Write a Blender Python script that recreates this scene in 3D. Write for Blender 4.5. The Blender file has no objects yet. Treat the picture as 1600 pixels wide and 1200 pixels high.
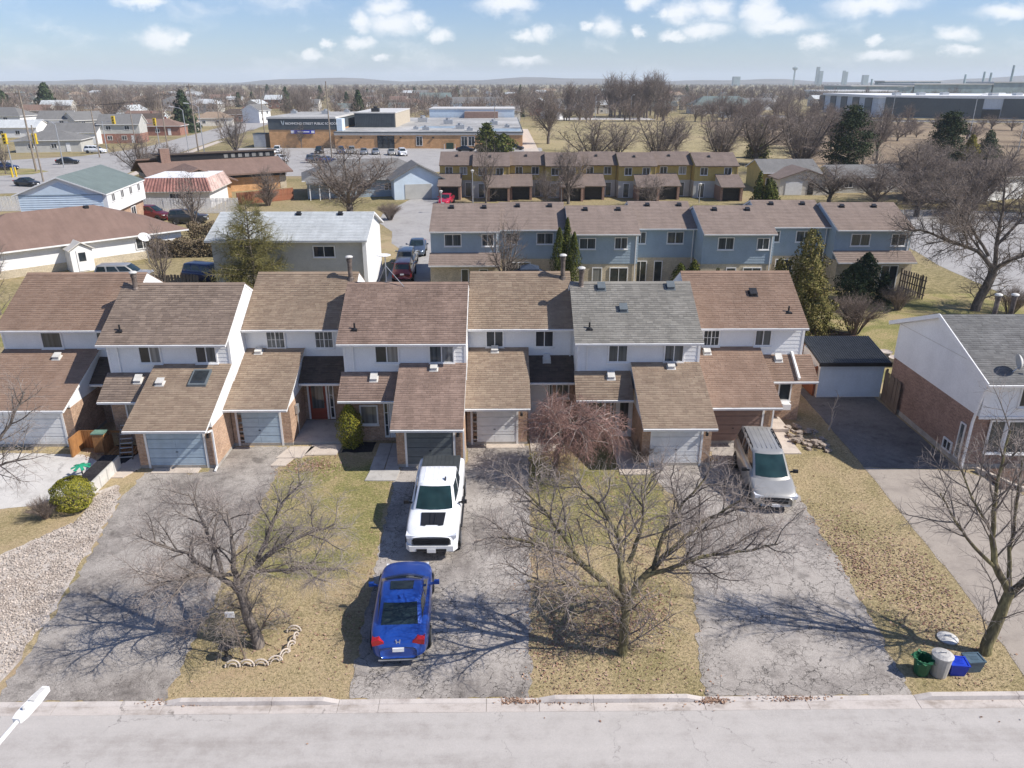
import bpy, math, random
import numpy as np
from mathutils import Vector, Matrix
R = random.Random(7)
D = bpy.data
SC = bpy.context.scene
COL = SC.collection
rad = math.radians

# ------------------------------------------------------------------ camera
CAM_H = 16.5
F_PX = 1200.0
cam = D.cameras.new('camera')
cam.sensor_fit = 'HORIZONTAL'
cam.sensor_width = 36.0
cam.lens = 36.0 * F_PX / 1600.0
cam.clip_start = 0.1
cam.clip_end = 30000
co = D.objects.new('camera', cam)
COL.objects.link(co)
co.location = (0, 0, CAM_H)
co.rotation_euler = (rad(90) - math.atan(473 / 1200.0), 0, -rad(0.6))
SC.camera = co

# ------------------------------------------------------------------ light
SUN_EL = rad(44.0)
SUN_DIR = Vector((0.98 * math.cos(SUN_EL), -0.2 * math.cos(SUN_EL), math.sin(SUN_EL))).normalized()
sl = D.lights.new('sun', 'SUN')
sl.energy = 5.0
sl.angle = rad(0.53)
sl.color = (1.0, 0.95, 0.88)
so = D.objects.new('sun', sl)
COL.objects.link(so)
so.location = (60, -20, 80)
so.rotation_euler = SUN_DIR.to_track_quat('Z', 'Y').to_euler()

SC.view_settings.view_transform = 'Standard'
SC.view_settings.look = 'None'
SC.view_settings.exposure = 0.32
SC.view_settings.gamma = 1.0
SC.view_settings.use_curve_mapping = False
SC.render.engine = 'CYCLES'
SC.cycles.max_bounces = 5
SC.cycles.diffuse_bounces = 3
SC.cycles.glossy_bounces = 3
SC.cycles.transmission_bounces = 4
SC.cycles.transparent_max_bounces = 6
SC.cycles.volume_bounces = 2
SC.cycles.use_denoising = True


def add(nt, t, props=None, **ins):
    n = nt.nodes.new(t)
    for k, v in (props or {}).items():
        setattr(n, k, v)
    for k, v in ins.items():
        k = k.replace('_', ' ') if k not in n.inputs else k
        if k.startswith('i') and k[1:].isdigit():
            s = n.inputs[int(k[1:])]
        else:
            s = n.inputs[k]
        if isinstance(v, bpy.types.NodeSocket):
            nt.links.new(v, s)
        else:
            s.default_value = v
    return n


def mth(nt, op, a, b=None, c=None, clamp=False):
    kw = {'i0': a}
    if b is not None:
        kw['i1'] = b
    if c is not None:
        kw['i2'] = c
    n = add(nt, 'ShaderNodeMath', {'operation': op, 'use_clamp': clamp}, **kw)
    return n.outputs[0]


def vmth(nt, op, a, b=None, c=None):
    kw = {'i0': a}
    if b is not None:
        kw['i1'] = b
    if c is not None:
        kw['i2'] = c
    n = add(nt, 'ShaderNodeVectorMath', {'operation': op}, **kw)
    return n.outputs['Value'] if op in ('LENGTH', 'DOT_PRODUCT') else n.outputs[0]


def c4(c):
    return (c[0], c[1], c[2], 1.0)


def ramp(nt, fac, stops, interp='LINEAR'):
    n = nt.nodes.new('ShaderNodeValToRGB')
    n.color_ramp.interpolation = interp
    e = n.color_ramp.elements
    while len(e) > 1:
        e.remove(e[-1])
    e[0].position = stops[0][0]
    e[0].color = c4(stops[0][1])
    for p, c in stops[1:]:
        x = e.new(p)
        x.color = c4(c)
    nt.links.new(fac, n.inputs[0])
    return n.outputs[0]


def mixc(nt, fac, a, b, blend='MIX'):
    n = nt.nodes.new('ShaderNodeMix')
    n.data_type = 'RGBA'
    n.blend_type = blend
    for s, v in ((n.inputs[0], fac), (n.inputs[6], a), (n.inputs[7], b)):
        if isinstance(v, bpy.types.NodeSocket):
            nt.links.new(v, s)
        else:
            s.default_value = c4(v) if isinstance(v, tuple) and len(v) == 3 else v
    return n.outputs[2]


# ------------------------------------------------------------------ sky
W = D.worlds.new('World')
SC.world = W
W.use_nodes = True
wt = W.node_tree
wt.nodes.clear()
sky = add(wt, 'ShaderNodeTexSky', {'sky_type': 'NISHITA', 'sun_disc': False, 'sun_elevation': SUN_EL,
                                   'sun_rotation': math.atan2(SUN_DIR.x, SUN_DIR.y), 'altitude': 100.0,
                                   'air_density': 1.0, 'dust_density': 0.35, 'ozone_density': 4.0})
skyc = mixc(wt, 1.0, sky.outputs[0], (0.98, 1.09, 1.38), 'MULTIPLY')
tc = add(wt, 'ShaderNodeTexCoord')
sep = add(wt, 'ShaderNodeSeparateXYZ', i0=tc.outputs['Generated'])
az = mth(wt, 'ARCTAN2', sep.outputs[0], sep.outputs[1])
el = mth(wt, 'ARCSINE', sep.outputs[2])
ae = add(wt, 'ShaderNodeCombineXYZ', i0=az, i1=el, i2=0.0).outputs[0]
nz = add(wt, 'ShaderNodeTexNoise', Vector=vmth(wt, 'MULTIPLY', ae, (1.0, 1.5, 1.0)), Scale=30.0, Detail=7.0, Roughness=0.62)
warp = vmth(wt, 'MULTIPLY', vmth(wt, 'SUBTRACT', nz.outputs['Color'], (0.5, 0.5, 0.5)), (0.05, 0.028, 0.0))
aw = vmth(wt, 'ADD', ae, warp)


def pix_azel(px, py):
    a, b = (px - 800) / F_PX, (600 - py) / F_PX
    d = co.rotation_euler.to_matrix() @ Vector((a, b, -1.0))
    d.normalize()
    return math.atan2(d.x, d.y), math.asin(d.z)


CLOUDS = [(605, 8, 32, 14), (564, 30, 20, 16), (612, 36, 42, 17), (652, 33, 20, 13), (686, 53, 17, 12), (564, 64, 26, 10),
          (511, 70, 10, 8), (491, 92, 17, 7), (596, 90, 12, 5), (792, 7, 46, 12), (847, 49, 16, 14), (820, 55, 22, 9),
          (815, 96, 34, 7), (946, 42, 20, 15), (918, 41, 11, 10), (997, 49, 12, 6), (999, 4, 22, 12), (1034, 22, 14, 9),
          (1060, 20, 34, 14), (1112, 14, 32, 15), (1101, 47, 34, 13), (1056, 54, 20, 8), (1192, 20, 26, 24),
          (1212, 38, 50, 13), (1363, 8, 58, 13), (1576, 19, 40, 10), (1277, 64, 24, 9), (1369, 62, 12, 8),
          (1382, 87, 38, 8), (1495, 53, 22, 10), (1499, 82, 20, 7), (252, 60, 30, 13), (284, 61, 14, 8), (225, 2, 34, 9),
        ]
dist = None
for (px, py, rx, ry) in CLOUDS:
    a0, e0 = pix_azel(px, py)
    ra, re = rx / F_PX, ry / F_PX
    v = vmth(wt, 'MULTIPLY_ADD', aw, (1 / ra, 1 / re, 0), (-a0 / ra, -e0 / re, 0))
    d = vmth(wt, 'LENGTH', v)
    dist = d if dist is None else mth(wt, 'MINIMUM', dist, d)
m1 = add(wt, 'ShaderNodeMapRange', {'interpolation_type': 'SMOOTHSTEP'}, i0=dist, i1=1.35, i2=0.2, i3=0.0, i4=0.72).outputs[0]
# the same fair-weather cumulus over the rest of the sky
n2 = add(wt, 'ShaderNodeTexNoise', Vector=vmth(wt, 'MULTIPLY', aw, (1.0, 2.2, 1.0)), Scale=9.0, Detail=6.0, Roughness=0.6)
m2 = add(wt, 'ShaderNodeMapRange', {'interpolation_type': 'SMOOTHSTEP'}, i0=n2.outputs[0], i1=0.5, i2=0.8, i3=0.0, i4=0.55).outputs[0]
cm = mth(wt, 'MAXIMUM', m1, m2)
skyc = mixc(wt, cm, skyc, (13.0, 12.8, 12.7))
bg = add(wt, 'ShaderNodeBackground', Color=skyc, Strength=0.075)
wo = add(wt, 'ShaderNodeOutputWorld', Surface=bg.outputs[0])

# ------------------------------------------------------------------ mesh helpers


class MB:
    """collects faces; build() links them as one mesh object"""

    def __init__(self, M=None):
        self.v, self.f, self.mi, self.M = [], [], [], M
        self.cur = 0

    def V(self, p):
        p = Vector(p)
        if self.M is not None:
            p = self.M @ p
        self.v.append(tuple(p))
        return len(self.v) - 1

    def face(self, pts):
        self.f.append([self.V(p) for p in pts])
        self.mi.append(self.cur)

    def box(self, x0, x1, y0, y1, z0, z1, bev=0.0):
        P = [(x0, y0, z0), (x1, y0, z0), (x1, y1, z0), (x0, y1, z0), (x0, y0, z1), (x1, y0, z1), (x1, y1, z1), (x0, y1, z1)]
        i = [self.V(p) for p in P]
        for q in ((0, 3, 2, 1), (4, 5, 6, 7), (0, 1, 5, 4), (1, 2, 6, 5), (2, 3, 7, 6), (3, 0, 4, 7)):
            self.f.append([i[k] for k in q])
            self.mi.append(self.cur)
        return self

    def bar(self, a, b, w, h=None, up=(0, 0, 1)):
        h = h or w
        a, b = Vector(a), Vector(b)
        t = (b - a).normalized()
        u = Vector(up)
        if abs(t.dot(u)) > 0.98:
            u = Vector((0, 1, 0))
        s = t.cross(u).normalized() * (w / 2)
        n = s.cross(t).normalized() * (h / 2)
        i = [self.V(p) for p in (a - s - n, a + s - n, a + s + n, a - s + n, b - s - n, b + s - n, b + s + n, b - s + n)]
        for q in ((0, 1, 2, 3), (7, 6, 5, 4), (0, 4, 5, 1), (1, 5, 6, 2), (2, 6, 7, 3), (3, 7, 4, 0)):
            self.f.append([i[k] for k in q])
            self.mi.append(self.cur)
        return self

    def prism(self, poly, axis, a, b):
        """poly: 2D list; axis 'x': (y,z) extruded x; 'y': (x,z); 'z': (x,y)"""
        def P(q, t):
            return (t, q[0], q[1]) if axis == 'x' else ((q[0], t, q[1]) if axis == 'y' else (q[0], q[1], t))
        ia = [self.V(P(q, a)) for q in poly]
        ib = [self.V(P(q, b)) for q in poly]
        n = len(poly)
        fs = [ia[::-1], ib] + [[ia[k], ia[(k + 1) % n], ib[(k + 1) % n], ib[k]] for k in range(n)]
        self.f += fs
        self.mi += [self.cur] * len(fs)
        return self

    def tube(self, pts, rr, n=8, cap=True):
        if not hasattr(rr, '__len__'):
            rr = [rr] * len(pts)
        pts = [Vector(p) for p in pts]
        rings = []
        for k, p in enumerate(pts):
            t = (pts[min(k + 1, len(pts) - 1)] - pts[max(k - 1, 0)]).normalized()
            u = Vector((0, 0, 1)) if abs(t.z) < 0.9 else Vector((1, 0, 0))
            s = t.cross(u).normalized()
            w = s.cross(t)
            rings.append([self.V(p + (s * math.cos(2 * math.pi * j / n) + w * math.sin(2 * math.pi * j / n)) * rr[k]) for j in range(n)])
        for k in range(len(pts) - 1):
            for j in range(n):
                self.f.append([rings[k][j], rings[k][(j + 1) % n], rings[k + 1][(j + 1) % n], rings[k + 1][j]])
                self.mi.append(self.cur)
        if cap:
            self.f += [rings[0][::-1], rings[-1]]
            self.mi += [self.cur] * 2
        return self

    def lathe(self, prof, n=16, c=(0, 0, 0), axis='z'):
        rings = []
        for (r, h) in prof:
            ring = []
            for j in range(n):
                a = 2 * math.pi * j / n
                q = (r * math.cos(a), r * math.sin(a), h)
                if axis == 'y':
                    q = (q[0], q[2], q[1])
                if axis == 'x':
                    q = (q[2], q[0], q[1])
                ring.append(self.V((c[0] + q[0], c[1] + q[1], c[2] + q[2])))
            rings.append(ring)
        for k in range(len(prof) - 1):
            for j in range(n):
                self.f.append([rings[k][j], rings[k][(j + 1) % n], rings[k + 1][(j + 1) % n], rings[k + 1][j]])
                self.mi.append(self.cur)
        self.f += [rings[0][::-1], rings[-1]]
        self.mi += [self.cur] * 2
        return self

    def mesh(self, name, mats, smooth=False):
        me = D.meshes.new(name)
        me.from_pydata(self.v, [], self.f)
        if not isinstance(mats, (list, tuple)):
            mats = [mats]
        for m in mats:
            me.materials.append(m)
        if len(mats) > 1:
            me.polygons.foreach_set('material_index', self.mi)
        if smooth:
            me.shade_smooth()
        me.update()
        return me

    def build(self, name, mats, parent=None, smooth=False, **kw):
        return obj(name, self.mesh(name, mats, smooth), parent, **kw)


def obj(name, me, parent=None, loc=None, rz=None, label=None, cat=None, group=None, kind=None, **kw):
    o = D.objects.new(name, me)
    COL.objects.link(o)
    if parent is not None:
        o.parent = parent
    if loc is not None:
        o.location = loc
    if rz is not None:
        o.rotation_euler = (0, 0, rz)
    tag(o, label, cat, group, kind)
    return o


def tag(o, label=None, cat=None, group=None, kind=None):
    for k, v in (('label', label), ('category', cat), ('group', group), ('kind', kind)):
        if v:
            o[k] = v
    return o


def thing(name, label, cat, loc=(0, 0, 0), rz=0.0, group=None):
    return obj(name, None, None, loc, rz, label, cat, group)


def copy_tree(root, loc=None, rz=None, label=None, group=None, scale=None):
    r = root.copy()
    COL.objects.link(r)
    if loc is not None:
        r.location = loc
    if rz is not None:
        r.rotation_euler = (0, 0, rz)
    if scale is not None:
        r.scale = scale if hasattr(scale, '__len__') else (scale,) * 3
    if label:
        r['label'] = label
    if group:
        r['group'] = group

    def rec(src, dst):
        for ch in src.children:
            c = ch.copy()
            COL.objects.link(c)
            c.parent = dst
            rec(ch, c)
    rec(root, r)
    return r


def np_mesh(name, verts, faces, mats, smooth=False, mi=None):
    """verts (n,3) array, faces (m,k) array"""
    me = D.meshes.new(name)
    verts = np.asarray(verts, dtype=np.float32)
    faces = np.asarray(faces, dtype=np.int32)
    m, k = faces.shape
    me.vertices.add(len(verts))
    me.vertices.foreach_set('co', verts.ravel())
    me.loops.add(m * k)
    me.loops.foreach_set('vertex_index', faces.ravel())
    me.polygons.add(m)
    me.polygons.foreach_set('loop_start', np.arange(0, m * k, k, dtype=np.int32))
    try:
        me.polygons.foreach_set('loop_total', np.full(m, k, dtype=np.int32))
    except Exception:
        pass
    for q in (mats if isinstance(mats, (list, tuple)) else [mats]):
        me.materials.append(q)
    if mi is not None:
        me.polygons.foreach_set('material_index', np.asarray(mi, dtype=np.int32))
    me.update(calc_edges=True)
    me.validate()
    if smooth:
        me.shade_smooth()
    return me


# ------------------------------------------------------------------ materials
def new_mat(name):
    m = D.materials.new(name)
    m.use_nodes = True
    nt = m.node_tree
    b = nt.nodes['Principled BSDF']
    return m, nt, b


def coords(nt, mode):
    if mode == 'world':
        return add(nt, 'ShaderNodeNewGeometry').outputs['Position']
    return add(nt, 'ShaderNodeTexCoord').outputs['Object']


def bump(nt, b, height, strength=0.3, dist=0.02):
    n = add(nt, 'ShaderNodeBump', Height=height, Strength=strength, Distance=dist)
    nt.links.new(n.outputs[0], b.inputs['Normal'])


def M_(name, col, rough=0.7, var=0.18, scale=3.0, fine=40.0, bmp=0.0, metal=0.0, island=0.0, mode='obj', spec=0.4,
       col2=None, stretch=(1, 1, 1), coat=0.0):
    """a colour broken up by coarse and fine noise"""
    m, nt, b = new_mat(name)
    p = vmth(nt, 'MULTIPLY', coords(nt, mode), stretch)
    n1 = add(nt, 'ShaderNodeTexNoise', Vector=p, Scale=scale, Detail=4.0, Roughness=0.6)
    n2 = add(nt, 'ShaderNodeTexNoise', Vector=p, Scale=fine, Detail=2.0)
    col2 = col2 or tuple(c * (1 - 2 * var) for c in col)
    lo = tuple(c * (1 + var * 0.5) for c in col)
    c = ramp(nt, n1.outputs[0], [(0.3, col2), (0.7, lo)])
    k = add(nt, 'ShaderNodeMapRange', i0=n2.outputs[0], i1=0.3, i2=0.7, i3=1 - var, i4=1 + var).outputs[0]
    c = vmth(nt, 'SCALE', c)
    nt.links.new(k, nt.nodes[-1].inputs['Scale'])
    if island:
        g = add(nt, 'ShaderNodeNewGeometry').outputs['Random Per Island']
        k2 = add(nt, 'ShaderNodeMapRange', i0=g, i1=0.0, i2=1.0, i3=1 - island, i4=1 + island).outputs[0]
        c = vmth(nt, 'SCALE', c)
        nt.links.new(k2, nt.nodes[-1].inputs['Scale'])
    nt.links.new(c, b.inputs['Base Color'])
    b.inputs['Roughness'].default_value = rough
    b.inputs['Metallic'].default_value = metal
    b.inputs['Specular IOR Level'].default_value = spec
    if coat:
        b.inputs['Coat Weight'].default_value = coat
        b.inputs['Coat Roughness'].default_value = 0.05
    if bmp:
        bump(nt, b, n2.outputs[0], bmp, 0.03)
    return m


def shingle_mat(name, c1, c2, var=0.22, weather=0.10):
    m, nt, b = new_mat(name)
    g = add(nt, 'ShaderNodeNewGeometry').outputs['Random Per Island']
    p = coords(nt, 'obj')
    n1 = add(nt, 'ShaderNodeTexNoise', Vector=p, Scale=0.7, Detail=5.0, Roughness=0.65)
    n2 = add(nt, 'ShaderNodeTexNoise', Vector=p, Scale=55.0, Detail=1.0)
    n3 = add(nt, 'ShaderNodeTexNoise', Vector=vmth(nt, 'MULTIPLY', p, (1.0, 0.12, 0.12)), Scale=2.2, Detail=3.0)
    c = mixc(nt, g, c1, c2)
    k = mth(nt, 'MULTIPLY', add(nt, 'ShaderNodeMapRange', i0=n1.outputs[0], i1=0.3, i2=0.7, i3=1 - weather, i4=1 + weather).outputs[0],
            add(nt, 'ShaderNodeMapRange', i0=n2.outputs[0], i1=0.3, i2=0.7, i3=1 - var, i4=1 + var).outputs[0])
    k = mth(nt, 'MULTIPLY', k, add(nt, 'ShaderNodeMapRange', i0=n3.outputs[0], i1=0.35, i2=0.65, i3=1 - weather * 0.6, i4=1 + weather * 0.6).outputs[0])
    c = vmth(nt, 'SCALE', c)
    nt.links.new(k, nt.nodes[-1].inputs['Scale'])
    nt.links.new(c, b.inputs['Base Color'])
    b.inputs['Roughness'].default_value = 0.93
    b.inputs['Specular IOR Level'].default_value = 0.2
    bump(nt, b, n2.outputs[0], 0.25, 0.01)
    return m


def brick_mat(name, c1, c2, mortar, w=0.215, h=0.075):
    m, nt, b = new_mat(name)
    p = coords(nt, 'obj')
    s = add(nt, 'ShaderNodeSeparateXYZ', i0=p)
    n = add(nt, 'ShaderNodeSeparateXYZ', i0=add(nt, 'ShaderNodeTexCoord').outputs['Normal'])
    side = mth(nt, 'GREATER_THAN', mth(nt, 'ABSOLUTE', n.outputs[0]), 0.7)
    u = add(nt, 'ShaderNodeMix', {'data_type': 'FLOAT'}, i0=side, i2=s.outputs[0], i3=s.outputs[1]).outputs[0]
    uv = add(nt, 'ShaderNodeCombineXYZ', i0=u, i1=s.outputs[2], i2=0.0).outputs[0]
    br = add(nt, 'ShaderNodeTexBrick', Vector=uv, Color1=c4(c1), Color2=c4(c2), Mortar=c4(mortar), Scale=1.0)
    br.inputs['Brick Width'].default_value = w
    br.inputs['Row Height'].default_value = h
    br.inputs['Mortar Size'].default_value = 0.006
    br.inputs['Bias'].default_value = 0.0
    n1 = add(nt, 'ShaderNodeTexNoise', Vector=p, Scale=1.1, Detail=4.0)
    n2 = add(nt, 'ShaderNodeTexNoise', Vector=p, Scale=14.0, Detail=3.0)
    k = mth(nt, 'MULTIPLY', add(nt, 'ShaderNodeMapRange', i0=n1.outputs[0], i1=0.3, i2=0.7, i3=0.86, i4=1.14).outputs[0],
            add(nt, 'ShaderNodeMapRange', i0=n2.outputs[0], i1=0.3, i2=0.7, i3=0.78, i4=1.22).outputs[0])
    c = vmth(nt, 'SCALE', br.outputs[0])
    nt.links.new(k, nt.nodes[-1].inputs['Scale'])
    nt.links.new(c, b.inputs['Base Color'])
    b.inputs['Roughness'].default_value = 0.9
    b.inputs['Specular IOR Level'].default_value = 0.2
    bump(nt, b, mth(nt, 'SUBTRACT', 1.0, br.outputs['Fac']), 0.5, 0.01)
    return m


def glass_mat(name, col, pleat=0.0):
    m, nt, b = new_mat(name)
    p = coords(nt, 'obj')
    if pleat:
        wv = add(nt, 'ShaderNodeTexNoise', Vector=vmth(nt, 'MULTIPLY', p, (9.0, 9.0, 0.25)), Scale=1.0, Detail=2.0)
        c = ramp(nt, wv.outputs[0], [(0.32, tuple(x * (1 - pleat) for x in col)), (0.68, col)])
    else:
        wv = add(nt, 'ShaderNodeTexNoise', Vector=p, Scale=1.4, Detail=2.0)
        c = ramp(nt, wv.outputs[0], [(0.35, tuple(x * 0.5 for x in col)), (0.7, col)])
    nt.links.new(c, b.inputs['Base Color'])
    b.inputs['Roughness'].default_value = 0.06
    b.inputs['Specular IOR Level'].default_value = 0.6
    return m


def ground_mat(name, stops, mode='world', scale=0.35, fine=9.0, rough=0.95, bmp=0.5, blades=True):
    """grass and soil: patches, clumps and blades"""
    m, nt, b = new_mat(name)
    p = coords(nt, mode)
    n1 = add(nt, 'ShaderNodeTexNoise', Vector=p, Scale=scale, Detail=6.0, Roughness=0.62, Distortion=0.6)
    n2 = add(nt, 'ShaderNodeTexNoise', Vector=p, Scale=fine, Detail=4.0, Roughness=0.75)
    n3 = add(nt, 'ShaderNodeTexNoise', Vector=p, Scale=fine * 4.5, Detail=2.0)
    f = mth(nt, 'ADD', mth(nt, 'MULTIPLY', n1.outputs[0], 0.62), mth(nt, 'MULTIPLY', n2.outputs[0], 0.38))
    c = ramp(nt, f, stops)
    k = mth(nt, 'MULTIPLY', add(nt, 'ShaderNodeMapRange', i0=n2.outputs[0], i1=0.3, i2=0.7, i3=0.72, i4=1.25).outputs[0],
            add(nt, 'ShaderNodeMapRange', i0=n3.outputs[0], i1=0.3, i2=0.7, i3=0.7, i4=1.3).outputs[0])
    c = vmth(nt, 'SCALE', c)
    nt.links.new(k, nt.nodes[-1].inputs['Scale'])
    nt.links.new(c, b.inputs['Base Color'])
    b.inputs['Roughness'].default_value = rough
    b.inputs['Specular IOR Level'].default_value = 0.15
    bump(nt, b, mth(nt, 'ADD', n2.outputs[0], mth(nt, 'MULTIPLY', n3.outputs[0], 0.5)), bmp, 0.05)
    return m


def asphalt_mat(name, base, dark, crack=1.0, patch=0.3, cell=1.3):
    """old asphalt: pale aggregate, stains and two sizes of cracks"""
    m, nt, b = new_mat(name)
    p = coords(nt, 'world')
    wob = add(nt, 'ShaderNodeTexNoise', Vector=p, Scale=1.6, Detail=4.0, Roughness=0.7)
    pw = vmth(nt, 'ADD', p, vmth(nt, 'SCALE', vmth(nt, 'SUBTRACT', wob.outputs['Color'], (0.5, 0.5, 0.5))))
    for n in nt.nodes:
        if n.type == 'VECT_MATH' and n.operation == 'SCALE':
            n.inputs['Scale'].default_value = 0.55
    n1 = add(nt, 'ShaderNodeTexNoise', Vector=p, Scale=0.33, Detail=5.0, Roughness=0.6)
    n2 = add(nt, 'ShaderNodeTexNoise', Vector=p, Scale=45.0, Detail=3.0, Roughness=0.8)
    n4 = add(nt, 'ShaderNodeTexNoise', Vector=p, Scale=2.6, Detail=6.0, Roughness=0.75)
    f = mth(nt, 'ADD', mth(nt, 'MULTIPLY', n1.outputs[0], 0.6), mth(nt, 'MULTIPLY', n4.outputs[0], 0.4))
    c = ramp(nt, f, [(0.36, dark), (0.46, tuple(0.45 * a + 0.55 * q for a, q in zip(dark, base))), (0.54, base), (0.68, tuple(x * 1.18 for x in base))])
    k = add(nt, 'ShaderNodeMapRange', i0=n2.outputs[0], i1=0.3, i2=0.7, i3=0.58, i4=1.42).outputs[0]
    c = vmth(nt, 'SCALE', c)
    nt.links.new(k, nt.nodes[-1].inputs['Scale'])
    ns = add(nt, 'ShaderNodeTexNoise', Vector=p, Scale=0.9, Detail=3.0, Roughness=0.55, Distortion=0.4)
    st = add(nt, 'ShaderNodeMapRange', {'interpolation_type': 'SMOOTHSTEP'}, i0=ns.outputs[0], i1=0.60, i2=0.72, i3=0.0, i4=0.55).outputs[0]
    c = mixc(nt, st, c, tuple(x * 0.45 for x in dark))
    h = n2.outputs[0]
    if crack:
        tot = None
        for sc, wid, lo, hi, dens in ((cell, 0.018, 0.42, 0.52, 1.0), (cell * 3.3, 0.045, 0.44, 0.54, 0.85)):
            vo = add(nt, 'ShaderNodeTexVoronoi', {'feature': 'DISTANCE_TO_EDGE'}, Vector=pw, Scale=sc)
            e = add(nt, 'ShaderNodeMapRange', {'interpolation_type': 'SMOOTHSTEP'}, i0=vo.outputs[0], i1=0.0, i2=wid, i3=dens, i4=0.0).outputs[0]
            nm = add(nt, 'ShaderNodeTexNoise', Vector=p, Scale=0.55 * sc ** 0.4, Detail=3.0)
            e = mth(nt, 'MULTIPLY', e, add(nt, 'ShaderNodeMapRange', i0=nm.outputs[0], i1=lo, i2=hi, i3=0.0, i4=1.0).outputs[0])
            tot = e if tot is None else mth(nt, 'MAXIMUM', tot, e)
        tot = mth(nt, 'MULTIPLY', tot, crack)
        c = mixc(nt, tot, c, tuple(x * 0.28 for x in dark))
        h = mth(nt, 'SUBTRACT', mth(nt, 'MULTIPLY', h, 0.3), tot)
    nt.links.new(c, b.inputs['Base Color'])
    b.inputs['Roughness'].default_value = 0.92
    b.inputs['Specular IOR Level'].default_value = 0.25
    bump(nt, b, h, 0.45, 0.02)
    return m


def pave_mat(name, base, dark, stretch=(0.25, 1, 1), scale=1.2, joint=0.0):
    """road or concrete: long wear bands, stains, grain"""
    m, nt, b = new_mat(name)
    p = coords(nt, 'world')
    n1 = add(nt, 'ShaderNodeTexNoise', Vector=vmth(nt, 'MULTIPLY', p, stretch), Scale=scale, Detail=6.0, Roughness=0.65)
    n2 = add(nt, 'ShaderNodeTexNoise', Vector=p, Scale=40.0, Detail=3.0, Roughness=0.8)
    n3 = add(nt, 'ShaderNodeTexNoise', Vector=p, Scale=1.7, Detail=6.0, Roughness=0.7)
    f = mth(nt, 'ADD', mth(nt, 'MULTIPLY', n1.outputs[0], 0.55), mth(nt, 'MULTIPLY', n3.outputs[0], 0.45))
    c = ramp(nt, f, [(0.34, dark), (0.50, base), (0.66, tuple(x * 1.1 for x in base))])
    k = add(nt, 'ShaderNodeMapRange', i0=n2.outputs[0], i1=0.25, i2=0.75, i3=0.85, i4=1.15).outputs[0]
    c = vmth(nt, 'SCALE', c)
    nt.links.new(k, nt.nodes[-1].inputs['Scale'])
    vo = add(nt, 'ShaderNodeTexVoronoi', {'feature': 'DISTANCE_TO_EDGE'}, Vector=vmth(nt, 'ADD', p, vmth(nt, 'MULTIPLY', n3.outputs['Color'], (1.2, 1.2, 0))), Scale=0.35)
    e = add(nt, 'ShaderNodeMapRange', i0=vo.outputs[0], i1=0.0, i2=0.006, i3=0.75, i4=0.0).outputs[0]
    e = mth(nt, 'MULTIPLY', e, add(nt, 'ShaderNodeMapRange', i0=n1.outputs[0], i1=0.48, i2=0.56, i3=0.0, i4=1.0).outputs[0])
    c = mixc(nt, e, c, tuple(x * 0.45 for x in dark))
    nt.links.new(c, b.inputs['Base Color'])
    b.inputs['Roughness'].default_value = 0.9
    b.inputs['Specular IOR Level'].default_value = 0.25
    bump(nt, b, n2.outputs[0], 0.2, 0.01)
    return m


def paint_mat(name, col, metal=0.0, flake=0.0, rough=0.28):
    m, nt, b = new_mat(name)
    p = coords(nt, 'obj')
    n1 = add(nt, 'ShaderNodeTexNoise', Vector=p, Scale=2.2, Detail=5.0)
    c = ramp(nt, n1.outputs[0], [(0.3, tuple(x * 0.9 for x in col)), (0.7, tuple(min(1, x * 1.05) for x in col))])
    nt.links.new(c, b.inputs['Base Color'])
    b.inputs['Metallic'].default_value = metal
    b.inputs['Roughness'].default_value = rough
    b.inputs['Coat Weight'].default_value = 0.6
    b.inputs['Coat Roughness'].default_value = 0.08
    return m


def leaf_mat(name, c1, c2, c3, rough=0.75, patch=0.45):
    m, nt, b = new_mat(name)
    g = add(nt, 'ShaderNodeNewGeometry').outputs['Random Per Island']
    n1 = add(nt, 'ShaderNodeTexNoise', Vector=coords(nt, 'obj'), Scale=0.9, Detail=3.0)
    f = mth(nt, 'ADD', mth(nt, 'MULTIPLY', g, 1 - patch), mth(nt, 'MULTIPLY', n1.outputs[0], patch))
    c = ramp(nt, f, [(0.2, c1), (0.5, c2), (0.8, c3)])
    nt.links.new(c, b.inputs['Base Color'])
    b.inputs['Roughness'].default_value = rough
    b.inputs['Specular IOR Level'].default_value = 0.08
    return m


MAT = {}
MAT['grass'] = ground_mat('dry_lawn', [(0.32, (0.20, 0.175, 0.075)), (0.44, (0.30, 0.245, 0.13)), (0.54, (0.39, 0.305, 0.18)), (0.66, (0.34, 0.24, 0.155))])
MAT['grass_green'] = ground_mat('greener_lawn', [(0.34, (0.135, 0.145, 0.045)), (0.47, (0.225, 0.21, 0.08)), (0.56, (0.35, 0.28, 0.145)), (0.68, (0.31, 0.22, 0.13))])
MAT['ground'] = ground_mat('suburb_ground', [(0.35, (0.13, 0.12, 0.05)), (0.46, (0.24, 0.20, 0.10)), (0.54, (0.31, 0.25, 0.14)), (0.64, (0.2, 0.15, 0.1))], scale=0.06, fine=2.5)
MAT['field'] = ground_mat('winter_field', [(0.36, (0.21, 0.18, 0.09)), (0.48, (0.32, 0.265, 0.145)), (0.58, (0.37, 0.3, 0.17)), (0.66, (0.26, 0.2, 0.12))], scale=0.05, fine=1.5)
MAT['mulch'] = ground_mat('mulch', [(0.36, (0.04, 0.025, 0.018)), (0.5, (0.10, 0.06, 0.045)), (0.62, (0.16, 0.1, 0.07))], fine=16)
MAT['soil_dark'] = ground_mat('dark_mulch', [(0.36, (0.012, 0.011, 0.012)), (0.5, (0.03, 0.028, 0.03)), (0.62, (0.055, 0.05, 0.05))], fine=16)
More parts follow.
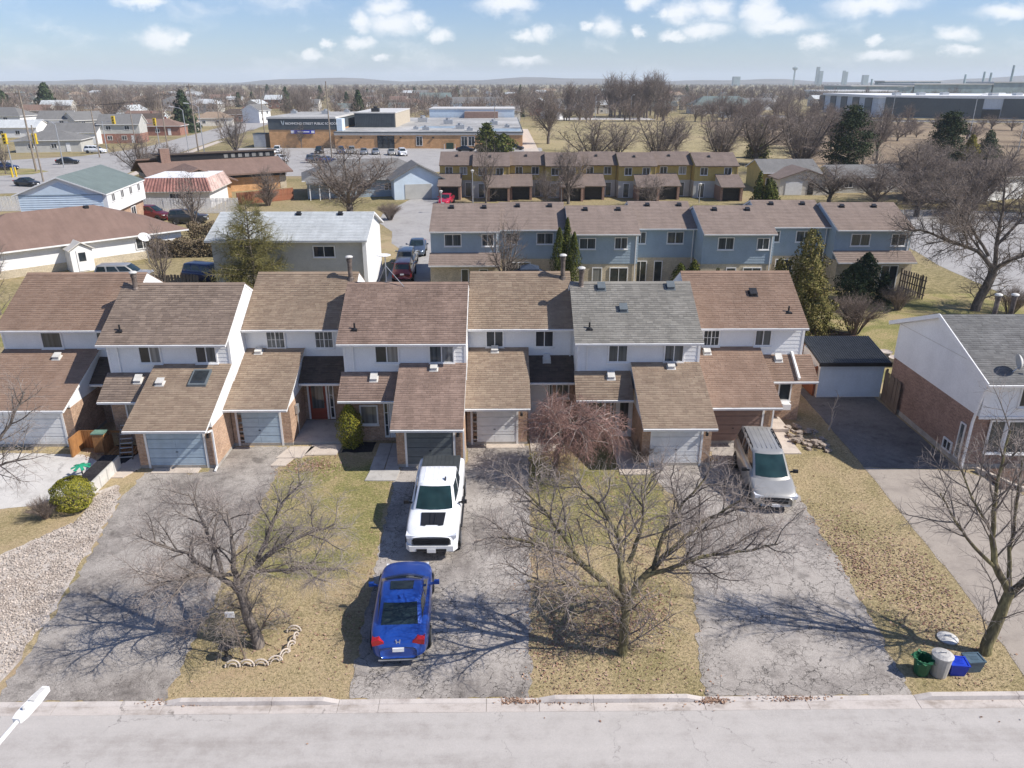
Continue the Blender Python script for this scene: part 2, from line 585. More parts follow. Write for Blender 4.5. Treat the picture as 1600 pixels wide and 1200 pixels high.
MAT['asphalt'] = asphalt_mat('old_asphalt', (0.37, 0.335, 0.30), (0.17, 0.15, 0.134))
MAT['asphalt_a'] = asphalt_mat('crumbling_asphalt', (0.36, 0.326, 0.29), (0.155, 0.135, 0.12), crack=0.8, cell=2.6)
MAT['asphalt_dark'] = asphalt_mat('sealed_asphalt', (0.185, 0.172, 0.16), (0.10, 0.094, 0.088), crack=0.25)
MAT['asphalt_far'] = pave_mat('street_asphalt', (0.35, 0.335, 0.32), (0.25, 0.235, 0.225), stretch=(1, 1, 1), scale=0.3)
MAT['road'] = pave_mat('road_surface', (0.43, 0.40, 0.372), (0.335, 0.305, 0.28), stretch=(0.12, 1.6, 1), scale=0.7)
MAT['gutter'] = pave_mat('gutter_concrete', (0.49, 0.44, 0.40), (0.27, 0.225, 0.19), stretch=(0.6, 2.0, 1), scale=1.4)
MAT['kerb'] = pave_mat('kerb_concrete', (0.52, 0.47, 0.43), (0.34, 0.29, 0.26), stretch=(0.8, 1, 1), scale=1.6)
MAT['concrete'] = pave_mat('pale_concrete', (0.52, 0.45, 0.38), (0.37, 0.31, 0.26), stretch=(1, 1, 1), scale=1.0)
MAT['concrete_grey'] = pave_mat('grey_concrete', (0.42, 0.40, 0.37), (0.28, 0.26, 0.24), stretch=(1, 1, 1), scale=1.0)
MAT['drive_tan'] = pave_mat('tan_concrete', (0.34, 0.295, 0.25), (0.25, 0.215, 0.185), stretch=(1, 1, 1), scale=0.8)
MAT['scrub'] = ground_mat('brown_scrub', [(0.36, (0.15, 0.11, 0.075)), (0.48, (0.24, 0.18, 0.12)), (0.58, (0.31, 0.24, 0.16)), (0.66, (0.2, 0.145, 0.1))], scale=0.05, fine=1.5)
MAT['white_drive'] = pave_mat('bright_concrete', (0.54, 0.515, 0.48), (0.40, 0.375, 0.345), stretch=(1, 1, 1), scale=1.0)
MAT['gravel'] = ground_mat('gravel_bed', [(0.34, (0.22, 0.16, 0.12)), (0.46, (0.45, 0.38, 0.32)), (0.55, (0.58, 0.52, 0.46)), (0.66, (0.33, 0.26, 0.2))], scale=0.8, fine=14, bmp=0.8)
MAT['stone'] = M_('pebble', (0.50, 0.43, 0.37), 0.85, var=0.2, scale=3, fine=30, island=0.4)
MAT['rock'] = M_('garden_rock', (0.4, 0.33, 0.27), 0.9, var=0.3, scale=4, fine=22, bmp=0.5, island=0.35)
MAT['siding'] = M_('white_siding', (0.80, 0.80, 0.79), 0.55, var=0.05, scale=0.9, fine=18)
MAT['white'] = M_('white_trim', (0.82, 0.81, 0.79), 0.5, var=0.05, scale=1.5, fine=18)
MAT['cream'] = M_('cream_siding', (0.62, 0.585, 0.52), 0.6, var=0.06, scale=1.5, fine=18)
MAT['blue_siding'] = M_('blue_siding', (0.34, 0.42, 0.48), 0.6, var=0.07, scale=0.9, fine=18)
MAT['pale_blue'] = M_('pale_blue_siding', (0.62, 0.72, 0.80), 0.6, var=0.05, scale=1.2, fine=18)
MAT['yellow_siding'] = M_('ochre_siding', (0.50, 0.37, 0.12), 0.65, var=0.1, scale=1.2, fine=18)
MAT['grey_siding'] = M_('grey_siding', (0.50, 0.49, 0.45), 0.6, var=0.07, scale=1.2, fine=18)
MAT['brick'] = brick_mat('tan_brick', (0.50, 0.33, 0.22), (0.38, 0.235, 0.155), (0.44, 0.37, 0.30))
MAT['brick_brown'] = brick_mat('brown_brick', (0.34, 0.215, 0.165), (0.25, 0.155, 0.12), (0.30, 0.24, 0.2))
MAT['brick_red'] = brick_mat('red_brick', (0.34, 0.15, 0.10), (0.25, 0.11, 0.08), (0.34, 0.28, 0.24))
MAT['brick_buff'] = brick_mat('buff_brick', (0.55, 0.47, 0.34), (0.47, 0.40, 0.28), (0.5, 0.45, 0.38))
MAT['brick_orange'] = brick_mat('orange_brick', (0.58, 0.33, 0.16), (0.50, 0.28, 0.13), (0.5, 0.38, 0.26), w=0.4, h=0.15)
MAT['found'] = M_('foundation', (0.40, 0.37, 0.33), 0.9, var=0.15, scale=2, fine=25)
MAT['dark_metal'] = M_('dark_metal', (0.03, 0.03, 0.033), 0.45, var=0.2, metal=0.2)
MAT['rust_metal'] = M_('weathered_flue', (0.20, 0.16, 0.135), 0.6, var=0.35, metal=0.3)
MAT['galv'] = M_('galvanised_steel', (0.52, 0.53, 0.54), 0.42, var=0.12, metal=0.6)
MAT['vent_grey'] = M_('vent_grey', (0.62, 0.60, 0.56), 0.55, var=0.1)
MAT['black'] = M_('black_plastic', (0.018, 0.018, 0.02), 0.45, var=0.2)
MAT['rubber'] = M_('tyre_rubber', (0.022, 0.022, 0.022), 0.85, var=0.2)
MAT['rim'] = M_('alloy', (0.42, 0.42, 0.43), 0.35, var=0.15, metal=0.8)
MAT['wood'] = M_('weathered_wood', (0.25, 0.19, 0.14), 0.85, var=0.25, scale=2, fine=30, stretch=(1, 1, 0.15), island=0.2)
MAT['wood_orange'] = M_('stained_wood', (0.36, 0.17, 0.06), 0.8, var=0.2, scale=2, fine=30, stretch=(1, 1, 0.15), island=0.25)
MAT['wood_red'] = M_('red_fence', (0.33, 0.13, 0.07), 0.85, var=0.2, island=0.2)
MAT['pole_wood'] = M_('utility_pole_wood', (0.30, 0.25, 0.2), 0.9, var=0.2)
MAT['glass'] = glass_mat('window_glass', (0.045, 0.055, 0.065))
MAT['curtain'] = glass_mat('curtained_window', (0.30, 0.30, 0.29), 0.55)
MAT['curtain_dim'] = glass_mat('dim_curtain_window', (0.11, 0.125, 0.13), 0.6)
MAT['car_glass'] = glass_mat('car_glass', (0.02, 0.035, 0.04))
MAT['green_glass'] = glass_mat('green_windscreen', (0.022, 0.052, 0.052))
MAT['door_white'] = M_('white_door', (0.78, 0.78, 0.77), 0.45, var=0.04)
MAT['door_blue'] = M_('blue_grey_garage_door', (0.40, 0.50, 0.58), 0.55, var=0.07)
MAT['door_slate'] = M_('slate_garage_door', (0.13, 0.15, 0.16), 0.5, var=0.08)
MAT['door_brown'] = M_('brown_garage_door', (0.25, 0.165, 0.135), 0.55, var=0.07)
MAT['door_pale'] = M_('pale_grey_garage_door', (0.76, 0.765, 0.76), 0.5, var=0.06)
MAT['door_red'] = M_('red_door', (0.28, 0.055, 0.03), 0.5, var=0.1)
MAT['sh_red'] = shingle_mat('red_brown_shingle', (0.295, 0.204, 0.151), (0.251, 0.167, 0.121))
MAT['sh_rust'] = shingle_mat('weathered_red_shingle', (0.295, 0.209, 0.165), (0.224, 0.157, 0.123), weather=0.17)
MAT['sh_tan'] = shingle_mat('tan_shingle', (0.324, 0.247, 0.178), (0.248, 0.181, 0.131))
MAT['sh_brown'] = shingle_mat('mottled_brown_shingle', (0.291, 0.223, 0.174), (0.202, 0.153, 0.121))
MAT['sh_grey'] = shingle_mat('grey_shingle', (0.299, 0.279, 0.243), (0.216, 0.202, 0.177))
MAT['sh_slate'] = shingle_mat('slate_grey_shingle', (0.202, 0.198, 0.190), (0.150, 0.146, 0.141))
MAT['sh_dark'] = shingle_mat('dark_brown_shingle', (0.109, 0.085, 0.069), (0.082, 0.063, 0.053))
MAT['sh_back'] = shingle_mat('pinkish_brown_shingle', (0.275, 0.215, 0.182), (0.245, 0.191, 0.160))
MAT['sh_yel'] = shingle_mat('plum_brown_shingle', (0.223, 0.174, 0.150), (0.202, 0.158, 0.135))
MAT['sh_white'] = shingle_mat('pale_grey_shingle', (0.515, 0.534, 0.534), (0.455, 0.474, 0.474))
MAT['sh_green'] = shingle_mat('green_grey_shingle', (0.162, 0.198, 0.190), (0.133, 0.165, 0.159))
MAT['sh_far'] = shingle_mat('far_brown_roof', (0.215, 0.146, 0.117), (0.197, 0.132, 0.106))
MAT['bark'] = M_('grey_bark', (0.215, 0.182, 0.155), 0.95, var=0.3, scale=3, fine=18, bmp=0.7, stretch=(1, 1, 0.25), spec=0.15)
MAT['bark_moss'] = M_('mossy_bark', (0.21, 0.185, 0.09), 0.95, var=0.35, scale=2.2, fine=16, bmp=0.8, stretch=(1, 1, 0.3), col2=(0.09, 0.07, 0.055), spec=0.15)
MAT['twig'] = M_('pale_twig', (0.36, 0.305, 0.27), 0.9, var=0.2, scale=0.8, fine=6, island=0.3, spec=0.2)
MAT['twig_dark'] = M_('brown_twig', (0.27, 0.215, 0.18), 0.9, var=0.2, scale=0.8, fine=6, island=0.3, spec=0.2)
MAT['twig_back'] = M_('back_twig', (0.25, 0.205, 0.175), 0.9, var=0.2, scale=0.5, fine=4, island=0.25, spec=0.2)
MAT['twig_red'] = M_('red_twig', (0.35, 0.215, 0.18), 0.9, var=0.25, scale=1.2, fine=6, island=0.35, spec=0.2)
MAT['far_twig'] = M_('far_twig', (0.24, 0.19, 0.16), 0.95, var=0.2, scale=0.1, fine=1, island=0.3, spec=0.1)
MAT['leaf_litter'] = leaf_mat('leaf_litter', (0.20, 0.11, 0.075), (0.33, 0.215, 0.15), (0.47, 0.34, 0.26))
MAT['blade'] = leaf_mat('dry_blade', (0.19, 0.175, 0.075), (0.325, 0.258, 0.145), (0.36, 0.265, 0.17), patch=0.78)
MAT['yew'] = leaf_mat('yew_leaf', (0.06, 0.075, 0.012), (0.20, 0.20, 0.03), (0.40, 0.34, 0.06))
MAT['cedar'] = leaf_mat('cedar_spray', (0.06, 0.065, 0.018), (0.16, 0.145, 0.045), (0.27, 0.215, 0.09))
MAT['arbor'] = leaf_mat('arborvitae_spray', (0.03, 0.045, 0.01), (0.075, 0.09, 0.02), (0.15, 0.15, 0.04))
MAT['spruce'] = leaf_mat('spruce_needle', (0.018, 0.03, 0.018), (0.04, 0.06, 0.03), (0.09, 0.11, 0.05))
MAT['pine_gold'] = leaf_mat('golden_conifer', (0.09, 0.09, 0.015), (0.2, 0.18, 0.035), (0.33, 0.27, 0.07))
MAT['larch'] = leaf_mat('thin_conifer', (0.10, 0.095, 0.035), (0.19, 0.175, 0.065), (0.29, 0.25, 0.11))
MAT['hedge'] = leaf_mat('hedge_leaf', (0.10, 0.075, 0.05), (0.17, 0.13, 0.085), (0.25, 0.2, 0.12))

# ------------------------------------------------------------------ ground, roads, kerbs
def jitter_poly(pts, j, step=0.5, seed=1):
    rr = random.Random(seed)
    out = []
    n = len(pts)
    for i in range(n):
        a, b = Vector(pts[i]), Vector(pts[(i + 1) % n])
        k = max(1, int((b - a).length / step))
        for q in range(k):
            p = a.lerp(b, q / k)
            out.append((p.x + rr.uniform(-j, j), p.y + rr.uniform(-j, j)))
    return out


def sheet(name, pts, z, mat, j=0.0, step=0.5, seed=1, **kw):
    if j:
        pts = jitter_poly(pts, j, step, seed)
    mb = MB()
    mb.face([(x, y, z) for x, y in pts])
    kw.setdefault('kind', 'structure')
    return mb.build(name, mat, **kw)


def slab(name, pts, z0, z1, mat, **kw):
    mb = MB()
    mb.prism(pts, 'z', z0, z1)
    kw.setdefault('kind', 'structure')
    return mb.build(name, mat, **kw)


# ground: one sheet out past the horizon
g = MB()
xs = [-14000, -4000, -1200, -400, -100, 0, 100, 400, 1200, 4000, 14000]
ys = [-400, -60, 0, 60, 200, 600, 1800, 5000, 14000]
idx = {}
for i, x in enumerate(xs):
    for k, y in enumerate(ys):
        idx[i, k] = g.V((x, y, 0))
for i in range(len(xs) - 1):
    for k in range(len(ys) - 1):
        g.f.append([idx[i, k], idx[i + 1, k], idx[i + 1, k + 1], idx[i, k + 1]])
        g.mi.append(0)
g.build('ground', MAT['ground'], kind='structure')

sheet('front_lawn', [(-60, 17.15), (60, 17.15), (60, 42), (-60, 42)], 0.004, MAT['grass'])
sheet('road', [(-120, -40), (120, -40), (120, 16.72), (-120, 16.72)], 0.008, MAT['road'])
# gutter and kerb, cast in lengths
RAISED = [(-9.7, -4.75), (0.95, 5.65), (11.75, 40.0)]


def is_raised(x):
    return any(a <= x <= b for a, b in RAISED)


gut = obj('kerb_and_gutter', None, kind='structure')
x = -30.0
rk = random.Random(3)
ends = [e for ab in RAISED for e in ab if e < 40]
breaks = sorted([-30.0] + [b for b in [-28 + 3.05 * k for k in range(23)] if min(abs(b - e) for e in ends) > 0.8] + ends)
for a, b in zip(breaks[:-1], breaks[1:]):
    up = is_raised((a + b) / 2)
    h = 0.14 if up else 0.035
    mb = MB()
    e = 0.006
    dz = rk.uniform(-0.004, 0.004)
    mb.prism([(16.70, 0.0), (17.00, 0.0), (17.00, 0.022 + dz), (16.70, 0.016 + dz)], 'x', a + e, b - e)
    mb.cur = 1
    hl = 0.035 if (up and not is_raised(a - 0.2)) else h
    hr = 0.035 if (up and not is_raised(b + 0.2)) else h
    x0, x1 = a + e, b - e
    w0 = 0.45 if up and hl < h else 0
    w1 = 0.45 if up and hr < h else 0
    secs = [(x0, hl)] + ([(x0 + w0, h)] if w0 else []) + ([(x1 - w1, h)] if w1 else []) + [(x1, hr)]
    rows = []
    for (xx, hh) in secs:
        rows.append([mb.V((xx, 17.002, 0)), mb.V((xx, 17.035, hh + dz)), mb.V((xx, 17.19, hh + 0.008 + dz)), mb.V((xx, 17.19, 0))])
    for r0, r1 in zip(rows[:-1], rows[1:]):
        for q in range(3):
            mb.f.append([r0[q], r1[q], r1[q + 1], r0[q + 1]])
            mb.mi.append(1)
    mb.f += [rows[0][::-1], rows[-1]]
    mb.mi += [1, 1]
    mb.build('kerb_section', [MAT['gutter'], MAT['kerb']], gut)

# driveways
sheet('asphalt_driveway', [(-14.6, 17.2), (-9.75, 17.2), (-9.9, 21), (-10.3, 29.75), (-10.6, 33.7), (-13.45, 33.7), (-13.5, 31.2), (-14.0, 30.9), (-16.3, 31.1), (-16.3, 28.5), (-15.6, 25), (-15.0, 21.1)], 0.014, MAT['asphalt_a'], 0.10, 0.22, 4)
sheet('asphalt_driveway', [(-4.5, 17.2), (0.72, 17.2), (0.95, 24), (1.15, 33.6), (-1.75, 33.9), (-1.78, 31.8), (-4.75, 31.6), (-4.9, 30.0), (-4.75, 24)], 0.014, MAT['asphalt'], 0.085, 0.22, 5)
sheet('asphalt_driveway', [(5.72, 17.2), (11.75, 17.2), (12.3, 23.5), (12.65, 29.5), (12.4, 32.8), (12.3, 35.4), (9.8, 35.3), (9.9, 31.9), (6.7, 31.9), (6.75, 30.0), (7.3, 28.4), (6.6, 22.5)], 0.014, MAT['asphalt'], 0.09, 0.22, 6)
sheet('sealed_driveway', [(16.85, 41), (20.75, 41), (20.75, 30.9), (16.5, 31.25)], 0.014, MAT['asphalt_dark'], 0.03, 0.4, 7)
sheet('concrete_driveway', [(16.5, 31.2), (20.8, 30.85), (22.2, 29.35), (22.2, 27.0), (21.3, 26.0), (20.4, 17.2), (15.4, 17.2), (16.0, 22.9)], 0.012, MAT['drive_tan'], 0.04, 0.5, 8)
sheet('white_driveway', [(-30, 26.2), (-19.6, 28.2), (-17.9, 30.0), (-17.95, 31.5), (-20.0, 32.9), (-30, 33.5)], 0.012, MAT['white_drive'], 0.04, 0.5, 9)
sheet('gravel_bed', [(-23.5, 17.2), (-14.75, 17.2), (-15.1, 21.1), (-15.7, 25), (-16.35, 28.6), (-17.0, 30.0), (-17.6, 29.4), (-17.2, 27.0), (-19.3, 24.0), (-23.5, 21.3)], 0.010, MAT['gravel'], 0.12, 0.3, 10)
sheet('mulch_bed', [(-18.0, 31.0), (-16.75, 31.2), (-16.75, 33.9), (-18.9, 33.9), (-18.7, 32.4)], 0.018, MAT['soil_dark'], 0.05, 0.3, 11)
sheet('mulch_bed', [(-7.9, 34.1), (-6.3, 34.1), (-6.3, 33.0), (-7.8, 33.0)], 0.018, MAT['soil_dark'], 0.05, 0.3, 12)
sheet('greener_lawn', [(-10.1, 29.6), (-9.9, 23), (-4.85, 23), (-5.0, 30), (-5.3, 31.9), (-7.9, 33.0), (-10.2, 32.2)], 0.009, MAT['grass_green'], 0.15, 0.4, 13)
sheet('greener_lawn', [(1.2, 29.8), (1.15, 25), (6.0, 25), (7.0, 28.5), (6.6, 31), (6.0, 34.2), (1.3, 34.5)], 0.009, MAT['grass_green'], 0.2, 0.4, 14)
sheet('back_yard', [(15.5, 42), (45, 42), (45, 60), (36, 62), (15.5, 62)], 0.006, MAT['grass_green'], 0.0)
sheet('back_court', [(-40, 49), (45, 49), (45, 62), (-40, 62)], 0.005, MAT['grass_green'])

# concrete paths: each slab its own
def path(name, slabs, mat, z=0.05):
    root = obj(name, None, kind='structure')
    for q in slabs:
        MB().prism(jitter_poly(q, 0.012, 0.6, int(abs(q[0][0]) * 77) % 97), 'z', 0.0, z).build('paving_slab', mat, root)


def rect(x0, x1, y0, y1, s=0.0):
    return [(x0, y0), (x1, y0), (x1 + s, y1), (x0 + s, y1)]


path('front_path', [rect(-18.15, -17.05, 30.55, 31.25, 0.25), rect(-17.9, -16.75, 31.28, 31.95, 0.2), rect(-17.6, -16.75, 31.98, 33.6, 0.3)], MAT['concrete'])
path('front_path', [rect(-10.75, -9.55, 32.4, 33.6, 0.35), rect(-9.5, -8.0, 32.7, 33.8, 0.15), rect(-10.8, -10.1, 31.6, 32.35, 0.2)], MAT['concrete'])
path('front_path', [rect(-6.2, -4.85, 30.15, 31.2, 0.1), rect(-6.15, -5.5, 31.23, 32.5), rect(-5.47, -4.85, 31.23, 32.5), rect(-6.1, -5.5, 32.53, 33.9), rect(-5.47, -4.85, 32.53, 33.9)], MAT['concrete_grey'])
path('front_path', [rect(1.25, 2.5, 33.0, 34.2), rect(1.25, 2.5, 34.25, 35.6), rect(1.25, 2.5, 35.63, 36.5)], MAT['concrete'])
path('front_path', [rect(5.2, 6.6, 30.6, 31.5), rect(5.2, 6.6, 31.55, 33.0), rect(5.2, 6.6, 33.03, 34.2)], MAT['concrete'])
path('front_path', [rect(12.5, 14.1, 32.6, 34.95)], MAT['concrete'], 0.06)
MB().box(-10.4, -7.85, 33.9, 36.5, 0, 0.16).build('porch_slab', MAT['concrete_grey'], kind='structure')
MB().box(12.75, 14.3, 34.98, 36.5, 0, 0.22).build('porch_slab', MAT['concrete'], kind='structure')
MB().box(-16.0, -13.9, 30.95, 31.45, 0, 0.05).build('garage_apron', MAT['concrete'], kind='structure')
MB().box(-0.9, 0.95, 33.35, 33.8, 0, 0.05).build('garage_apron', MAT['concrete'], kind='structure')
MB().box(7.0, 9.6, 31.55, 31.85, 0, 0.05).build('garage_apron', MAT['concrete'], kind='structure')

# ------------------------------------------------------------------ roofs, siding, windows
def shingles(parent, x0, x1, y0, z0, y1, z1, mat, expo=0.145, wid=0.32, seed=0, lift=0.004, M=None):
    """courses of separate tabs on a slope from eave (y0,z0) to top (y1,z1)"""
    rs = np.random.RandomState(seed + 11)
    L = math.hypot(y1 - y0, z1 - z0)
    sy, sz = (y1 - y0) / L, (z1 - z0) / L
    ny, nzv = -sz, sy
    if nzv < 0:
        ny, nzv = -ny, -nzv
    n = max(1, int(round(L / expo)))
    ex = L / n
    A = []
    for i in range(n):
        cuts = [x0]
        xx = x0 - rs.uniform(0, wid)
        while True:
            xx += wid * rs.uniform(0.6, 1.35)
            if xx >= x1 - 0.05:
                break
            if xx > x0 + 0.05:
                cuts.append(xx)
        cuts.append(x1)
        for a, b in zip(cuts[:-1], cuts[1:]):
            A.append((a + 0.003, b - 0.003, i * ex - 0.02 - rs.uniform(0, 0.012), (i + 1) * ex, lift + 0.012 + 0.014 * rs.rand()))
    A = np.array(A)
    a, b, s0, s1, t = A.T
    m = len(A)

    def P(x, s, h):
        return np.stack([x, y0 + sy * s + ny * h, z0 + sz * s + nzv * h], 1)
    low = np.full(m, 0.001)
    V = np.stack([P(a, s0, low), P(b, s0, low), P(b, s0, t), P(a, s0, t), P(b, s1, np.full(m, lift)), P(a, s1, np.full(m, lift))], 1).reshape(-1, 3)
    base = np.arange(m)[:, None] * 6
    Fc = np.concatenate([base + np.array([0, 1, 2, 3]), base + np.array([3, 2, 4, 5])])
    if M is not None:
        V = np.array([tuple(M @ Vector(q)) for q in V])
    return obj('shingles', np_mesh('shingles', V, Fc, mat), parent, kind='stuff')


def slope(name, parent, x0, x1, y0, z0, y1, z1, mat, th=0.14, trim=None, tabs=True, seed=0, expo=0.145, wid=0.32, gutter=True):
    """roof slab of one slope with trim, gutter and shingle courses"""
    trim = trim or MAT['white']
    mb = MB()
    mb.prism([(y0, z0), (y0, z0 - th), (y1, z1 - th), (y1, z1)], 'x', x0, x1)
    mb.mi[5] = 1
    r = mb.build(name, [trim, mat], parent)
    if tabs:
        shingles(r, x0 - 0.02, x1 + 0.02, y0, z0, y1, z1, mat, expo, wid, seed)
    else:
        e = 0.006
        d = 1 if y1 > y0 else -1
        MB().prism([(y0 - 0.02 * d, z0 + e), (y0 - 0.02 * d, z0 + e + 0.02), (y1, z1 + e + 0.02), (y1, z1 + e)], 'x', x0 - 0.02, x1 + 0.02).build('shingles', mat, r)
    if gutter:
        d = -1 if y1 > y0 else 1
        q = y0 + d * 0.004
        MB().prism([(q, z0 - 0.015), (q + d * 0.10, z0 - 0.02), (q + d * 0.10, z0 - 0.035), (q + d * 0.075, z0 - 0.125), (q, z0 - 0.125)], 'x', x0, x1).build('gutter', trim, r)
    return r


def laps(mb, P0, U, N, z0, z1, ext, expo=0.2, proud=0.014):
    """lap siding: P0 origin, U along wall, N outward; ext(z) -> (u0,u1)"""
    P0, U, N = Vector(P0), Vector(U), Vector(N)
    n = max(1, int(round((z1 - z0) / expo)))
    h = (z1 - z0) / n
    up = Vector((0, 0, 1))
    for i in range(n):
        za, zb = z0 + i * h, z0 + (i + 1) * h
        a, b = ext(za + 0.02)
        c, d = ext(zb - 0.001)
        if b - a < 0.05:
            continue
        a, b, c, d = min(a, c) if False else a, b, c, d
        p0 = P0 + U * a + up * za + N * proud
        p1 = P0 + U * b + up * za + N * proud
        p2 = P0 + U * d + up * zb + N * 0.002
        p3 = P0 + U * c + up * zb + N * 0.002
        mb.face([p0, p1, p2, p3])
        mb.face([P0 + U * a + up * za, P0 + U * b + up * za, p1, p0])


def window(parent, x0, x1, z0, z1, y, M=None, panes=2, glass='curtain_dim', glass2=None, frame='white', grid=False, sill=True, trim=0.07, name='window'):
    """frame proud of the wall at y (wall faces -y), panes set back in it"""
    fr = MB(M)
    d = 0.05
    t = trim
    fr.box(x0 - t, x1 + t, y - d, y + 0.02, z1, z1 + t)
    fr.box(x0 - t, x1 + t, y - d, y + 0.02, z0 - t, z0)
    fr.box(x0 - t, x0, y - d, y + 0.02, z0, z1)
    fr.box(x1, x1 + t, y - d, y + 0.02, z0, z1)
    w = (x1 - x0) / panes
    for k in range(1, panes):
        fr.box(x0 + w * k - 0.022, x0 + w * k + 0.022, y - d + 0.008, y, z0, z1)
    if grid:
        for k in range(panes):
            xm = x0 + w * (k + 0.5)
            fr.box(xm - 0.01, xm + 0.01, y - 0.03, y - 0.016, z0, z1)
        for q in (1, 2) if z1 - z0 > 0.9 else (1,):
            zm = z0 + (z1 - z0) * q / (3 if z1 - z0 > 0.9 else 2)
            fr.box(x0, x1, y - 0.031, y - 0.017, zm - 0.01, zm + 0.01)
    f = fr.build(name, MAT[frame], parent)
    for k in range(panes):
        g = MB(M)
        yy = y - 0.014 - 0.004 * (k % 2)
        g.face([(x0 + w * k, yy, z0), (x0 + w * (k + 1), yy, z0), (x0 + w * (k + 1), yy, z1), (x0 + w * k, yy, z1)])
        g.build('pane', MAT[glass if (k % 2 == 0 or not glass2) else glass2], f)
    if sill:
        MB(M).box(x0 - t - 0.03, x1 + t + 0.03, y - d - 0.05, y + 0.02, z0 - t - 0.05, z0 - t - 0.003).build('sill', MAT[frame], f)
    return f


def door(parent, x0, x1, z0, z1, y, mat='door_white', frame='white', M=None, glazed=None, side=None, name='front_door'):
    fr = MB(M)
    fr.box(x0 - 0.09, x0 - 0.002, y - 0.07, y + 0.02, z0, z1 + 0.09)
    fr.box(x1 + 0.002, x1 + 0.09, y - 0.07, y + 0.02, z0, z1 + 0.09)
    fr.box(x0 - 0.002, x1 + 0.002, y - 0.07, y + 0.02, z1 + 0.002, z1 + 0.09)
    f = fr.build(name, MAT[frame], parent)
    lf = MB(M)
    lf.box(x0, x1, y - 0.04, y + 0.015, z0, z1)
    for (a, b) in ((0.12, 0.42), (0.5, 0.92)):
        for (c, d) in ((0.12, 0.46), (0.54, 0.88)):
            za, zb = z0 + (z1 - z0) * a, z0 + (z1 - z0) * b
            xa, xb = x0 + (x1 - x0) * c, x0 + (x1 - x0) * d
            if not glazed:
                lf.box(xa, xb, y - 0.052, y - 0.041, za, zb)
    lf.build('door_leaf', MAT[mat], f)
    if glazed:
        g = MB(M)
        zs = z0 + (z1 - z0) * glazed
        g.box(x0 + 0.12, x1 - 0.12, y - 0.05, y - 0.041, zs, z1 - 0.12)
        g.build('door_glass', MAT['curtain_dim'], f)
    MB(M).lathe([(0.005, -0.035), (0.03, -0.03), (0.03, -0.01), (0.012, 0.0)], 8, (x1 - 0.09, y - 0.05, z0 + 0.95), 'y').build('handle', MAT['dark_metal'], f)
    if side:
        a, b = side
        s = MB(M)
        s.box(a, b, y - 0.05, y + 0.02, z0, z0 + 0.1)
        s.box(a, b, y - 0.05, y + 0.02, z1, z1 + 0.08)
        s.box(a, a + 0.05, y - 0.05, y + 0.02, z0 + 0.1, z1)
        s.box(b - 0.05, b, y - 0.05, y + 0.02, z0 + 0.1, z1)
        for q in (0.33, 0.66):
            zz = z0 + (z1 - z0) * q
            s.box(a + 0.05, b - 0.05, y - 0.045, y - 0.01, zz - 0.015, zz + 0.015)
        sl_ = s.build('sidelight', MAT[frame], parent)
        gg = MB(M)
        gg.face([(a + 0.05, y - 0.02, z0 + 0.1), (b - 0.05, y - 0.02, z0 + 0.1), (b - 0.05, y - 0.02, z1), (a + 0.05, y - 0.02, z1)])
        gg.build('pane', MAT['glass'], sl_)
    return f


def garage_door(parent, x0, x1, z1, y, mat, rows=4, frame='white', z0=0.05, ribs=1):
    fr = MB()
    fr.box(x0 - 0.1, x0 - 0.003, y - 0.05, y + 0.02, 0.0, z1 + 0.1)
    fr.box(x1 + 0.003, x1 + 0.1, y - 0.05, y + 0.02, 0.0, z1 + 0.1)
    fr.box(x0 - 0.003, x1 + 0.003, y - 0.05, y + 0.02, z1 + 0.003, z1 + 0.1)
    f = fr.build('garage_door', MAT[frame], parent)
    h = (z1 - z0) / rows
    pm = MB()
    pm.box(x0, x1, y - 0.02, y + 0.015, 0, h - 0.014)
    k = 2
    w = (x1 - x0)
    for q in range(k):
        a, b = x0 + w * q / k + 0.012, x0 + w * (q + 1) / k - 0.012
        pm.prism([(a, 0.02), (b, 0.02), (b, h - 0.04), (a, h - 0.04)], 'y', y - 0.03, y - 0.0205)
        pm.box(a + 0.02, b - 0.02, y - 0.036, y - 0.0305, h * 0.42, h * 0.5)
    me = pm.mesh('door_panel', MAT[mat])
    for r in range(rows):
        obj('door_panel', me, f, (0, 0.0, z0 + r * h))
    MB().box((x0 + x1) / 2 - 0.05, (x0 + x1) / 2 + 0.05, y - 0.06, y - 0.037, z0 + h * 1.6, z0 + h * 1.66).build('handle', MAT['dark_metal'], f)
    return f


def box_vent(parent, x, y, y0, z0, y1, z1, mat, s=0.34):
    """square roof vent on the slope"""
    t = (y - y0) / (y1 - y0)
    z = z0 + t * (z1 - z0)
    mb = MB()
    k = (z1 - z0) / (y1 - y0)
    mb.prism([(y - s * 0.6, z - s * 0.6 * k + 0.01), (y + s * 0.6, z + s * 0.6 * k + 0.01), (y + s * 0.6, z + s * 0.6 * k + 0.04), (y - s * 0.6, z - s * 0.6 * k + 0.04)], 'x', x - s * 0.7, x + s * 0.7)
    mb.prism([(y - s / 2, z - s / 2 * k + 0.04), (y + s / 2, z + s / 2 * k + 0.04), (y + s / 2, z + s / 2 * k + 0.17), (y - s / 2, z - s / 2 * k + 0.17)], 'x', x - s / 2, x + s / 2)
    mb.prism([(y - s * 0.58, z - s * 0.58 * k + 0.172), (y + s * 0.58, z + s * 0.58 * k + 0.172), (y + s * 0.58, z + s * 0.58 * k + 0.2), (y - s * 0.58, z - s * 0.58 * k + 0.2)], 'x', x - s * 0.58, x + s * 0.58)
    return mb.build('roof_vent', mat, parent)


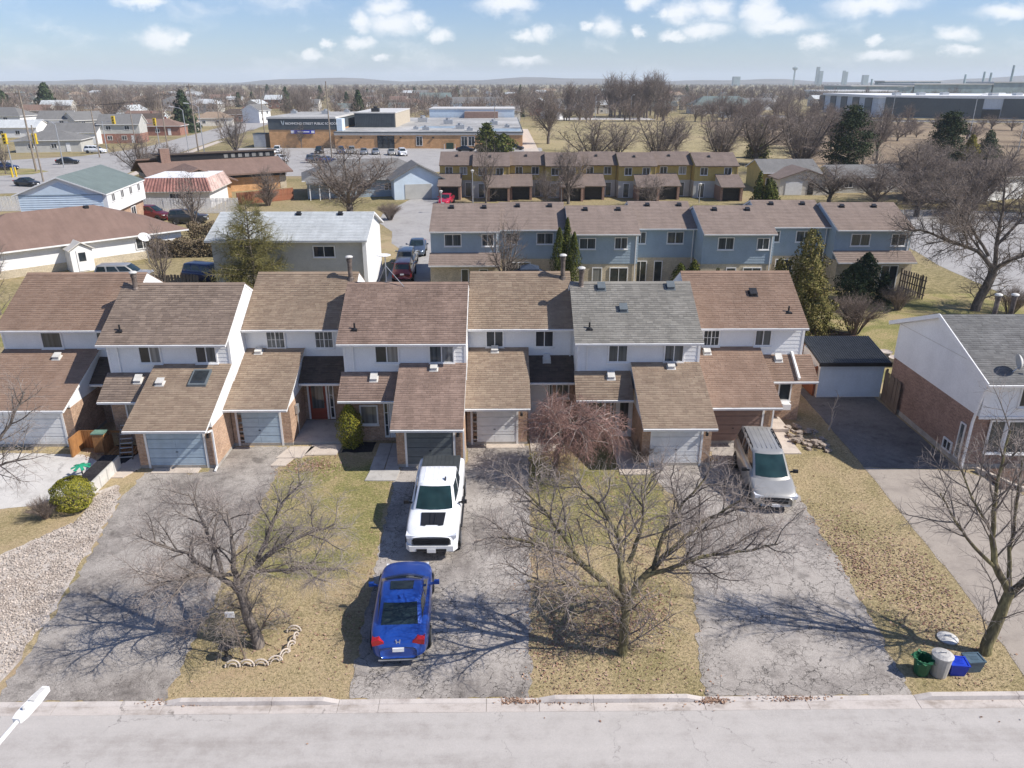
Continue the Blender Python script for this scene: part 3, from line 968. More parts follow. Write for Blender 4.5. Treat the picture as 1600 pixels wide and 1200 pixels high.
def pipe_vent(parent, x, y, y0, z0, y1, z1, h=0.3):
    z = z0 + (y - y0) / (y1 - y0) * (z1 - z0)
    mb = MB()
    mb.lathe([(0.12, 0.0), (0.11, 0.03), (0.045, 0.07), (0.045, h), (0.03, h)], 8, (x, y, z))
    mb.box(x - 0.15, x + 0.15, y - 0.17, y + 0.13, z - 0.06, z + 0.0)
    return mb.build('plumbing_vent', MAT['black'], parent)


def flue(parent, x, y, z0, z1, r=0.12):
    mb = MB()
    mb.lathe([(r * 1.9, z0), (r * 1.3, z0 + 0.25), (r, z0 + 0.3), (r, z1 - 0.3), (r * 1.25, z1 - 0.29), (r * 1.25, z1 - 0.16), (r, z1 - 0.15), (r, z1 - 0.1)], 12, (x, y, 0))
    f = mb.build('flue_pipe', MAT['rust_metal'], parent)
    MB().lathe([(r * 1.5, z1 - 0.1), (r * 1.7, z1 - 0.05), (r * 1.2, z1), (0.02, z1 + 0.03)], 12, (x, y, 0)).build('cap', MAT['vent_grey'], f)
    return f


def downspout(parent, x, y, z0, z1, out=0.0, foot=True, mat=None):
    mb = MB()
    mb.box(x - 0.035, x + 0.035, y - 0.07, y - 0.005, z0 + (0.12 if foot else 0), z1)
    if foot:
        mb.bar((x, y - 0.035, z0 + 0.13), (x, y - 0.38, z0 + 0.05), 0.07)
    if out:
        mb.bar((x, y - 0.035, z1 - 0.02), (x, y - out, z1 + 0.12), 0.07)
    return mb.build('downspout', mat or MAT['white'], parent)


# ------------------------------------------------------------------ front row of townhouses
PITCH = 2.0 / 3.7


def front_unit(i, x0, x1, Y, gside, gw, main, gar, por, gdoor, label, upwin, entry, vents=(), pipes=(), flues=(), gvents=(), pvents=(), sky_light=False, seed=0, por_ext=0.0, gtrim='white', split=None):
    W_ = x1 - x0
    t = thing('townhouse', label, 'townhouse', (x0, Y, 0), 0, 'attached townhouses of the front row')
    # lower storey
    w = MB()
    w.box(0, W_, -0.6, 6.4, 0, 2.7)
    w.build('brick_wall', MAT['brick'], t)
    # upper storey with gables
    zr = 7.0 - 0.14
    u = MB()
    u.prism([(0, 2.68), (6.4, 2.68), (6.4, 5.13), (3.2, zr), (0, 5.13)], 'x', 0.012, W_ - 0.012)
    up = u.build('upper_wall', MAT['siding'], t)
    lm = MB()
    laps(lm, (0, 0, 0), (1, 0, 0), (0, -1, 0), 2.75, 5.02, lambda z: (0.0, W_))

    def gab(z):
        lo = 0.0 if z < 5.13 else (z - 5.13) / ((zr - 5.13) / 3.2)
        return (lo, 6.4 - lo)
    laps(lm, (W_ - 0.012, 0, 0), (0, 1, 0), (1, 0, 0), 2.75, zr - 0.1, gab)
    laps(lm, (0.012, 6.4, 0), (0, -1, 0), (-1, 0, 0), 2.75, zr - 0.1, lambda z: (6.4 - gab(z)[1], 6.4 - gab(z)[0]))
    lm.build('lap_siding', MAT['siding'], up, kind='stuff')
    MB().box(W_ - 0.1, W_ + 0.01, -0.03, 0.0, 2.75, 4.98).build('corner_board', MAT['white'], up)
    MB().box(-0.01, 0.1, -0.03, 0.0, 2.75, 4.98).build('corner_board', MAT['white'], up)
    # main roof
    ov = 0.2
    ra, rb = -ov if gside == 'R' else 0.03, W_ + (0.015 if gside == 'R' else -0.03)
    r = slope('roof', t, ra, rb, -0.5, 5.0, 3.2, 7.0, MAT[main], seed=seed)
    slope('roof', t, ra, rb, 6.9, 5.0, 3.2, 7.0, MAT[main], tabs=False)
    MB().prism([(3.05, 6.935), (3.2, 7.03), (3.35, 6.935), (3.35, 6.965), (3.2, 7.06), (3.05, 6.965)], 'x', ra, rb).build('ridge_cap', MAT[main], r)
    for (px, py) in vents:
        box_vent(r, px, py, -0.5, 5.0, 3.2, 7.0, MAT['dark_metal'] if i != 6 else MAT['door_slate'], 0.34)
    for (px, py) in pipes:
        pipe_vent(r, px, py, -0.5, 5.0, 3.2, 7.0)
    for (px, py, z1) in flues:
        flue(r, px, py, 6.6, z1)
    # garage
    ga, gb = (0.0, gw) if gside == 'L' else (W_ - gw, W_)
    y0 = -3.4
    yr, zt, ze = -4.15, 3.86, 2.25
    sl_ = (zt - ze) / (0 - yr)
    gwall = MB()
    ztop = ze + sl_ * (y0 - yr) - 0.14
    for (a, b) in ((ga + 0.02, ga + 0.5), (gb - 0.52, gb - 0.02)):
        gwall.box(a, b, y0, -0.62, 0, min(2.05, ztop))
    gwall.box(ga + 0.06, gb - 0.06, y0 + 0.05, -0.63, 0, 1.98)
    gwall.build('garage_wall', MAT['brick'], t)
    gs = MB()
    gs.prism([(y0, 2.0), (0, 2.0), (0, zt - 0.13), (y0, ztop + 0.005)], 'x', ga + 0.03, gb - 0.03)
    gsid = gs.build('garage_siding', MAT['siding'], t)
    fm = MB()
    fm.box(ga + 0.005, gb - 0.005, y0 - 0.012, -0.605, -0.02, 0.16)
    fm.build('foundation', MAT['found'], t)
    dx0 = ga + 0.5 if gside == 'R' else ga + 0.3
    dx1 = gb - 0.5 if gside == 'R' else gb - 0.55
    garage_door(t, dx0, dx1, 1.95, y0 + 0.03, gdoor, frame=gtrim, z0=0.06)
    ge0, ge1 = ga - (0.1 if gside == 'R' else 0.02), gb + (0.1 if gside == 'L' else 0.0)
    gr = slope('garage_roof', t, ge0, ge1, yr, ze, -0.016, zt, MAT[gar], seed=seed + 1)
    for (px, py) in gvents:
        box_vent(gr, px, py, yr, ze, 0, zt, MAT['vent_grey'], 0.3)
    if sky_light:
        yy, zz = -1.05, ze + sl_ * (-1.05 - yr)
        for nm, mt, s, e0, e1 in (('skylight', MAT['door_slate'], 0.42, 0.02, 0.13), ('skylight_pane', MAT['glass'], 0.34, 0.132, 0.14)):
            mb = MB()
            mb.prism([(yy - s * 1.2, zz - s * 1.2 * sl_ + e0), (yy + s * 1.2, zz + s * 1.2 * sl_ + e0), (yy + s * 1.2, zz + s * 1.2 * sl_ + e1), (yy - s * 1.2, zz - s * 1.2 * sl_ + e1)], 'x', gb - 1.2 - s, gb - 1.2 + s)
            o_ = mb.build(nm, mt, gr if nm == 'skylight' else gr)
    # porch
    pa, pb = (gb + 0.02, W_) if gside == 'L' else (0.0, ga - 0.12)
    py0, pz0, pz1 = -1.45, 2.5, 3.42
    pr = slope('porch_roof', t, pa - (0.15 if gside == 'R' else 0), pb + por_ext, py0, pz0, -0.016, pz1, MAT[por], seed=seed + 2)
    for (px, py) in pvents:
        box_vent(pr, px, py, py0, pz0, 0, pz1, MAT['vent_grey'], 0.3)
    ps = MB()
    psl = (pz1 - pz0) / (0 - py0)
    ps.prism([(-0.62, 2.69), (0, 2.69), (0, pz1 - 0.13), (-0.62, pz1 - 0.13 - psl * 0.62)], 'x', pa, pb - 0.02)
    ps.build('porch_gable', MAT['siding'], t)
    # upper windows
    for (a, b, za, zb, kw) in upwin:
        window(t, a, b, za, zb, -0.016, **kw)
    for e in entry:
        if e[0] == 'door':
            door(t, e[1], e[2], e[3], e[4], -0.602, **e[5])
        else:
            window(t, e[1], e[2], e[3], e[4], -0.602, **e[5])
    return t


WK = dict(panes=2, glass='curtain_dim', glass2='curtain_dim')
H = {}
H[1] = front_unit(1, -25.35, -18.98, 37.2, 'L', 4.7, 'sh_red', 'sh_red', 'sh_dark', 'door_pale',
                  'left end townhouse with plain red-brown roof, cut by the left edge of the photo',
                  [(2.0, 2.95, 3.95, 4.75, dict(panes=1, glass='curtain_dim')), (4.8, 5.85, 3.95, 4.75, dict(panes=1, glass='curtain_dim'))],
                  [('door', 5.2, 6.05, 0.2, 2.2, dict(mat='door_white', glazed=0.4))],
                  gvents=[(2.95, -0.7)], pipes=[(5.55, 2.2)], seed=10)
H[2] = front_unit(2, -18.98, -13.12, 34.9, 'R', 3.55, 'sh_brown', 'sh_tan', 'sh_brown', 'door_blue',
                  'townhouse with mottled brown roof and a skylight over its blue-grey garage',
                  [(1.55, 2.5, 3.95, 4.72, dict(panes=2, glass='glass', glass2='curtain')), (4.25, 5.15, 3.95, 4.72, dict(panes=2, glass='glass', glass2='curtain_dim'))],
                  [('win', 0.75, 1.75, 1.1, 2.05, dict(panes=1, glass='curtain'))],
                  pipes=[(0.65, 0.3)], flues=[(0.5, 2.9, 7.7)], gvents=[(2.9, -1.35)], pvents=[(1.45, -0.45)], sky_light=True, seed=20)
H[3] = front_unit(3, -13.12, -7.72, 37.2, 'L', 2.85, 'sh_tan', 'sh_tan', 'sh_dark', 'door_blue',
                  'townhouse with tan roof, red-bottomed front door and wide concrete porch',
                  [(1.1, 1.95, 3.9, 4.72, dict(panes=2, glass='curtain_dim', grid=True)), (3.55, 4.4, 3.9, 4.72, dict(panes=2, glass='curtain_dim', grid=True))],
                  [('door', 3.1, 3.95, 0.18, 2.2, dict(mat='door_red', glazed=0.3, side=(4.1, 4.35))), ('win', 4.75, 5.25, 1.2, 2.1, dict(panes=1, glass='curtain_dim'))],
                  flues=[(5.0, 2.75, 8.0)], gvents=[(0.7, -0.35)], seed=30)
H[4] = front_unit(4, -7.72, -1.84, 34.9, 'R', 3.1, 'sh_rust', 'sh_rust', 'sh_rust', 'door_slate',
                  'townhouse with weathered red-brown roof and dark slate garage door behind the pickup',
                  [(1.55, 2.6, 3.92, 4.75, dict(panes=2, glass='glass', glass2='curtain')), (4.15, 5.25, 3.92, 4.75, dict(panes=2, glass='curtain_dim', glass2='curtain'))],
                  [('win', 0.75, 1.5, 0.95, 1.85, dict(panes=1, glass='curtain')), ('door', 2.2, 2.95, 0.2, 2.2, dict(glazed=0.1, side=(1.85, 2.08)))],
                  pipes=[(0.55, 0.35)], gvents=[(4.35, -0.45)], pvents=[(1.45, -0.4)], seed=40)
H[5] = front_unit(5, -1.84, 3.54, 37.2, 'L', 2.95, 'sh_tan', 'sh_tan', 'sh_dark', 'door_pale',
                  'townhouse with tan roof, white front door and pale grey garage door',
                  [(0.95, 1.75, 3.92, 4.7, dict(panes=2, glass='glass')), (3.45, 4.3, 3.92, 4.7, dict(panes=2, glass='glass'))],
                  [('door', 3.15, 4.0, 0.15, 2.15, dict(side=(4.12, 4.3))), ('win', 4.55, 5.1, 1.35, 2.1, dict(panes=2, glass='curtain_dim'))],
                  flues=[(4.95, 2.8, 8.05)], gvents=[(1.35, -0.3)], pvents=[(4.0, -0.3)], seed=50)
H[6] = front_unit(6, 3.54, 9.42, 34.9, 'R', 3.2, 'sh_grey', 'sh_tan', 'sh_tan', 'door_pale',
                  'townhouse with grey shingle roof above tan garage and porch roofs',
                  [(1.5, 2.35, 3.92, 4.72, dict(panes=2, glass='curtain_dim')), (4.2, 5.05, 3.92, 4.72, dict(panes=2, glass='curtain_dim'))],
                  [('win', 0.55, 1.3, 1.1, 2.1, dict(panes=2, glass='curtain_dim')), ('door', 1.95, 2.6, 0.2, 2.2, dict(glazed=0.15, side=(1.6, 1.8)))],
                  vents=[(1.35, 2.8), (4.85, 2.85), (2.3, 1.45)], pipes=[(0.55, 0.35)], flues=[(0.35, 3.0, 7.85)], gvents=[(4.45, -0.4)], pvents=[(1.6, -0.35)], seed=60)
H[7] = front_unit(7, 9.42, 15.3, 37.2, 'L', 3.55, 'sh_red', 'sh_red', 'sh_red', 'door_brown',
                  'right end townhouse with red-brown roofs and brown garage door behind the minivan',
                  [(0.75, 1.5, 3.95, 4.75, dict(panes=2, glass='glass', grid=True)), (3.4, 4.15, 3.95, 4.75, dict(panes=2, glass='curtain_dim'))],
                  [('door', 3.75, 4.2, 0.2, 2.2, dict(side=(4.28, 4.42))), ('win', 4.75, 5.3, 1.15, 2.1, dict(panes=1, glass='glass'))],
                  vents=[(3.55, 1.65)], pipes=[(5.1, 0.5)], gvents=[(0.85, -0.5)], pvents=[(4.6, -0.3)], seed=70, por_ext=0.45, gtrim='white')
# white barge trim on the end unit's roof edge, downspouts, small fixtures
for k, xs_ in ((4, (0.45, 5.94)), (6, (0.45, 5.95)), (2, (0.5,))):
    for xx in xs_:
        z0_ = 3.45 if xx < 3 else 0.0
        if xx < 3:
            downspout(H[k], xx, -0.016, z0_, 4.85, out=0.45, foot=False)
for k, gx in ((2, 5.84), (4, 5.86), (7, 3.5)):
    downspout(H[k], gx + 0.0, -3.43, 0.0, 1.95, out=0.55)
for k in (3, 5):
    downspout(H[k], 5.2, -0.016, 3.3, 4.85, out=0.45, foot=False)
# porch eave of the end unit is edged by a white board running down the slope
MB().bar((5.35, -1.46, 2.62), (5.35, 0.0, 3.54), 0.1, 0.16).build('barge_board', MAT['white'], H[7])
# wall lamps, meter, house fittings
for k, (x_, y_, z_) in ((3, (2.86, -2.4, 1.3)),):
    m = MB()
    m.box(x_, x_ + 0.12, y_ - 0.15, y_ + 0.15, z_, z_ + 0.45)
    m.tube([(x_ + 0.05, y_, z_), (x_ + 0.05, y_, 0.1)], 0.03, 6)
    m.build('electric_meter', MAT['galv'], H[k])
for k in (2, 4, 5, 6):
    gx = {2: 5.62, 4: 5.6, 5: 2.65, 6: 5.62}[k]
    m = MB()
    m.lathe([(0.02, 0), (0.07, 0.03), (0.06, 0.2), (0.02, 0.24)], 8, (gx, -3.5, 1.55))
    m.build('wall_lamp', MAT['dark_metal'], H[k])
# hall lantern and mailbox at the white door
MB().box(4.42, 4.75, -0.78, -0.62, 1.0, 1.18).build('mailbox', MAT['black'], H[5])
# air conditioner and boxes in the end unit's window
ac = MB()
ac.box(4.6, 5.3, -1.05, -0.66, 0.75, 1.05)
ac.build('window_air_conditioner', MAT['white'], H[7])

# ------------------------------------------------------------------ white house at the right
def right_house():
    t = thing('detached_house', 'white and brick two-storey house with grey roof at the right edge', 'house', (20.9, 31.0, 0))
    D_ = 7.6
    Wd = 11.0
    MB().box(0.0, Wd, 0.0, D_, 0, 2.75).build('brick_wall', MAT['brick_brown'], t)
    MB().box(-0.012, Wd, -0.02, D_ + 0.02, -0.02, 0.28).build('foundation', MAT['found'], t)
    u = MB()
    u.prism([(-0.35, 2.76), (D_ + 0.02, 2.76), (D_ + 0.02, 4.6), (D_ / 2, 6.1), (-0.35, 4.5)], 'x', -0.03, Wd)
    up = u.build('upper_wall', MAT['siding'], t)
    lm = MB()
    laps(lm, (0, -0.352, 0), (1, 0, 0), (0, -1, 0), 2.8, 4.5, lambda z: (0.25, Wd), expo=0.12)
    lm.build('lap_siding', MAT['siding'], up, kind='stuff')
    MB().box(-0.045, 0.25, -0.375, -0.352, 2.8, 4.48).build('corner_board', MAT['white'], up)
    MB().box(-0.06, Wd, -0.40, -0.34, 2.68, 2.79).build('band_board', MAT['white'], up)
    seam = MB()
    seam.bar((-0.035, 1.2, 4.85), (-0.035, D_ - 0.1, 4.62), 0.012, 0.03)
    seam.build('joint_strip', MAT['vent_grey'], up)
    yr = D_ / 2
    r = slope('roof', t, -0.30, Wd, -0.8, 4.48, yr, 6.22, MAT['sh_slate'], seed=81)
    slope('roof', t, -0.30, Wd, D_ + 0.55, 4.55, yr, 6.22, MAT['sh_slate'], tabs=False)
    bb = MB()
    bb.bar((-0.31, -0.82, 4.44), (-0.31, yr, 6.18), 0.05, 0.2)
    bb.bar((-0.312, D_ + 0.6, 4.5), (-0.312, yr, 6.18), 0.05, 0.2)
    bb.build('barge_board', MAT['white'], t)
    window(t, 1.55, 3.4, 3.3, 4.15, -0.37, panes=2, glass='glass')
    # bow window under the overhang
    window(t, 0.75, 1.35, 0.95, 2.45, -0.10, panes=1, glass='curtain_dim')
    window(t, 1.5, 4.2, 0.95, 2.45, -0.16, panes=2, glass='curtain_dim', trim=0.09)
    # basement windows in the side wall
    Mx = Matrix.Translation((0, 0, 0)) @ Matrix.Rotation(rad(-90), 4, 'Z')
    window(t, -1.75, -1.15, 0.32, 0.75, -0.012, M=Mx, panes=2, glass='glass', sill=False)
    window(t, -0.75, -0.45, 0.35, 2.0, -0.012, M=Mx, panes=1, glass='curtain_dim', sill=False, trim=0.05)
    ds = MB()
    ds.bar((0.6, -0.72, 4.35), (-0.12, -0.42, 4.1), 0.09)
    ds.bar((-0.12, -0.42, 4.1), (-0.12, -0.1, 2.4), 0.09)
    ds.bar((-0.12, -0.1, 2.4), (-0.1, -0.05, 0.1), 0.09)
    ds.build('downspout', MAT['white'], t)
    for xx in (2.9, 3.7):
        flue(r, xx, yr + 0.9, 5.7, 7.0, 0.11)
    # dish on the front slope
    d = MB()
    d.lathe([(0.02, 0.0), (0.16, 0.03), (0.28, 0.09), (0.36, 0.17), (0.35, 0.18), (0.15, 0.05), (0.02, 0.02)], 16, (0, 0, 0), 'y')
    dish = thing('satellite_dish', 'grey satellite dish standing on the grey roof slope at the right edge', 'satellite dish', (22.3, 30.85, 5.3), rad(75))
    o = d.build('reflector', MAT['vent_grey'], dish, smooth=True)
    o.rotation_euler = (rad(-12), 0, 0)
    m = MB()
    m.tube([(0, 0.05, 0.0), (0, 0.1, -0.3), (0, 0.3, -0.52)], 0.025, 6)
    m.tube([(0, 0, -0.2), (0, -0.45, -0.15)], 0.015, 6)
    m.box(-0.05, 0.05, -0.52, -0.42, -0.2, -0.1)
    m.build('mast', MAT['galv'], dish)
    return t


right_house()
# raised flower bed in front of it
bed = thing('flower_bed', 'raised bed of dark mulch with pale stone edging before the right house', 'flower bed', (22.4, 29.2, 0))
MB().box(-0.85, 6.0, -0.1, 1.55, 0.0, 0.16).build('mulch', MAT['mulch'], bed)
for k, (a, b) in enumerate((((-1.0, 1.6), (-0.55, 0.7)), ((-0.55, 0.68), (-0.1, -0.2)), ((-0.1, -0.22), (1.3, -0.22)), ((1.32, -0.22), (2.7, -0.22)), ((2.72, -0.22), (4.1, -0.22)))):
    MB().bar((a[0], a[1], 0.11), (b[0], b[1], 0.11), 0.16, 0.22).build('edging_stone', MAT['concrete'], bed)
# ------------------------------------------------------------------ shed
sh = thing('garden_shed', 'white lap-sided shed with black corrugated roof beside the dark driveway', 'shed', (17.45, 39.6, 0))
MB().box(0.0, 3.55, 0, 2.6, 0.02, 2.2).build('wall', MAT['siding'], sh)
lm = MB()
laps(lm, (0, -0.001, 0), (1, 0, 0), (0, -1, 0), 0.08, 2.16, lambda z: (0, 3.55), expo=0.115, proud=0.02)
laps(lm, (3.551, 0, 0), (0, 1, 0), (1, 0, 0), 0.08, 2.16, lambda z: (0, 2.6), expo=0.115, proud=0.02)
lm.build('lap_siding', MAT['pale_blue'], sh, kind='stuff')
rm = MB()
n = 30
for k in range(n):
    a = -0.2 + 3.95 * k / n
    w = 3.95 / n
    rm.face([(a, -0.3, 2.17), (a + w * 0.5, -0.3, 2.22), (a + w * 0.5, 2.75, 2.76), (a, 2.75, 2.71)])
    rm.face([(a + w * 0.5, -0.3, 2.22), (a + w, -0.3, 2.17), (a + w, 2.75, 2.71), (a + w * 0.5, 2.75, 2.76)])
rf = MB().prism([(-0.3, 2.16), (-0.3, 2.08), (2.75, 2.62), (2.75, 2.7)], 'x', -0.2, 3.75).build('roof', MAT['dark_metal'], sh)
rm.build('corrugated_sheet', M_('black_roof_sheet', (0.05, 0.055, 0.06), 0.45, var=0.2), rf)
MB().box(-0.22, 3.77, -0.36, -0.301, 1.98, 2.2).build('gutter', MAT['dark_metal'], rf)
# ------------------------------------------------------------------ fences


def plank_fence(name, label, pts, h, mat, pw=0.14, gap=0.012, pick=True, z0=0.03, rails=2, cap=False, lean=0.0, post=None, var=0.03, seed=2):
    """planks one by one between the points, each a part; or joined when they are too fine to pick apart"""
    rr = random.Random(seed)
    t = thing(name, label, 'fence', (pts[0][0], pts[0][1], 0))
    o = Vector((pts[0][0], pts[0][1], 0))
    mb, rl, ps = MB(), MB(), MB()
    me = None
    for a, b in zip(pts[:-1], pts[1:]):
        a, b = Vector((a[0], a[1], 0)) - o, Vector((b[0], b[1], 0)) - o
        L = (b - a).length
        u = (b - a) / L
        nrm = Vector((u.y, -u.x, 0))
        n = int(L / (pw + gap))
        ang = math.atan2(u.y, u.x)
        for k in range(n):
            c = a + u * ((k + 0.5) * L / n)
            hh = h + rr.uniform(-var, var)
            if pick:
                m = MB()
                if me is None:
                    m.prism([(-pw / 2, 0), (pw / 2, 0), (pw / 2, 0.96), (pw * 0.3, 1.0), (-pw * 0.3, 1.0), (-pw / 2, 0.96)], 'y', -0.012, 0.012)
                    me = m.mesh('plank', mat)
                p = obj('plank', me, t, (c.x, c.y, z0), ang)
                p.scale = (1, 1, hh)
                p.rotation_euler = (rr.uniform(-0.015, 0.015), rr.uniform(-0.012, 0.012), ang)
            else:
                d = u * (pw / 2)
                mb.bar(c + Vector((0, 0, z0)), c + Vector((0, 0, hh)), pw, 0.025, up=tuple(nrm))
        for q in range(rails):
            zz = z0 + h * (0.2 + 0.6 * q / max(1, rails - 1))
            rl.bar(a + Vector((0, 0, zz)) + nrm * -0.035, b + Vector((0, 0, zz)) + nrm * -0.035, 0.04, 0.09)
        k = 0
        while k * 2.4 <= L + 0.01:
            c = a + u * min(L, k * 2.4) - nrm * 0.09
            MB().box(c.x - 0.045, c.x + 0.045, c.y - 0.045, c.y + 0.045, 0, h + 0.06).build('post', post or mat, t)
            k += 1
    if not pick:
        mb.build('plank', mat, t, kind='stuff')
    rl.build('rail', post or mat, t)
    return t


plank_fence('wooden_fence', 'short weathered wooden fence between the shed and the right house', [(20.95, 39.3), (20.85, 37.9), (20.75, 37.1)], 1.75, MAT['wood'], seed=3)
plank_fence('wooden_fence', 'reddish side fence squeezed between end townhouse and shed', [(15.9, 43.2), (17.3, 42.3), (17.3, 39.8)], 1.7, MAT['wood_red'], seed=4)
plank_fence('wooden_fence', 'weathered dark board fence behind the silver roof house cars', [(-33.2, 63.6), (-25.4, 62.9)], 1.5, MAT['wood'], pw=0.22, gap=0.05, seed=5)
plank_fence('wooden_fence', 'tall slatted screen fence at the end patio of the blue row', [(33.2, 62.9), (33.9, 60.0)], 1.9, MAT['wood'], pw=0.15, gap=0.12, rails=3, seed=6)
plank_fence('white_fence', 'long white slat fence behind the parked dark van and suv', [(-49.5, 104.5), (-35.5, 104.8)], 2.0, MAT['white'], pw=0.12, gap=0.05, pick=True, seed=7)
plank_fence('white_fence', 'white slat fence at the left edge behind the blue gabled house', [(-78, 106), (-58, 107.5)], 2.0, MAT['white'], pw=0.12, gap=0.05, pick=True, seed=8)
plank_fence('wooden_fence', 'red-brown fence beside the brown-roofed hall and street', [(-38.0, 112.0), (-31.5, 117.8)], 1.7, MAT['wood_red'], seed=9)

# wooden bin enclosure and things beside the left townhouses
enc = thing('wooden_enclosure', 'orange-stained wooden plank enclosure beside the left end garage', 'enclosure', (-20.4, 32.6, 0))
for k in range(8):
    MB().box(0.05 + k * 0.17, 0.2 + k * 0.17, 1.0, 1.03, 0.02, 0.95).build('plank', MAT['wood_orange'], enc)
for k in range(6):
    MB().box(1.5, 1.53, 0.1 + k * 0.16, 0.24 + k * 0.16, 0.02, 0.8).build('plank', MAT['wood_orange'], enc)
for k in range(7):
    MB().box(1.62 + k * 0.2, 1.78 + k * 0.2, 0.1, 0.95, 0.1 + 0.002 * k, 0.14 + 0.002 * k).build('plank', MAT['wood_orange'], enc)
MB().box(0.0, 3.1, 1.04, 1.1, 0.8, 0.9).build('rail', MAT['wood_orange'], enc)
MB().box(0.0, 0.08, 0.0, 1.0, 0.0, 0.95).build('post', MAT['wood_orange'], enc)
lt = thing('lattice_panel', 'tilted grey lattice panel leaning beside the wooden enclosure', 'lattice', (-17.95, 32.2, 0))
fr = MB()
fr.bar((0, 0, 0.05), (-0.55, 1.7, 1.15), 0.06)
fr.bar((0.55, 0.1, 0.05), (-0.05, 1.8, 1.15), 0.06)
fr.build('frame', MAT['wood'], lt)
for k in range(8):
    q = (k + 0.5) / 8
    MB().bar((-0.55 * q, 1.7 * q, 0.08 + 1.1 * q), (0.55 - 0.6 * q, 0.1 + 1.7 * q, 0.08 + 1.1 * q), 0.05, 0.03).build('slat', MAT['vent_grey'], lt)
pb = thing('planter_box', 'grey panelled planter box between the round bush and path', 'planter', (-18.35, 29.0, 0))
MB().box(0.0, 0.75, 0.0, 2.6, 0.0, 0.62).build('box', MAT['grey_siding'], pb)
for k in range(4):
    MB().box(0.751, 0.77, 0.06 + k * 0.64, 0.62 + k * 0.64, 0.04, 0.58).build('panel', MAT['vent_grey'], pb)
MB().box(0.05, 0.7, 0.05, 2.55, 0.61, 0.66).build('soil', MAT['soil_dark'], pb)
st = thing('plant_stand', 'bright green star-shaped plastic plant stand on the grey planter', 'plant stand', (-18.9, 30.7, 0))
m = MB()
for k in range(7):
    a = k * 2 * math.pi / 7
    m.prism([(0.0, 0.0), (0.14, 0.06), (0.42, 0.0), (0.14, -0.06)], 'z', 0.55, 0.58) if False else None
    ca, sa = math.cos(a), math.sin(a)
    m.bar((0, 0, 0.62), (0.4 * ca, 0.4 * sa, 0.5), 0.13, 0.03)
m.build('leaf', M_('green_plastic', (0.03, 0.36, 0.20), 0.5, var=0.2), st)
MB().tube([(0, 0, 0), (0, 0, 0.6)], 0.03, 6).build('stem', MAT['dark_metal'], st)
gb_ = thing('green_bin', 'small green-lidded bin inside the wooden enclosure', 'bin', (-19.55, 33.1, 0))
MB().box(0, 0.55, 0, 0.4, 0, 0.95).build('body', MAT['wood_orange'], gb_)
MB().box(-0.03, 0.58, -0.03, 0.43, 0.955, 1.02).build('lid', M_('dull_green_lid', (0.16, 0.27, 0.21), 0.6), gb_)

# stones at the end unit
for gx, gy, n, sz, lab in ((14.75, 34.2, 60, 0.16, 'heap of flat garden stones by the end townhouse corner'),):
    rs = random.Random(5)
    t = thing('rock_garden', lab, 'rocks', (gx, gy, 0))
    for k in range(n):
        x_ = rs.uniform(-0.7, 1.0)
        y_ = rs.uniform(-1.2, 1.3) - x_ * 0.3
        s = sz * rs.uniform(0.5, 1.3)
        m = MB()
        pr = [(s * rs.uniform(0.8, 1.1) * math.cos(a), s * rs.uniform(0.5, 0.9) * math.sin(a)) for a in [q * math.pi / 3 for q in range(6)]]
        m.prism(pr, 'z', 0.0, s * rs.uniform(0.35, 0.8))
        o = m.build('stone', MAT['rock'], t)
        o.location = (x_, y_, 0.02 + (0.12 if rs.random() < 0.3 else 0))
        o.rotation_euler = (rs.uniform(-.25, .25), rs.uniform(-.25, .25), rs.uniform(0, 6))

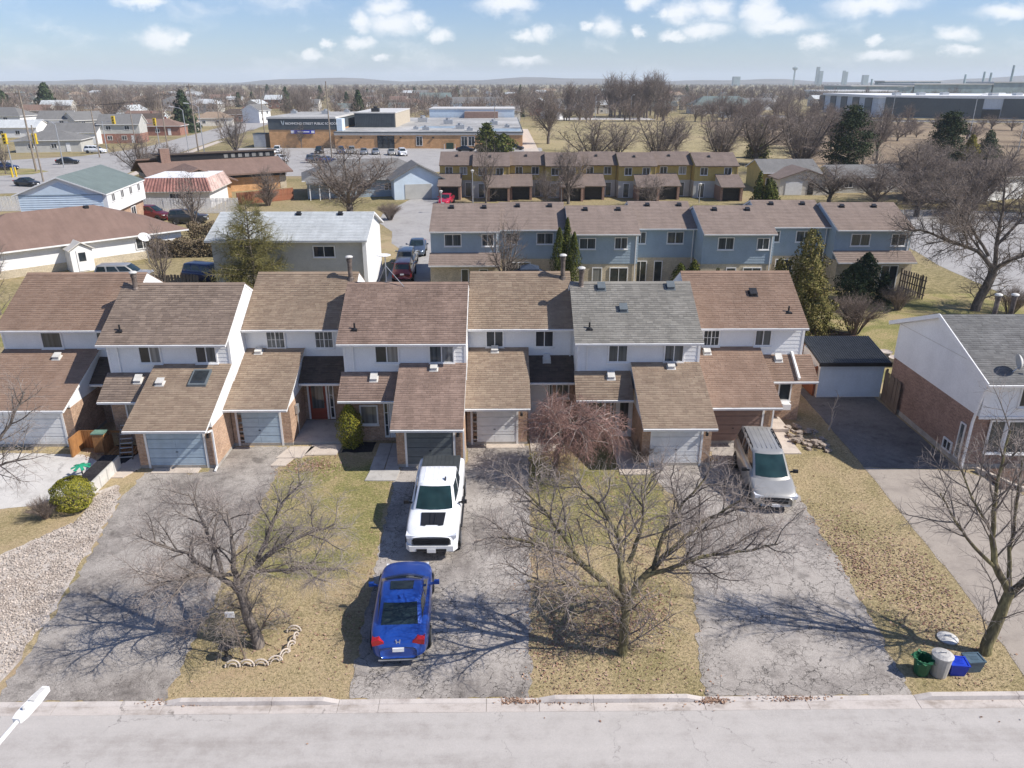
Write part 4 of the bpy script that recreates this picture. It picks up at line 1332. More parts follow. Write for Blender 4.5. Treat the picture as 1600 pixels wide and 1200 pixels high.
# ------------------------------------------------------------------ blue row behind (seen from its garden side)
def row_unit(label, group, x0, x1, Y, ze, zr, run, depth, main, upper, lower, zsplit, wins, lowdoors, low=None, vents=(), gar=None, seed=0, ov=0.3, tabs=True, expo=0.25, wid=0.5, white='white', upmat=None):
    W_ = x1 - x0
    t = thing('townhouse', label, 'townhouse', (x0, Y, 0), 0, group)
    MB().box(0, W_, 0, depth, 0, zsplit).build('brick_wall', MAT[lower], t)
    s = (zr - ze) / run
    yr = run - 0.5
    zw = ze + s * 0.5 - 0.16
    u = MB()
    u.prism([(-0.02, zsplit), (depth, zsplit), (depth, zw), (yr, zr - 0.17), (-0.02, zw)], 'x', 0.01, W_ - 0.01)
    up = u.build('upper_wall', MAT[upper], t)
    lm = MB()
    laps(lm, (0, -0.021, 0), (1, 0, 0), (0, -1, 0), zsplit + 0.05, ze - 0.02, lambda z: (0.0, W_), expo=0.22, proud=0.016)
    laps(lm, (W_ - 0.009, 0, 0), (0, 1, 0), (1, 0, 0), zsplit + 0.05, zr - 0.3, lambda z: (0.0 if z < zw else (z - zw) / s, depth if z < zw else depth - (z - zw) / s), expo=0.22)
    laps(lm, (0.009, depth, 0), (0, -1, 0), (-1, 0, 0), zsplit + 0.05, zr - 0.3, lambda z: (0.0 if z < zw else (z - zw) / s, depth if z < zw else depth - (z - zw) / s), expo=0.22)
    lm.build('lap_siding', MAT[upper], up, kind='stuff')
    r = slope('roof', t, -0.05, W_ + 0.05, -0.5, ze, yr, zr, MAT[main], trim=MAT[white], seed=seed, tabs=tabs, expo=expo, wid=wid)
    slope('roof', t, -0.05, W_ + 0.05, 2 * yr + 0.5, ze, yr, zr, MAT[main], trim=MAT[white], tabs=False)
    for (a, b, c, d, kw) in wins:
        window(t, a, b, c, d, -0.04, **kw)
    for (a, b, kw) in lowdoors:
        kw = dict(kw)
        z1 = kw.pop('z1', 2.1)
        z0 = kw.pop('z0', 0.12)
        kw.setdefault('name', 'patio_door')
        window(t, a, b, z0, z1, -0.012, sill=False, **kw)
    for (a, b) in vents:
        box_vent(r, a, b, -0.5, ze, yr, zr, MAT['dark_metal'], 0.32)
    if low:
        a, b, d, zt, zl, kw = low
        MB().box(a + 0.1, b - 0.1, -d + 0.5, -0.002, 0, zl - 0.0).build('bay_wall', MAT[lower], t)
        slope('bay_roof', t, a, b, -d, zl, -0.04, zt, MAT[main], trim=MAT[white], seed=seed + 3, tabs=tabs, expo=expo, wid=wid)
        for (p, q, z0, z1, kw2) in kw:
            window(t, p, q, z0, z1, -d + 0.49, sill=False, **kw2)
    if gar:
        a, b, d, zt, zl, dm = gar
        sl_ = (zt - zl) / d
        for p, q in ((a, a + 0.35), (b - 0.35, b)):
            MB().box(p, q, -d + 0.6, -0.003, 0, zl - 0.05).build('garage_pier', MAT['brick_brown'], t)
        MB().box(a + 0.02, b - 0.02, -d + 1.3, -0.003, 0, zl - 0.05).build('garage_wall', MAT['brick_brown'], t)
        MB().prism([(-d + 0.6, zl - 0.049), (-0.03, zl - 0.049), (-0.03, zt - 0.15), (-d + 0.6, zl + sl_ * 0.6 - 0.15)], 'x', a + 0.01, b - 0.01).build('garage_siding', MAT[lower if upmat is None else upmat], t)
        slope('garage_roof', t, a - 0.1, b + 0.1, -d, zl, -0.03, zt, MAT[main], trim=MAT[white], seed=seed + 4, tabs=tabs, expo=expo, wid=wid)
        gd = MB()
        gd.box(a + 0.36, b - 0.36, -d + 1.22, -d + 1.29, 0.02, zl - 0.06)
        g = gd.build('garage_door', MAT[dm], t)
        for k in range(4):
            hh = (zl - 0.1) / 4
            MB().box(a + 0.38, b - 0.38, -d + 1.2, -d + 1.219, 0.04 + k * hh, 0.02 + (k + 1) * hh).build('door_panel', MAT[dm], g)
    downspout(t, W_ - 0.2, -0.04, 0.0, ze - 0.15, out=0.35, mat=MAT[white])
    return t


BW = dict(panes=2, glass='curtain_dim')
BG = 'blue-sided townhouses of the second row'
blue = [
    ('blue-sided townhouse with low lean-to roof at the left end of the second row', -6.1, -0.4, 63.9, [(1.2, 2.5, 3.75, 4.65, BW), (4.3, 5.2, 3.75, 4.65, BW)], [], (-0.1, 5.8, 1.75, 3.15, 2.45, [(2.6, 3.1, 0.2, 2.0, dict(panes=1, glass='glass')), (4.1, 4.7, 0.9, 2.0, dict(panes=1, glass='glass'))])),
    ('blue-sided townhouse behind the dark gazebo and twin arborvitae', -0.4, 5.2, 64.7, [(0.6, 1.5, 3.75, 4.6, BW), (3.2, 4.5, 3.75, 4.6, BW)], [(0.6, 2.6, dict(glass='glass'))], None),
    ('blue-sided townhouse standing forward with a sunlit patio door and narrow blue door', 5.3, 11.0, 62.6, [(0.9, 2.15, 3.75, 4.55, BW), (3.8, 4.75, 3.75, 4.6, BW)], [(2.05, 2.75, dict(panes=1, glass='curtain', name='back_door')), (3.5, 4.9, dict(glass='glass'))], None),
    ('blue-sided townhouse set back with a black patio door beside conifers', 11.0, 16.25, 65.1, [(0.2, 1.0, 3.7, 4.6, BW), (2.9, 4.2, 3.7, 4.6, BW)], [(0.25, 1.2, dict(glass='glass')), (1.95, 2.55, dict(panes=1, glass='glass'))], None),
    ('blue-sided townhouse standing forward between two setbacks, right of centre', 16.25, 22.1, 62.5, [(1.3, 2.5, 3.7, 4.6, BW), (4.5, 5.4, 3.7, 4.55, BW)], [(2.2, 2.9, dict(panes=1, glass='curtain_dim', name='back_door')), (3.6, 5.0, dict(glass='curtain_dim'))], None),
    ('blue-sided townhouse partly hidden by the tall golden cedar', 22.1, 27.8, 65.7, [(0.5, 1.5, 3.7, 4.55, BW), (3.0, 4.3, 3.7, 4.55, BW)], [(1.5, 2.9, dict(glass='glass'))], None),
    ('blue-sided townhouse with lean-to roof at the right end of the second row', 27.8, 34.2, 64.2, [(1.4, 2.9, 3.65, 4.55, BW), (4.8, 5.9, 3.65, 4.55, BW)], [], (-0.05, 6.5, 1.5, 3.2, 2.5, [(3.9, 5.2, 0.2, 2.1, dict(glass='glass')), (2.0, 2.7, 0.2, 2.05, dict(panes=1, glass='curtain_dim'))])),
]
for k, (lab, a, b, Y, wins, doors, low) in enumerate(blue):
    row_unit(lab, BG, a, b, Y, 5.0, 6.6, 4.6, 7.6, 'sh_back', 'blue_siding', 'brick_buff', 2.45, wins, doors, low, vents=[(1.6, 3.3), (4.4, 3.3)], seed=100 + 7 * k)

# third row: ochre siding, garages to the front
YG = 'ochre-sided townhouses of the third row'
ylab = ['ochre-sided townhouse above the parked red car, left end of the third row',
        'ochre-sided townhouse with a round decoration in its window behind bare trees',
        'ochre-sided townhouse third from the left in the third row',
        'ochre-sided townhouse hidden most by the tall bare tree in the third row',
        'ochre-sided townhouse with parked clutter before its open garage in the third row',
        'ochre-sided townhouse fourth from the right end of the third row',
        'ochre-sided townhouse third from the right end of the third row',
        'ochre-sided townhouse second from the right end of the third row',
        'ochre-sided townhouse behind two dark conifers, right end of the third row']
xs_ = [-9.7, -4.6, 0.9, 6.3, 11.7, 17.3, 22.9, 28.7, 35.2]
for k in range(8):
    fwd = k % 2
    Y = 120.4 - 1.6 * fwd if k not in (0,) else 120.4
    a, b = xs_[k], xs_[k + 1]
    W_ = b - a
    gl = not fwd
    ga, gb2 = (0.0, 3.3) if k % 2 == 0 else (W_ - 3.3, W_)
    wn = [(0.9, 1.9, 3.4, 4.4, dict(panes=2, glass='glass')), (W_ - 2.0, W_ - 1.0, 3.4, 4.4, dict(panes=2, glass='glass' if k % 3 else 'curtain'))]
    row_unit(ylab[k] if k < 7 else ylab[8], YG, a, b, Y, 4.75, 6.35, 4.2, 7.0, 'sh_yel', 'yellow_siding', 'grey_siding', 2.5, wn,
             [((3.9, 4.7, dict(panes=1, glass='curtain_dim', name='front_door')) if k % 2 == 0 else (0.8, 1.6, dict(panes=1, glass='curtain_dim', name='front_door')))],
             None, vents=[(2.5, 2.2)], gar=(ga, gb2, 4.2, 3.5, 2.1, 'dark_metal'), seed=200 + 5 * k, expo=0.4, wid=0.9, white='wood', upmat='grey_siding')

# ------------------------------------------------------------------ trees: grown branch by branch
def perp(t):
    u = (0.0, 0.0, 1.0) if abs(t[2]) < 0.9 else (1.0, 0.0, 0.0)
    s = (t[1] * u[2] - t[2] * u[1], t[2] * u[0] - t[0] * u[2], t[0] * u[1] - t[1] * u[0])
    l = math.sqrt(s[0] ** 2 + s[1] ** 2 + s[2] ** 2)
    s = (s[0] / l, s[1] / l, s[2] / l)
    w = (s[1] * t[2] - s[2] * t[1], s[2] * t[0] - s[0] * t[2], s[0] * t[1] - s[1] * t[0])
    return s, w


def norm(v):
    l = math.sqrt(v[0] * v[0] + v[1] * v[1] + v[2] * v[2]) or 1.0
    return (v[0] / l, v[1] / l, v[2] / l)


def grow(cfg, limbs, seed):
    """limbs: list of (polyline, r0, r1, level). Returns a list of branches (pts, radii, level)"""
    rr = random.Random(seed)
    U, G = rr.uniform, rr.gauss
    out = []
    L = cfg['levels']

    def children(pts, rads, length, lv):
        nxt = lv + 1
        if nxt >= len(L):
            return
        c = L[nxt]
        n = c['n'] * (length / c.get('per', length))
        n = int(n) + (1 if rr.random() < n - int(n) else 0)
        ph = U(0, 6.28)
        m = len(pts) - 1
        for k in range(n):
            t = c['t0'] + (1 - c['t0']) * ((k + U(0.1, 0.9)) / n)
            f = t * m
            i = min(int(f), m - 1)
            q = f - i
            p = tuple(pts[i][a] * (1 - q) + pts[i + 1][a] * q for a in range(3))
            r = rads[i] * (1 - q) + rads[i + 1] * q
            tg = norm(tuple(pts[i + 1][a] - pts[i][a] for a in range(3)))
            s, w = perp(tg)
            ph += 2.4 + U(-0.5, 0.5)
            an = math.radians(c['ang'] + U(-c['dang'], c['dang']))
            ca, sa = math.cos(an), math.sin(an)
            d = norm(tuple(tg[a] * ca + (s[a] * math.cos(ph) + w[a] * math.sin(ph)) * sa for a in range(3)))
            if d[2] < c.get('minz', -1):
                d = norm((d[0], d[1], c['minz'] + U(0, 0.2)))
            ln = c['len'] * U(0.6, 1.25) * (1 - c.get('taper', 0.45) * t)
            shoot(p, d, ln, min(r * 0.8, c['r'] * U(0.75, 1.2)), nxt)

    def shoot(p, d, ln, r, lv):
        c = L[lv]
        ns = c['seg']
        st = ln / ns
        pts, rads = [p], [r]
        wig, up, cu = c['wig'], c['up'], c.get('curl', 0)
        for k in range(ns):
            d = norm((d[0] + G(0, wig), d[1] + G(0, wig), d[2] + G(0, wig) + up + cu * k))
            p = (p[0] + d[0] * st, p[1] + d[1] * st, p[2] + d[2] * st)
            if p[2] < 0.12:
                p = (p[0], p[1], 0.12)
            pts.append(p)
            rads.append(r * (1 - (1 - c.get('tip', 0.35)) * (k + 1) / ns))
        out.append((pts, rads, lv))
        children(pts, rads, ln, lv)

    for (pts, r0, r1, lv) in limbs:
        # smooth and roughen the given limb
        P = []
        m = len(pts) - 1
        for i in range(m):
            a, b = pts[i], pts[i + 1]
            for q in range(3):
                f = q / 3
                P.append(tuple(a[x] * (1 - f) + b[x] * f + (G(0, 0.02) if (i or q) else 0) for x in range(3)))
        P.append(tuple(pts[-1]))
        n = len(P)
        rd = [r0 + (r1 - r0) * k / (n - 1) for k in range(n)]
        out.append((P, rd, lv))
        ln = sum(math.dist(P[k], P[k + 1]) for k in range(n - 1))
        children(P, rd, ln, lv)
    return out


def tube_mesh(name, branches, mats, sides):
    """branches grouped by point count, all tubes in one mesh"""
    VV, FF = [], []
    off = 0
    by = {}
    for pts, rads, lv in branches:
        by.setdefault((len(pts), sides(lv)), []).append((pts, rads))
    for (n, k), lst in by.items():
        P = np.array([b[0] for b in lst], dtype=np.float64)
        Rr = np.array([b[1] for b in lst], dtype=np.float64)
        T = np.empty_like(P)
        T[:, 1:-1] = P[:, 2:] - P[:, :-2] if n > 2 else 0
        T[:, 0] = P[:, 1] - P[:, 0]
        T[:, -1] = P[:, -1] - P[:, -2]
        T /= np.linalg.norm(T, axis=2, keepdims=True) + 1e-9
        Um = np.zeros_like(T)
        vert = np.abs(T[:, :1, 2:3]) < 0.85
        Um[..., 2:3] = np.where(vert, 1.0, 0.0)
        Um[..., 0:1] = np.where(vert, 0.0, 1.0)
        S = np.cross(T, Um)
        S /= np.linalg.norm(S, axis=2, keepdims=True) + 1e-9
        Wv = np.cross(S, T)
        a = np.arange(k) * 2 * np.pi / k
        V = P[:, :, None, :] + (S[:, :, None, :] * np.cos(a)[None, None, :, None] + Wv[:, :, None, :] * np.sin(a)[None, None, :, None]) * Rr[:, :, None, None]
        m = len(lst)
        V = V.reshape(-1, 3)
        j = np.arange(k)
        ring = np.stack([j, (j + 1) % k, (j + 1) % k + k, j + k], 1)
        seg = (np.arange(n - 1) * k)[:, None, None] + ring[None]
        br = (np.arange(m) * n * k)[:, None, None, None] + seg[None]
        VV.append(V)
        FF.append(br.reshape(-1, 4) + off)
        off += len(V)
    return np_mesh(name, np.concatenate(VV), np.concatenate(FF), mats)


def bare_tree(name, label, cfg, limbs, seed, loc, mats, trunk_lv=0, cat='tree', group=None, rz=0.0):
    br = grow(cfg, limbs, seed)
    t = thing(name, label, cat, loc, rz, group)
    tk = [b for b in br if b[2] <= trunk_lv]
    cr = [b for b in br if b[2] > trunk_lv]
    obj('trunk', tube_mesh('trunk', tk, mats[0], lambda lv: 10 if lv == 0 else 7), t)
    lim = [b for b in cr if b[2] <= trunk_lv + 1]
    tw = [b for b in cr if b[2] > trunk_lv + 1]
    c = obj('crown', tube_mesh('crown', lim, mats[1], lambda lv: 5), t)
    if tw:
        obj('twigs', tube_mesh('twigs', tw, mats[2], lambda lv: 3), c, kind='stuff')
    return t


def levels(a, b, c, d=None):
    return {'levels': [a, b, c] + ([d] if d else [])}


LIMB = dict(seg=1, wig=0, up=0)
# middle tree: short mossy trunk, wide vase of limbs
cfg2 = {'levels': [LIMB, dict(n=10, per=3.2, t0=0.22, ang=48, dang=16, len=2.0, r=0.036, seg=6, wig=0.15, up=0.035, taper=0.4, minz=-0.15),
                   dict(n=11, per=1.7, t0=0.12, ang=50, dang=18, len=0.95, r=0.0145, seg=5, wig=0.2, up=0.03, taper=0.4),
                   dict(n=10, per=0.9, t0=0.08, ang=48, dang=20, len=0.5, r=0.0066, seg=3, wig=0.22, up=0.02, tip=0.5, taper=0.35)]}
limbs2 = [([(0, 0, -0.05), (0.02, 0.02, 0.25), (0.03, 0.05, 1.20), (0.0, 0.1, 2.00)], 0.165, 0.12, 0),
          ([(-0.02, 0.1, 1.90), (-0.65, 0.3, 2.52), (-1.6, 0.5, 3.24), (-2.7, 0.4, 3.80), (-3.7, 0.2, 4.12)], 0.131, 0.035, 0),
          ([(0.0, 0.1, 1.95), (-0.12, 0.4, 2.84), (-0.2, 0.7, 3.80), (-0.8, 1.0, 4.76), (-1.5, 1.1, 5.40)], 0.116, 0.027, 0),
          ([(0.02, 0.1, 1.90), (0.7, 0.5, 2.60), (1.5, 1.0, 3.16), (2.6, 1.5, 3.88), (3.7, 1.7, 4.44)], 0.124, 0.031, 0),
          ([(0.6, 0.45, 2.52), (1.2, 0.35, 2.88), (2.2, 0.2, 3.40), (3.3, 0.1, 3.64), (4.3, -0.1, 4.04)], 0.085, 0.024, 0),
          ([(0.9, 0.6, 2.76), (1.3, 1.2, 3.64), (1.9, 1.6, 4.44), (2.6, 1.9, 5.16)], 0.077, 0.024, 0),
          ([(-0.5, 0.25, 2.44), (-1.2, -0.3, 2.84), (-2.2, -0.7, 3.24), (-3.0, -1.0, 3.48)], 0.077, 0.024, 0),
          ([(-1.2, 0.4, 2.92), (-1.9, 0.9, 3.80), (-2.6, 1.3, 4.60), (-3.1, 1.5, 5.08)], 0.070, 0.019, 0),
          ([(0.1, 0.5, 3.00), (0.5, 0.9, 3.80), (0.6, 1.2, 4.76), (0.9, 1.4, 5.64)], 0.077, 0.019, 0)]
bare_tree('bare_tree', 'wide bare tree with mossy trunk on the lawn strip right of the blue car', cfg2, limbs2, 21, (3.6, 19.0, 0), (MAT['bark_moss'], MAT['bark'], MAT['twig']))

# left tree: leaning pale trunk, drooping fine twigs
cfg1 = {'levels': [LIMB, dict(n=9, per=2.6, t0=0.2, ang=52, dang=16, len=1.5, r=0.03, seg=6, wig=0.14, up=0.0, taper=0.35, minz=-0.1),
                   dict(n=11, per=1.3, t0=0.12, ang=50, dang=18, len=0.8, r=0.011, seg=4, wig=0.16, up=-0.02, taper=0.35),
                   dict(n=12, per=0.7, t0=0.08, ang=44, dang=18, len=0.45, r=0.006, seg=3, wig=0.16, up=-0.03, tip=0.5, taper=0.3)]}
limbs1 = [([(0, 0, -0.05), (-0.04, 0.02, 0.40), (-0.22, 0.1, 1.20), (-0.42, 0.2, 2.00)], 0.200, 0.131, 0),
          ([(-0.40, 0.2, 1.95), (-0.55, 0.4, 2.68), (-0.6, 0.7, 3.48), (-0.7, 0.9, 4.36)], 0.113, 0.026, 0),
          ([(-0.41, 0.2, 1.95), (-0.05, 0.5, 2.52), (0.6, 0.8, 3.00), (1.6, 1.0, 3.48), (2.5, 1.0, 3.80)], 0.105, 0.026, 0),
          ([(-0.42, 0.2, 1.90), (-1.1, 0.3, 2.52), (-2.0, 0.5, 3.08), (-3.0, 0.6, 3.48)], 0.096, 0.026, 0),
          ([(-0.1, 0.45, 2.44), (0.7, 0.3, 2.60), (1.7, 0.2, 2.76), (2.6, 0.1, 2.76)], 0.069, 0.022, 0),
          ([(0.1, 0.6, 2.68), (0.4, 1.2, 3.48), (0.8, 1.6, 4.28), (1.4, 1.9, 4.84)], 0.078, 0.022, 0),
          ([(-0.9, 0.3, 2.36), (-1.3, 0.9, 3.16), (-1.8, 1.4, 3.96), (-2.2, 1.8, 4.44)], 0.078, 0.022, 0),
          ([(-0.55, 0.35, 2.44), (-1.2, -0.2, 2.76), (-1.9, -0.6, 2.92), (-2.7, -0.8, 2.92)], 0.062, 0.018, 0),
          ([(-0.35, 0.2, 1.70), (-0.8, -0.2, 1.60), (-1.2, -0.5, 1.20), (-1.4, -0.6, 0.80)], 0.022, 0.009, 0)]
bare_tree('bare_tree', 'bare tree with leaning pale trunk inside the scalloped edging, left of the blue car', cfg1, limbs1, 22, (-7.75, 19.5, 0), (MAT['bark'], MAT['bark'], MAT['twig']))

# right tree: upright with long rising limbs
cfg3 = {'levels': [LIMB, dict(n=9, per=3.2, t0=0.25, ang=40, dang=14, len=2.0, r=0.027, seg=6, wig=0.10, up=0.05, taper=0.4),
                   dict(n=8, per=1.7, t0=0.15, ang=45, dang=16, len=0.95, r=0.011, seg=4, wig=0.13, up=0.04, taper=0.4),
                   dict(n=8, per=0.9, t0=0.1, ang=42, dang=18, len=0.45, r=0.0062, seg=3, wig=0.15, up=0.02, tip=0.5, taper=0.3)]}
limbs3 = [([(0, 0, -0.05), (0.08, 0.02, 0.4), (0.3, 0.1, 1.5), (0.42, 0.15, 2.15)], 0.19, 0.145, 0),
          ([(0.42, 0.15, 2.1), (-0.1, 0.4, 3.0), (-0.3, 0.6, 4.2), (-0.35, 0.8, 5.6), (-0.3, 0.9, 7.2)], 0.122, 0.024, 0),
          ([(0.45, 0.15, 2.1), (1.2, 0.3, 2.9), (2.1, 0.5, 3.9), (2.9, 0.7, 5.2)], 0.11, 0.04, 0),
          ([(0.45, 0.2, 2.2), (0.4, 0.6, 3.4), (0.55, 1.0, 4.8), (0.5, 1.2, 6.2)], 0.074, 0.020, 0),
          ([(-0.05, 0.35, 2.9), (-0.8, 0.4, 3.6), (-1.5, 0.5, 4.4), (-2.1, 0.6, 5.3)], 0.065, 0.020, 0),
          ([(-0.25, 0.55, 3.9), (-0.9, 0.8, 4.9), (-1.4, 1.0, 5.9)], 0.048, 0.017, 0),
          ([(0.9, 0.2, 2.5), (1.1, -0.3, 3.4), (1.5, -0.6, 4.5), (1.9, -0.8, 5.4)], 0.065, 0.020, 0)]
bare_tree('bare_tree', 'upright bare tree with mossy trunk standing behind the recycling bins', cfg3, limbs3, 23, (14.8, 18.95, 0), (MAT['bark_moss'], MAT['bark'], MAT['twig']))

# weeping tree in front of the white door
cfgw = {'levels': [LIMB, dict(n=11, per=1.6, t0=0.2, ang=55, dang=20, len=1.2, r=0.022, seg=6, wig=0.16, up=-0.02, curl=-0.06, taper=0.2),
                   dict(n=9, per=1.1, t0=0.1, ang=50, dang=22, len=0.8, r=0.011, seg=5, wig=0.18, up=-0.06, curl=-0.07, taper=0.3),
                   dict(n=7, per=0.6, t0=0.1, ang=45, dang=20, len=0.45, r=0.006, seg=3, wig=0.18, up=-0.12, tip=0.5)]}
limbw = [([(0, 0, -0.05), (0.05, 0.05, 0.6), (0.25, 0.1, 1.3), (0.4, 0.2, 1.75)], 0.14, 0.11, 0)]
for a_ in range(9):
    an = a_ * 0.7 + 0.2
    k_ = 1.0 + 0.25 * math.cos(an)
    limbw.append(([(0.4, 0.2, 1.7), (0.4 + 0.5 * k_ * math.cos(an), 0.2 + 0.5 * math.sin(an), 2.6), (0.55 + 1.2 * k_ * math.cos(an), 0.2 + 1.1 * math.sin(an), 2.75), (0.65 + 1.75 * k_ * math.cos(an), 0.2 + 1.6 * math.sin(an), 2.2)], 0.06, 0.02, 0))
bare_tree('weeping_tree', 'small weeping tree with reddish arching twigs in front of the white front door', cfgw, limbw, 24, (2.15, 30.5, 0), (MAT['bark'], MAT['twig'], MAT['twig_red']))

# tree at the left edge, its trunk out of the picture
limbsL = [([(0, 0, 0), (0.1, 0.0, 1.2), (0.2, 0.0, 2.4)], 0.2, 0.14, 0), ([(0.2, 0, 2.3), (1.0, 0.3, 3.2), (1.9, 0.6, 4.4), (2.6, 0.8, 5.6)], 0.1, 0.03, 0),
          ([(0.2, 0, 2.3), (0.4, 0.2, 3.6), (0.7, 0.3, 5.0), (0.9, 0.3, 6.2)], 0.1, 0.03, 0), ([(0.3, 0, 2.5), (1.2, -0.4, 3.0), (2.3, -0.7, 3.4), (3.1, -0.8, 3.6)], 0.08, 0.025, 0)]
bare_tree('bare_tree', 'bare tree reaching in over the left edge above the bright white driveway', cfg3, limbsL, 25, (-20.7, 26.2, 0), (MAT['bark'], MAT['bark'], MAT['twig']))

# thin pale sapling by the end unit
cfgs = {'levels': [LIMB, dict(n=8, per=1.6, t0=0.35, ang=35, dang=12, len=0.7, r=0.012, seg=4, wig=0.12, up=0.08), dict(n=5, per=0.6, t0=0.2, ang=40, dang=12, len=0.3, r=0.006, seg=3, wig=0.14, up=0.04)]}
bare_tree('sapling', 'thin pale sapling beside the rock heap and sealed driveway', cfgs, [([(0, 0, 0), (0.12, 0, 0.5), (0.1, 0.05, 1.1), (0.25, 0.05, 1.9)], 0.045, 0.015, 0)], 26, (16.45, 35.3, 0), (MAT['concrete'], MAT['concrete'], MAT['twig']))

# ---- background trees: a few grown kinds, copied
def crown_limbs(h, w, nl, fork, rs, r0, spread=1.0, lean=0.1):
    L_ = [([(0, 0, -0.1), (rs.uniform(-lean, lean), rs.uniform(-lean, lean), fork * 0.5), (rs.uniform(-lean, lean) * 2, rs.uniform(-lean, lean) * 2, fork)], r0, r0 * 0.75, 0)]
    p0 = L_[0][0][-1]
    for k in range(nl):
        a = k * 2 * math.pi / nl * 1.0 + rs.uniform(-0.3, 0.3)
        q = rs.uniform(0.35, 1.0) if k else 0.1
        R_ = w / 2 * q * 0.85
        hh = h * (0.97 - 0.28 * q * q) * rs.uniform(0.88, 1.0)
        b = (p0[0] + R_ * 0.35 * math.cos(a), p0[1] + R_ * 0.35 * math.sin(a), fork + (hh - fork) * 0.3)
        c = (p0[0] + R_ * 0.72 * math.cos(a + 0.1), p0[1] + R_ * 0.72 * math.sin(a + 0.1), fork + (hh - fork) * 0.65)
        d = (p0[0] + R_ * math.cos(a + 0.15), p0[1] + R_ * math.sin(a + 0.15), hh)
        L_.append(([p0, b, c, d], r0 * 0.5, r0 * 0.12, 0))
    return L_


def dense_cfg(h, k=1.0, tw=0.018, up=0.04):
    return {'levels': [LIMB, dict(n=11 * k, per=0.55 * h, t0=0.15, ang=42, dang=16, len=0.27 * h, r=0.012 * h ** 0.6, seg=5, wig=0.13, up=up, taper=0.45),
                       dict(n=9, per=0.22 * h, t0=0.1, ang=44, dang=18, len=0.13 * h, r=tw * 1.3, seg=3, wig=0.17, up=up, taper=0.35),
                       dict(n=6 * k, per=0.11 * h, t0=0.1, ang=42, dang=18, len=0.065 * h, r=tw * 0.75, seg=2, wig=0.18, up=up, tip=0.5, taper=0.3)]}


def sparse_cfg(h, tw=0.02):
    return {'levels': [LIMB, dict(n=9, per=0.55 * h, t0=0.15, ang=40, dang=14, len=0.26 * h, r=0.014 * h ** 0.6, seg=4, wig=0.14, up=0.05, taper=0.4),
                       dict(n=10, per=0.22 * h, t0=0.1, ang=42, dang=18, len=0.14 * h, r=tw, seg=3, wig=0.18, up=0.04, tip=0.45, taper=0.3)]}


def proto(name, cfg, limbs, seed, mats):
    t = bare_tree(name, 'x', cfg, limbs, seed, (0, 0, 0), mats)
    return t


PROTO_USED = {}


def plant(proto_, name, label, x_, y_, s=1.0, rz=None, group=None, cat='tree', sxy=None):
    """first use moves the grown tree itself, later ones copy it"""
    rz = R.uniform(0, 6.28) if rz is None else rz
    sc_ = (sxy or s, sxy or s, s)
    if proto_ not in PROTO_USED:
        PROTO_USED[proto_] = 1
        t = proto_
        t.location, t.rotation_euler, t.scale = (x_, y_, 0), (0, 0, rz), sc_
    else:
        t = copy_tree(proto_, (x_, y_, 0), rz, scale=sc_)
    t.name = name
    for k in ('group',):
        if k in t:
            del t[k]
    tag(t, label, cat, group)
    return t


rs_ = random.Random(11)
BM = (MAT['bark'], MAT['twig_back'], MAT['twig_back'])
P_round = proto('bare_tree', dense_cfg(10, 1.0, 0.022), crown_limbs(10, 10, 8, 2.2, rs_, 0.32), 31, BM)
P_tall = proto('bare_tree', dense_cfg(10, 0.9, 0.02, 0.07), crown_limbs(10, 6.5, 7, 2.6, rs_, 0.26), 32, BM)
P_multi = proto('bare_tree', dense_cfg(10, 0.7, 0.022, 0.05), crown_limbs(10, 11, 9, 0.6, rs_, 0.26), 33, BM)
P_thin = proto('bare_tree', sparse_cfg(10, 0.022), crown_limbs(10, 8, 6, 2.0, rs_, 0.22), 34, BM)
FM = (MAT['far_twig'], MAT['far_twig'], MAT['far_twig'])
P_far1 = proto('bare_tree', sparse_cfg(10, 0.05), crown_limbs(10, 8.5, 7, 1.8, rs_, 0.3), 35, FM)
P_far2 = proto('bare_tree', sparse_cfg(10, 0.05), crown_limbs(10, 6.5, 6, 2.2, rs_, 0.3), 36, FM)

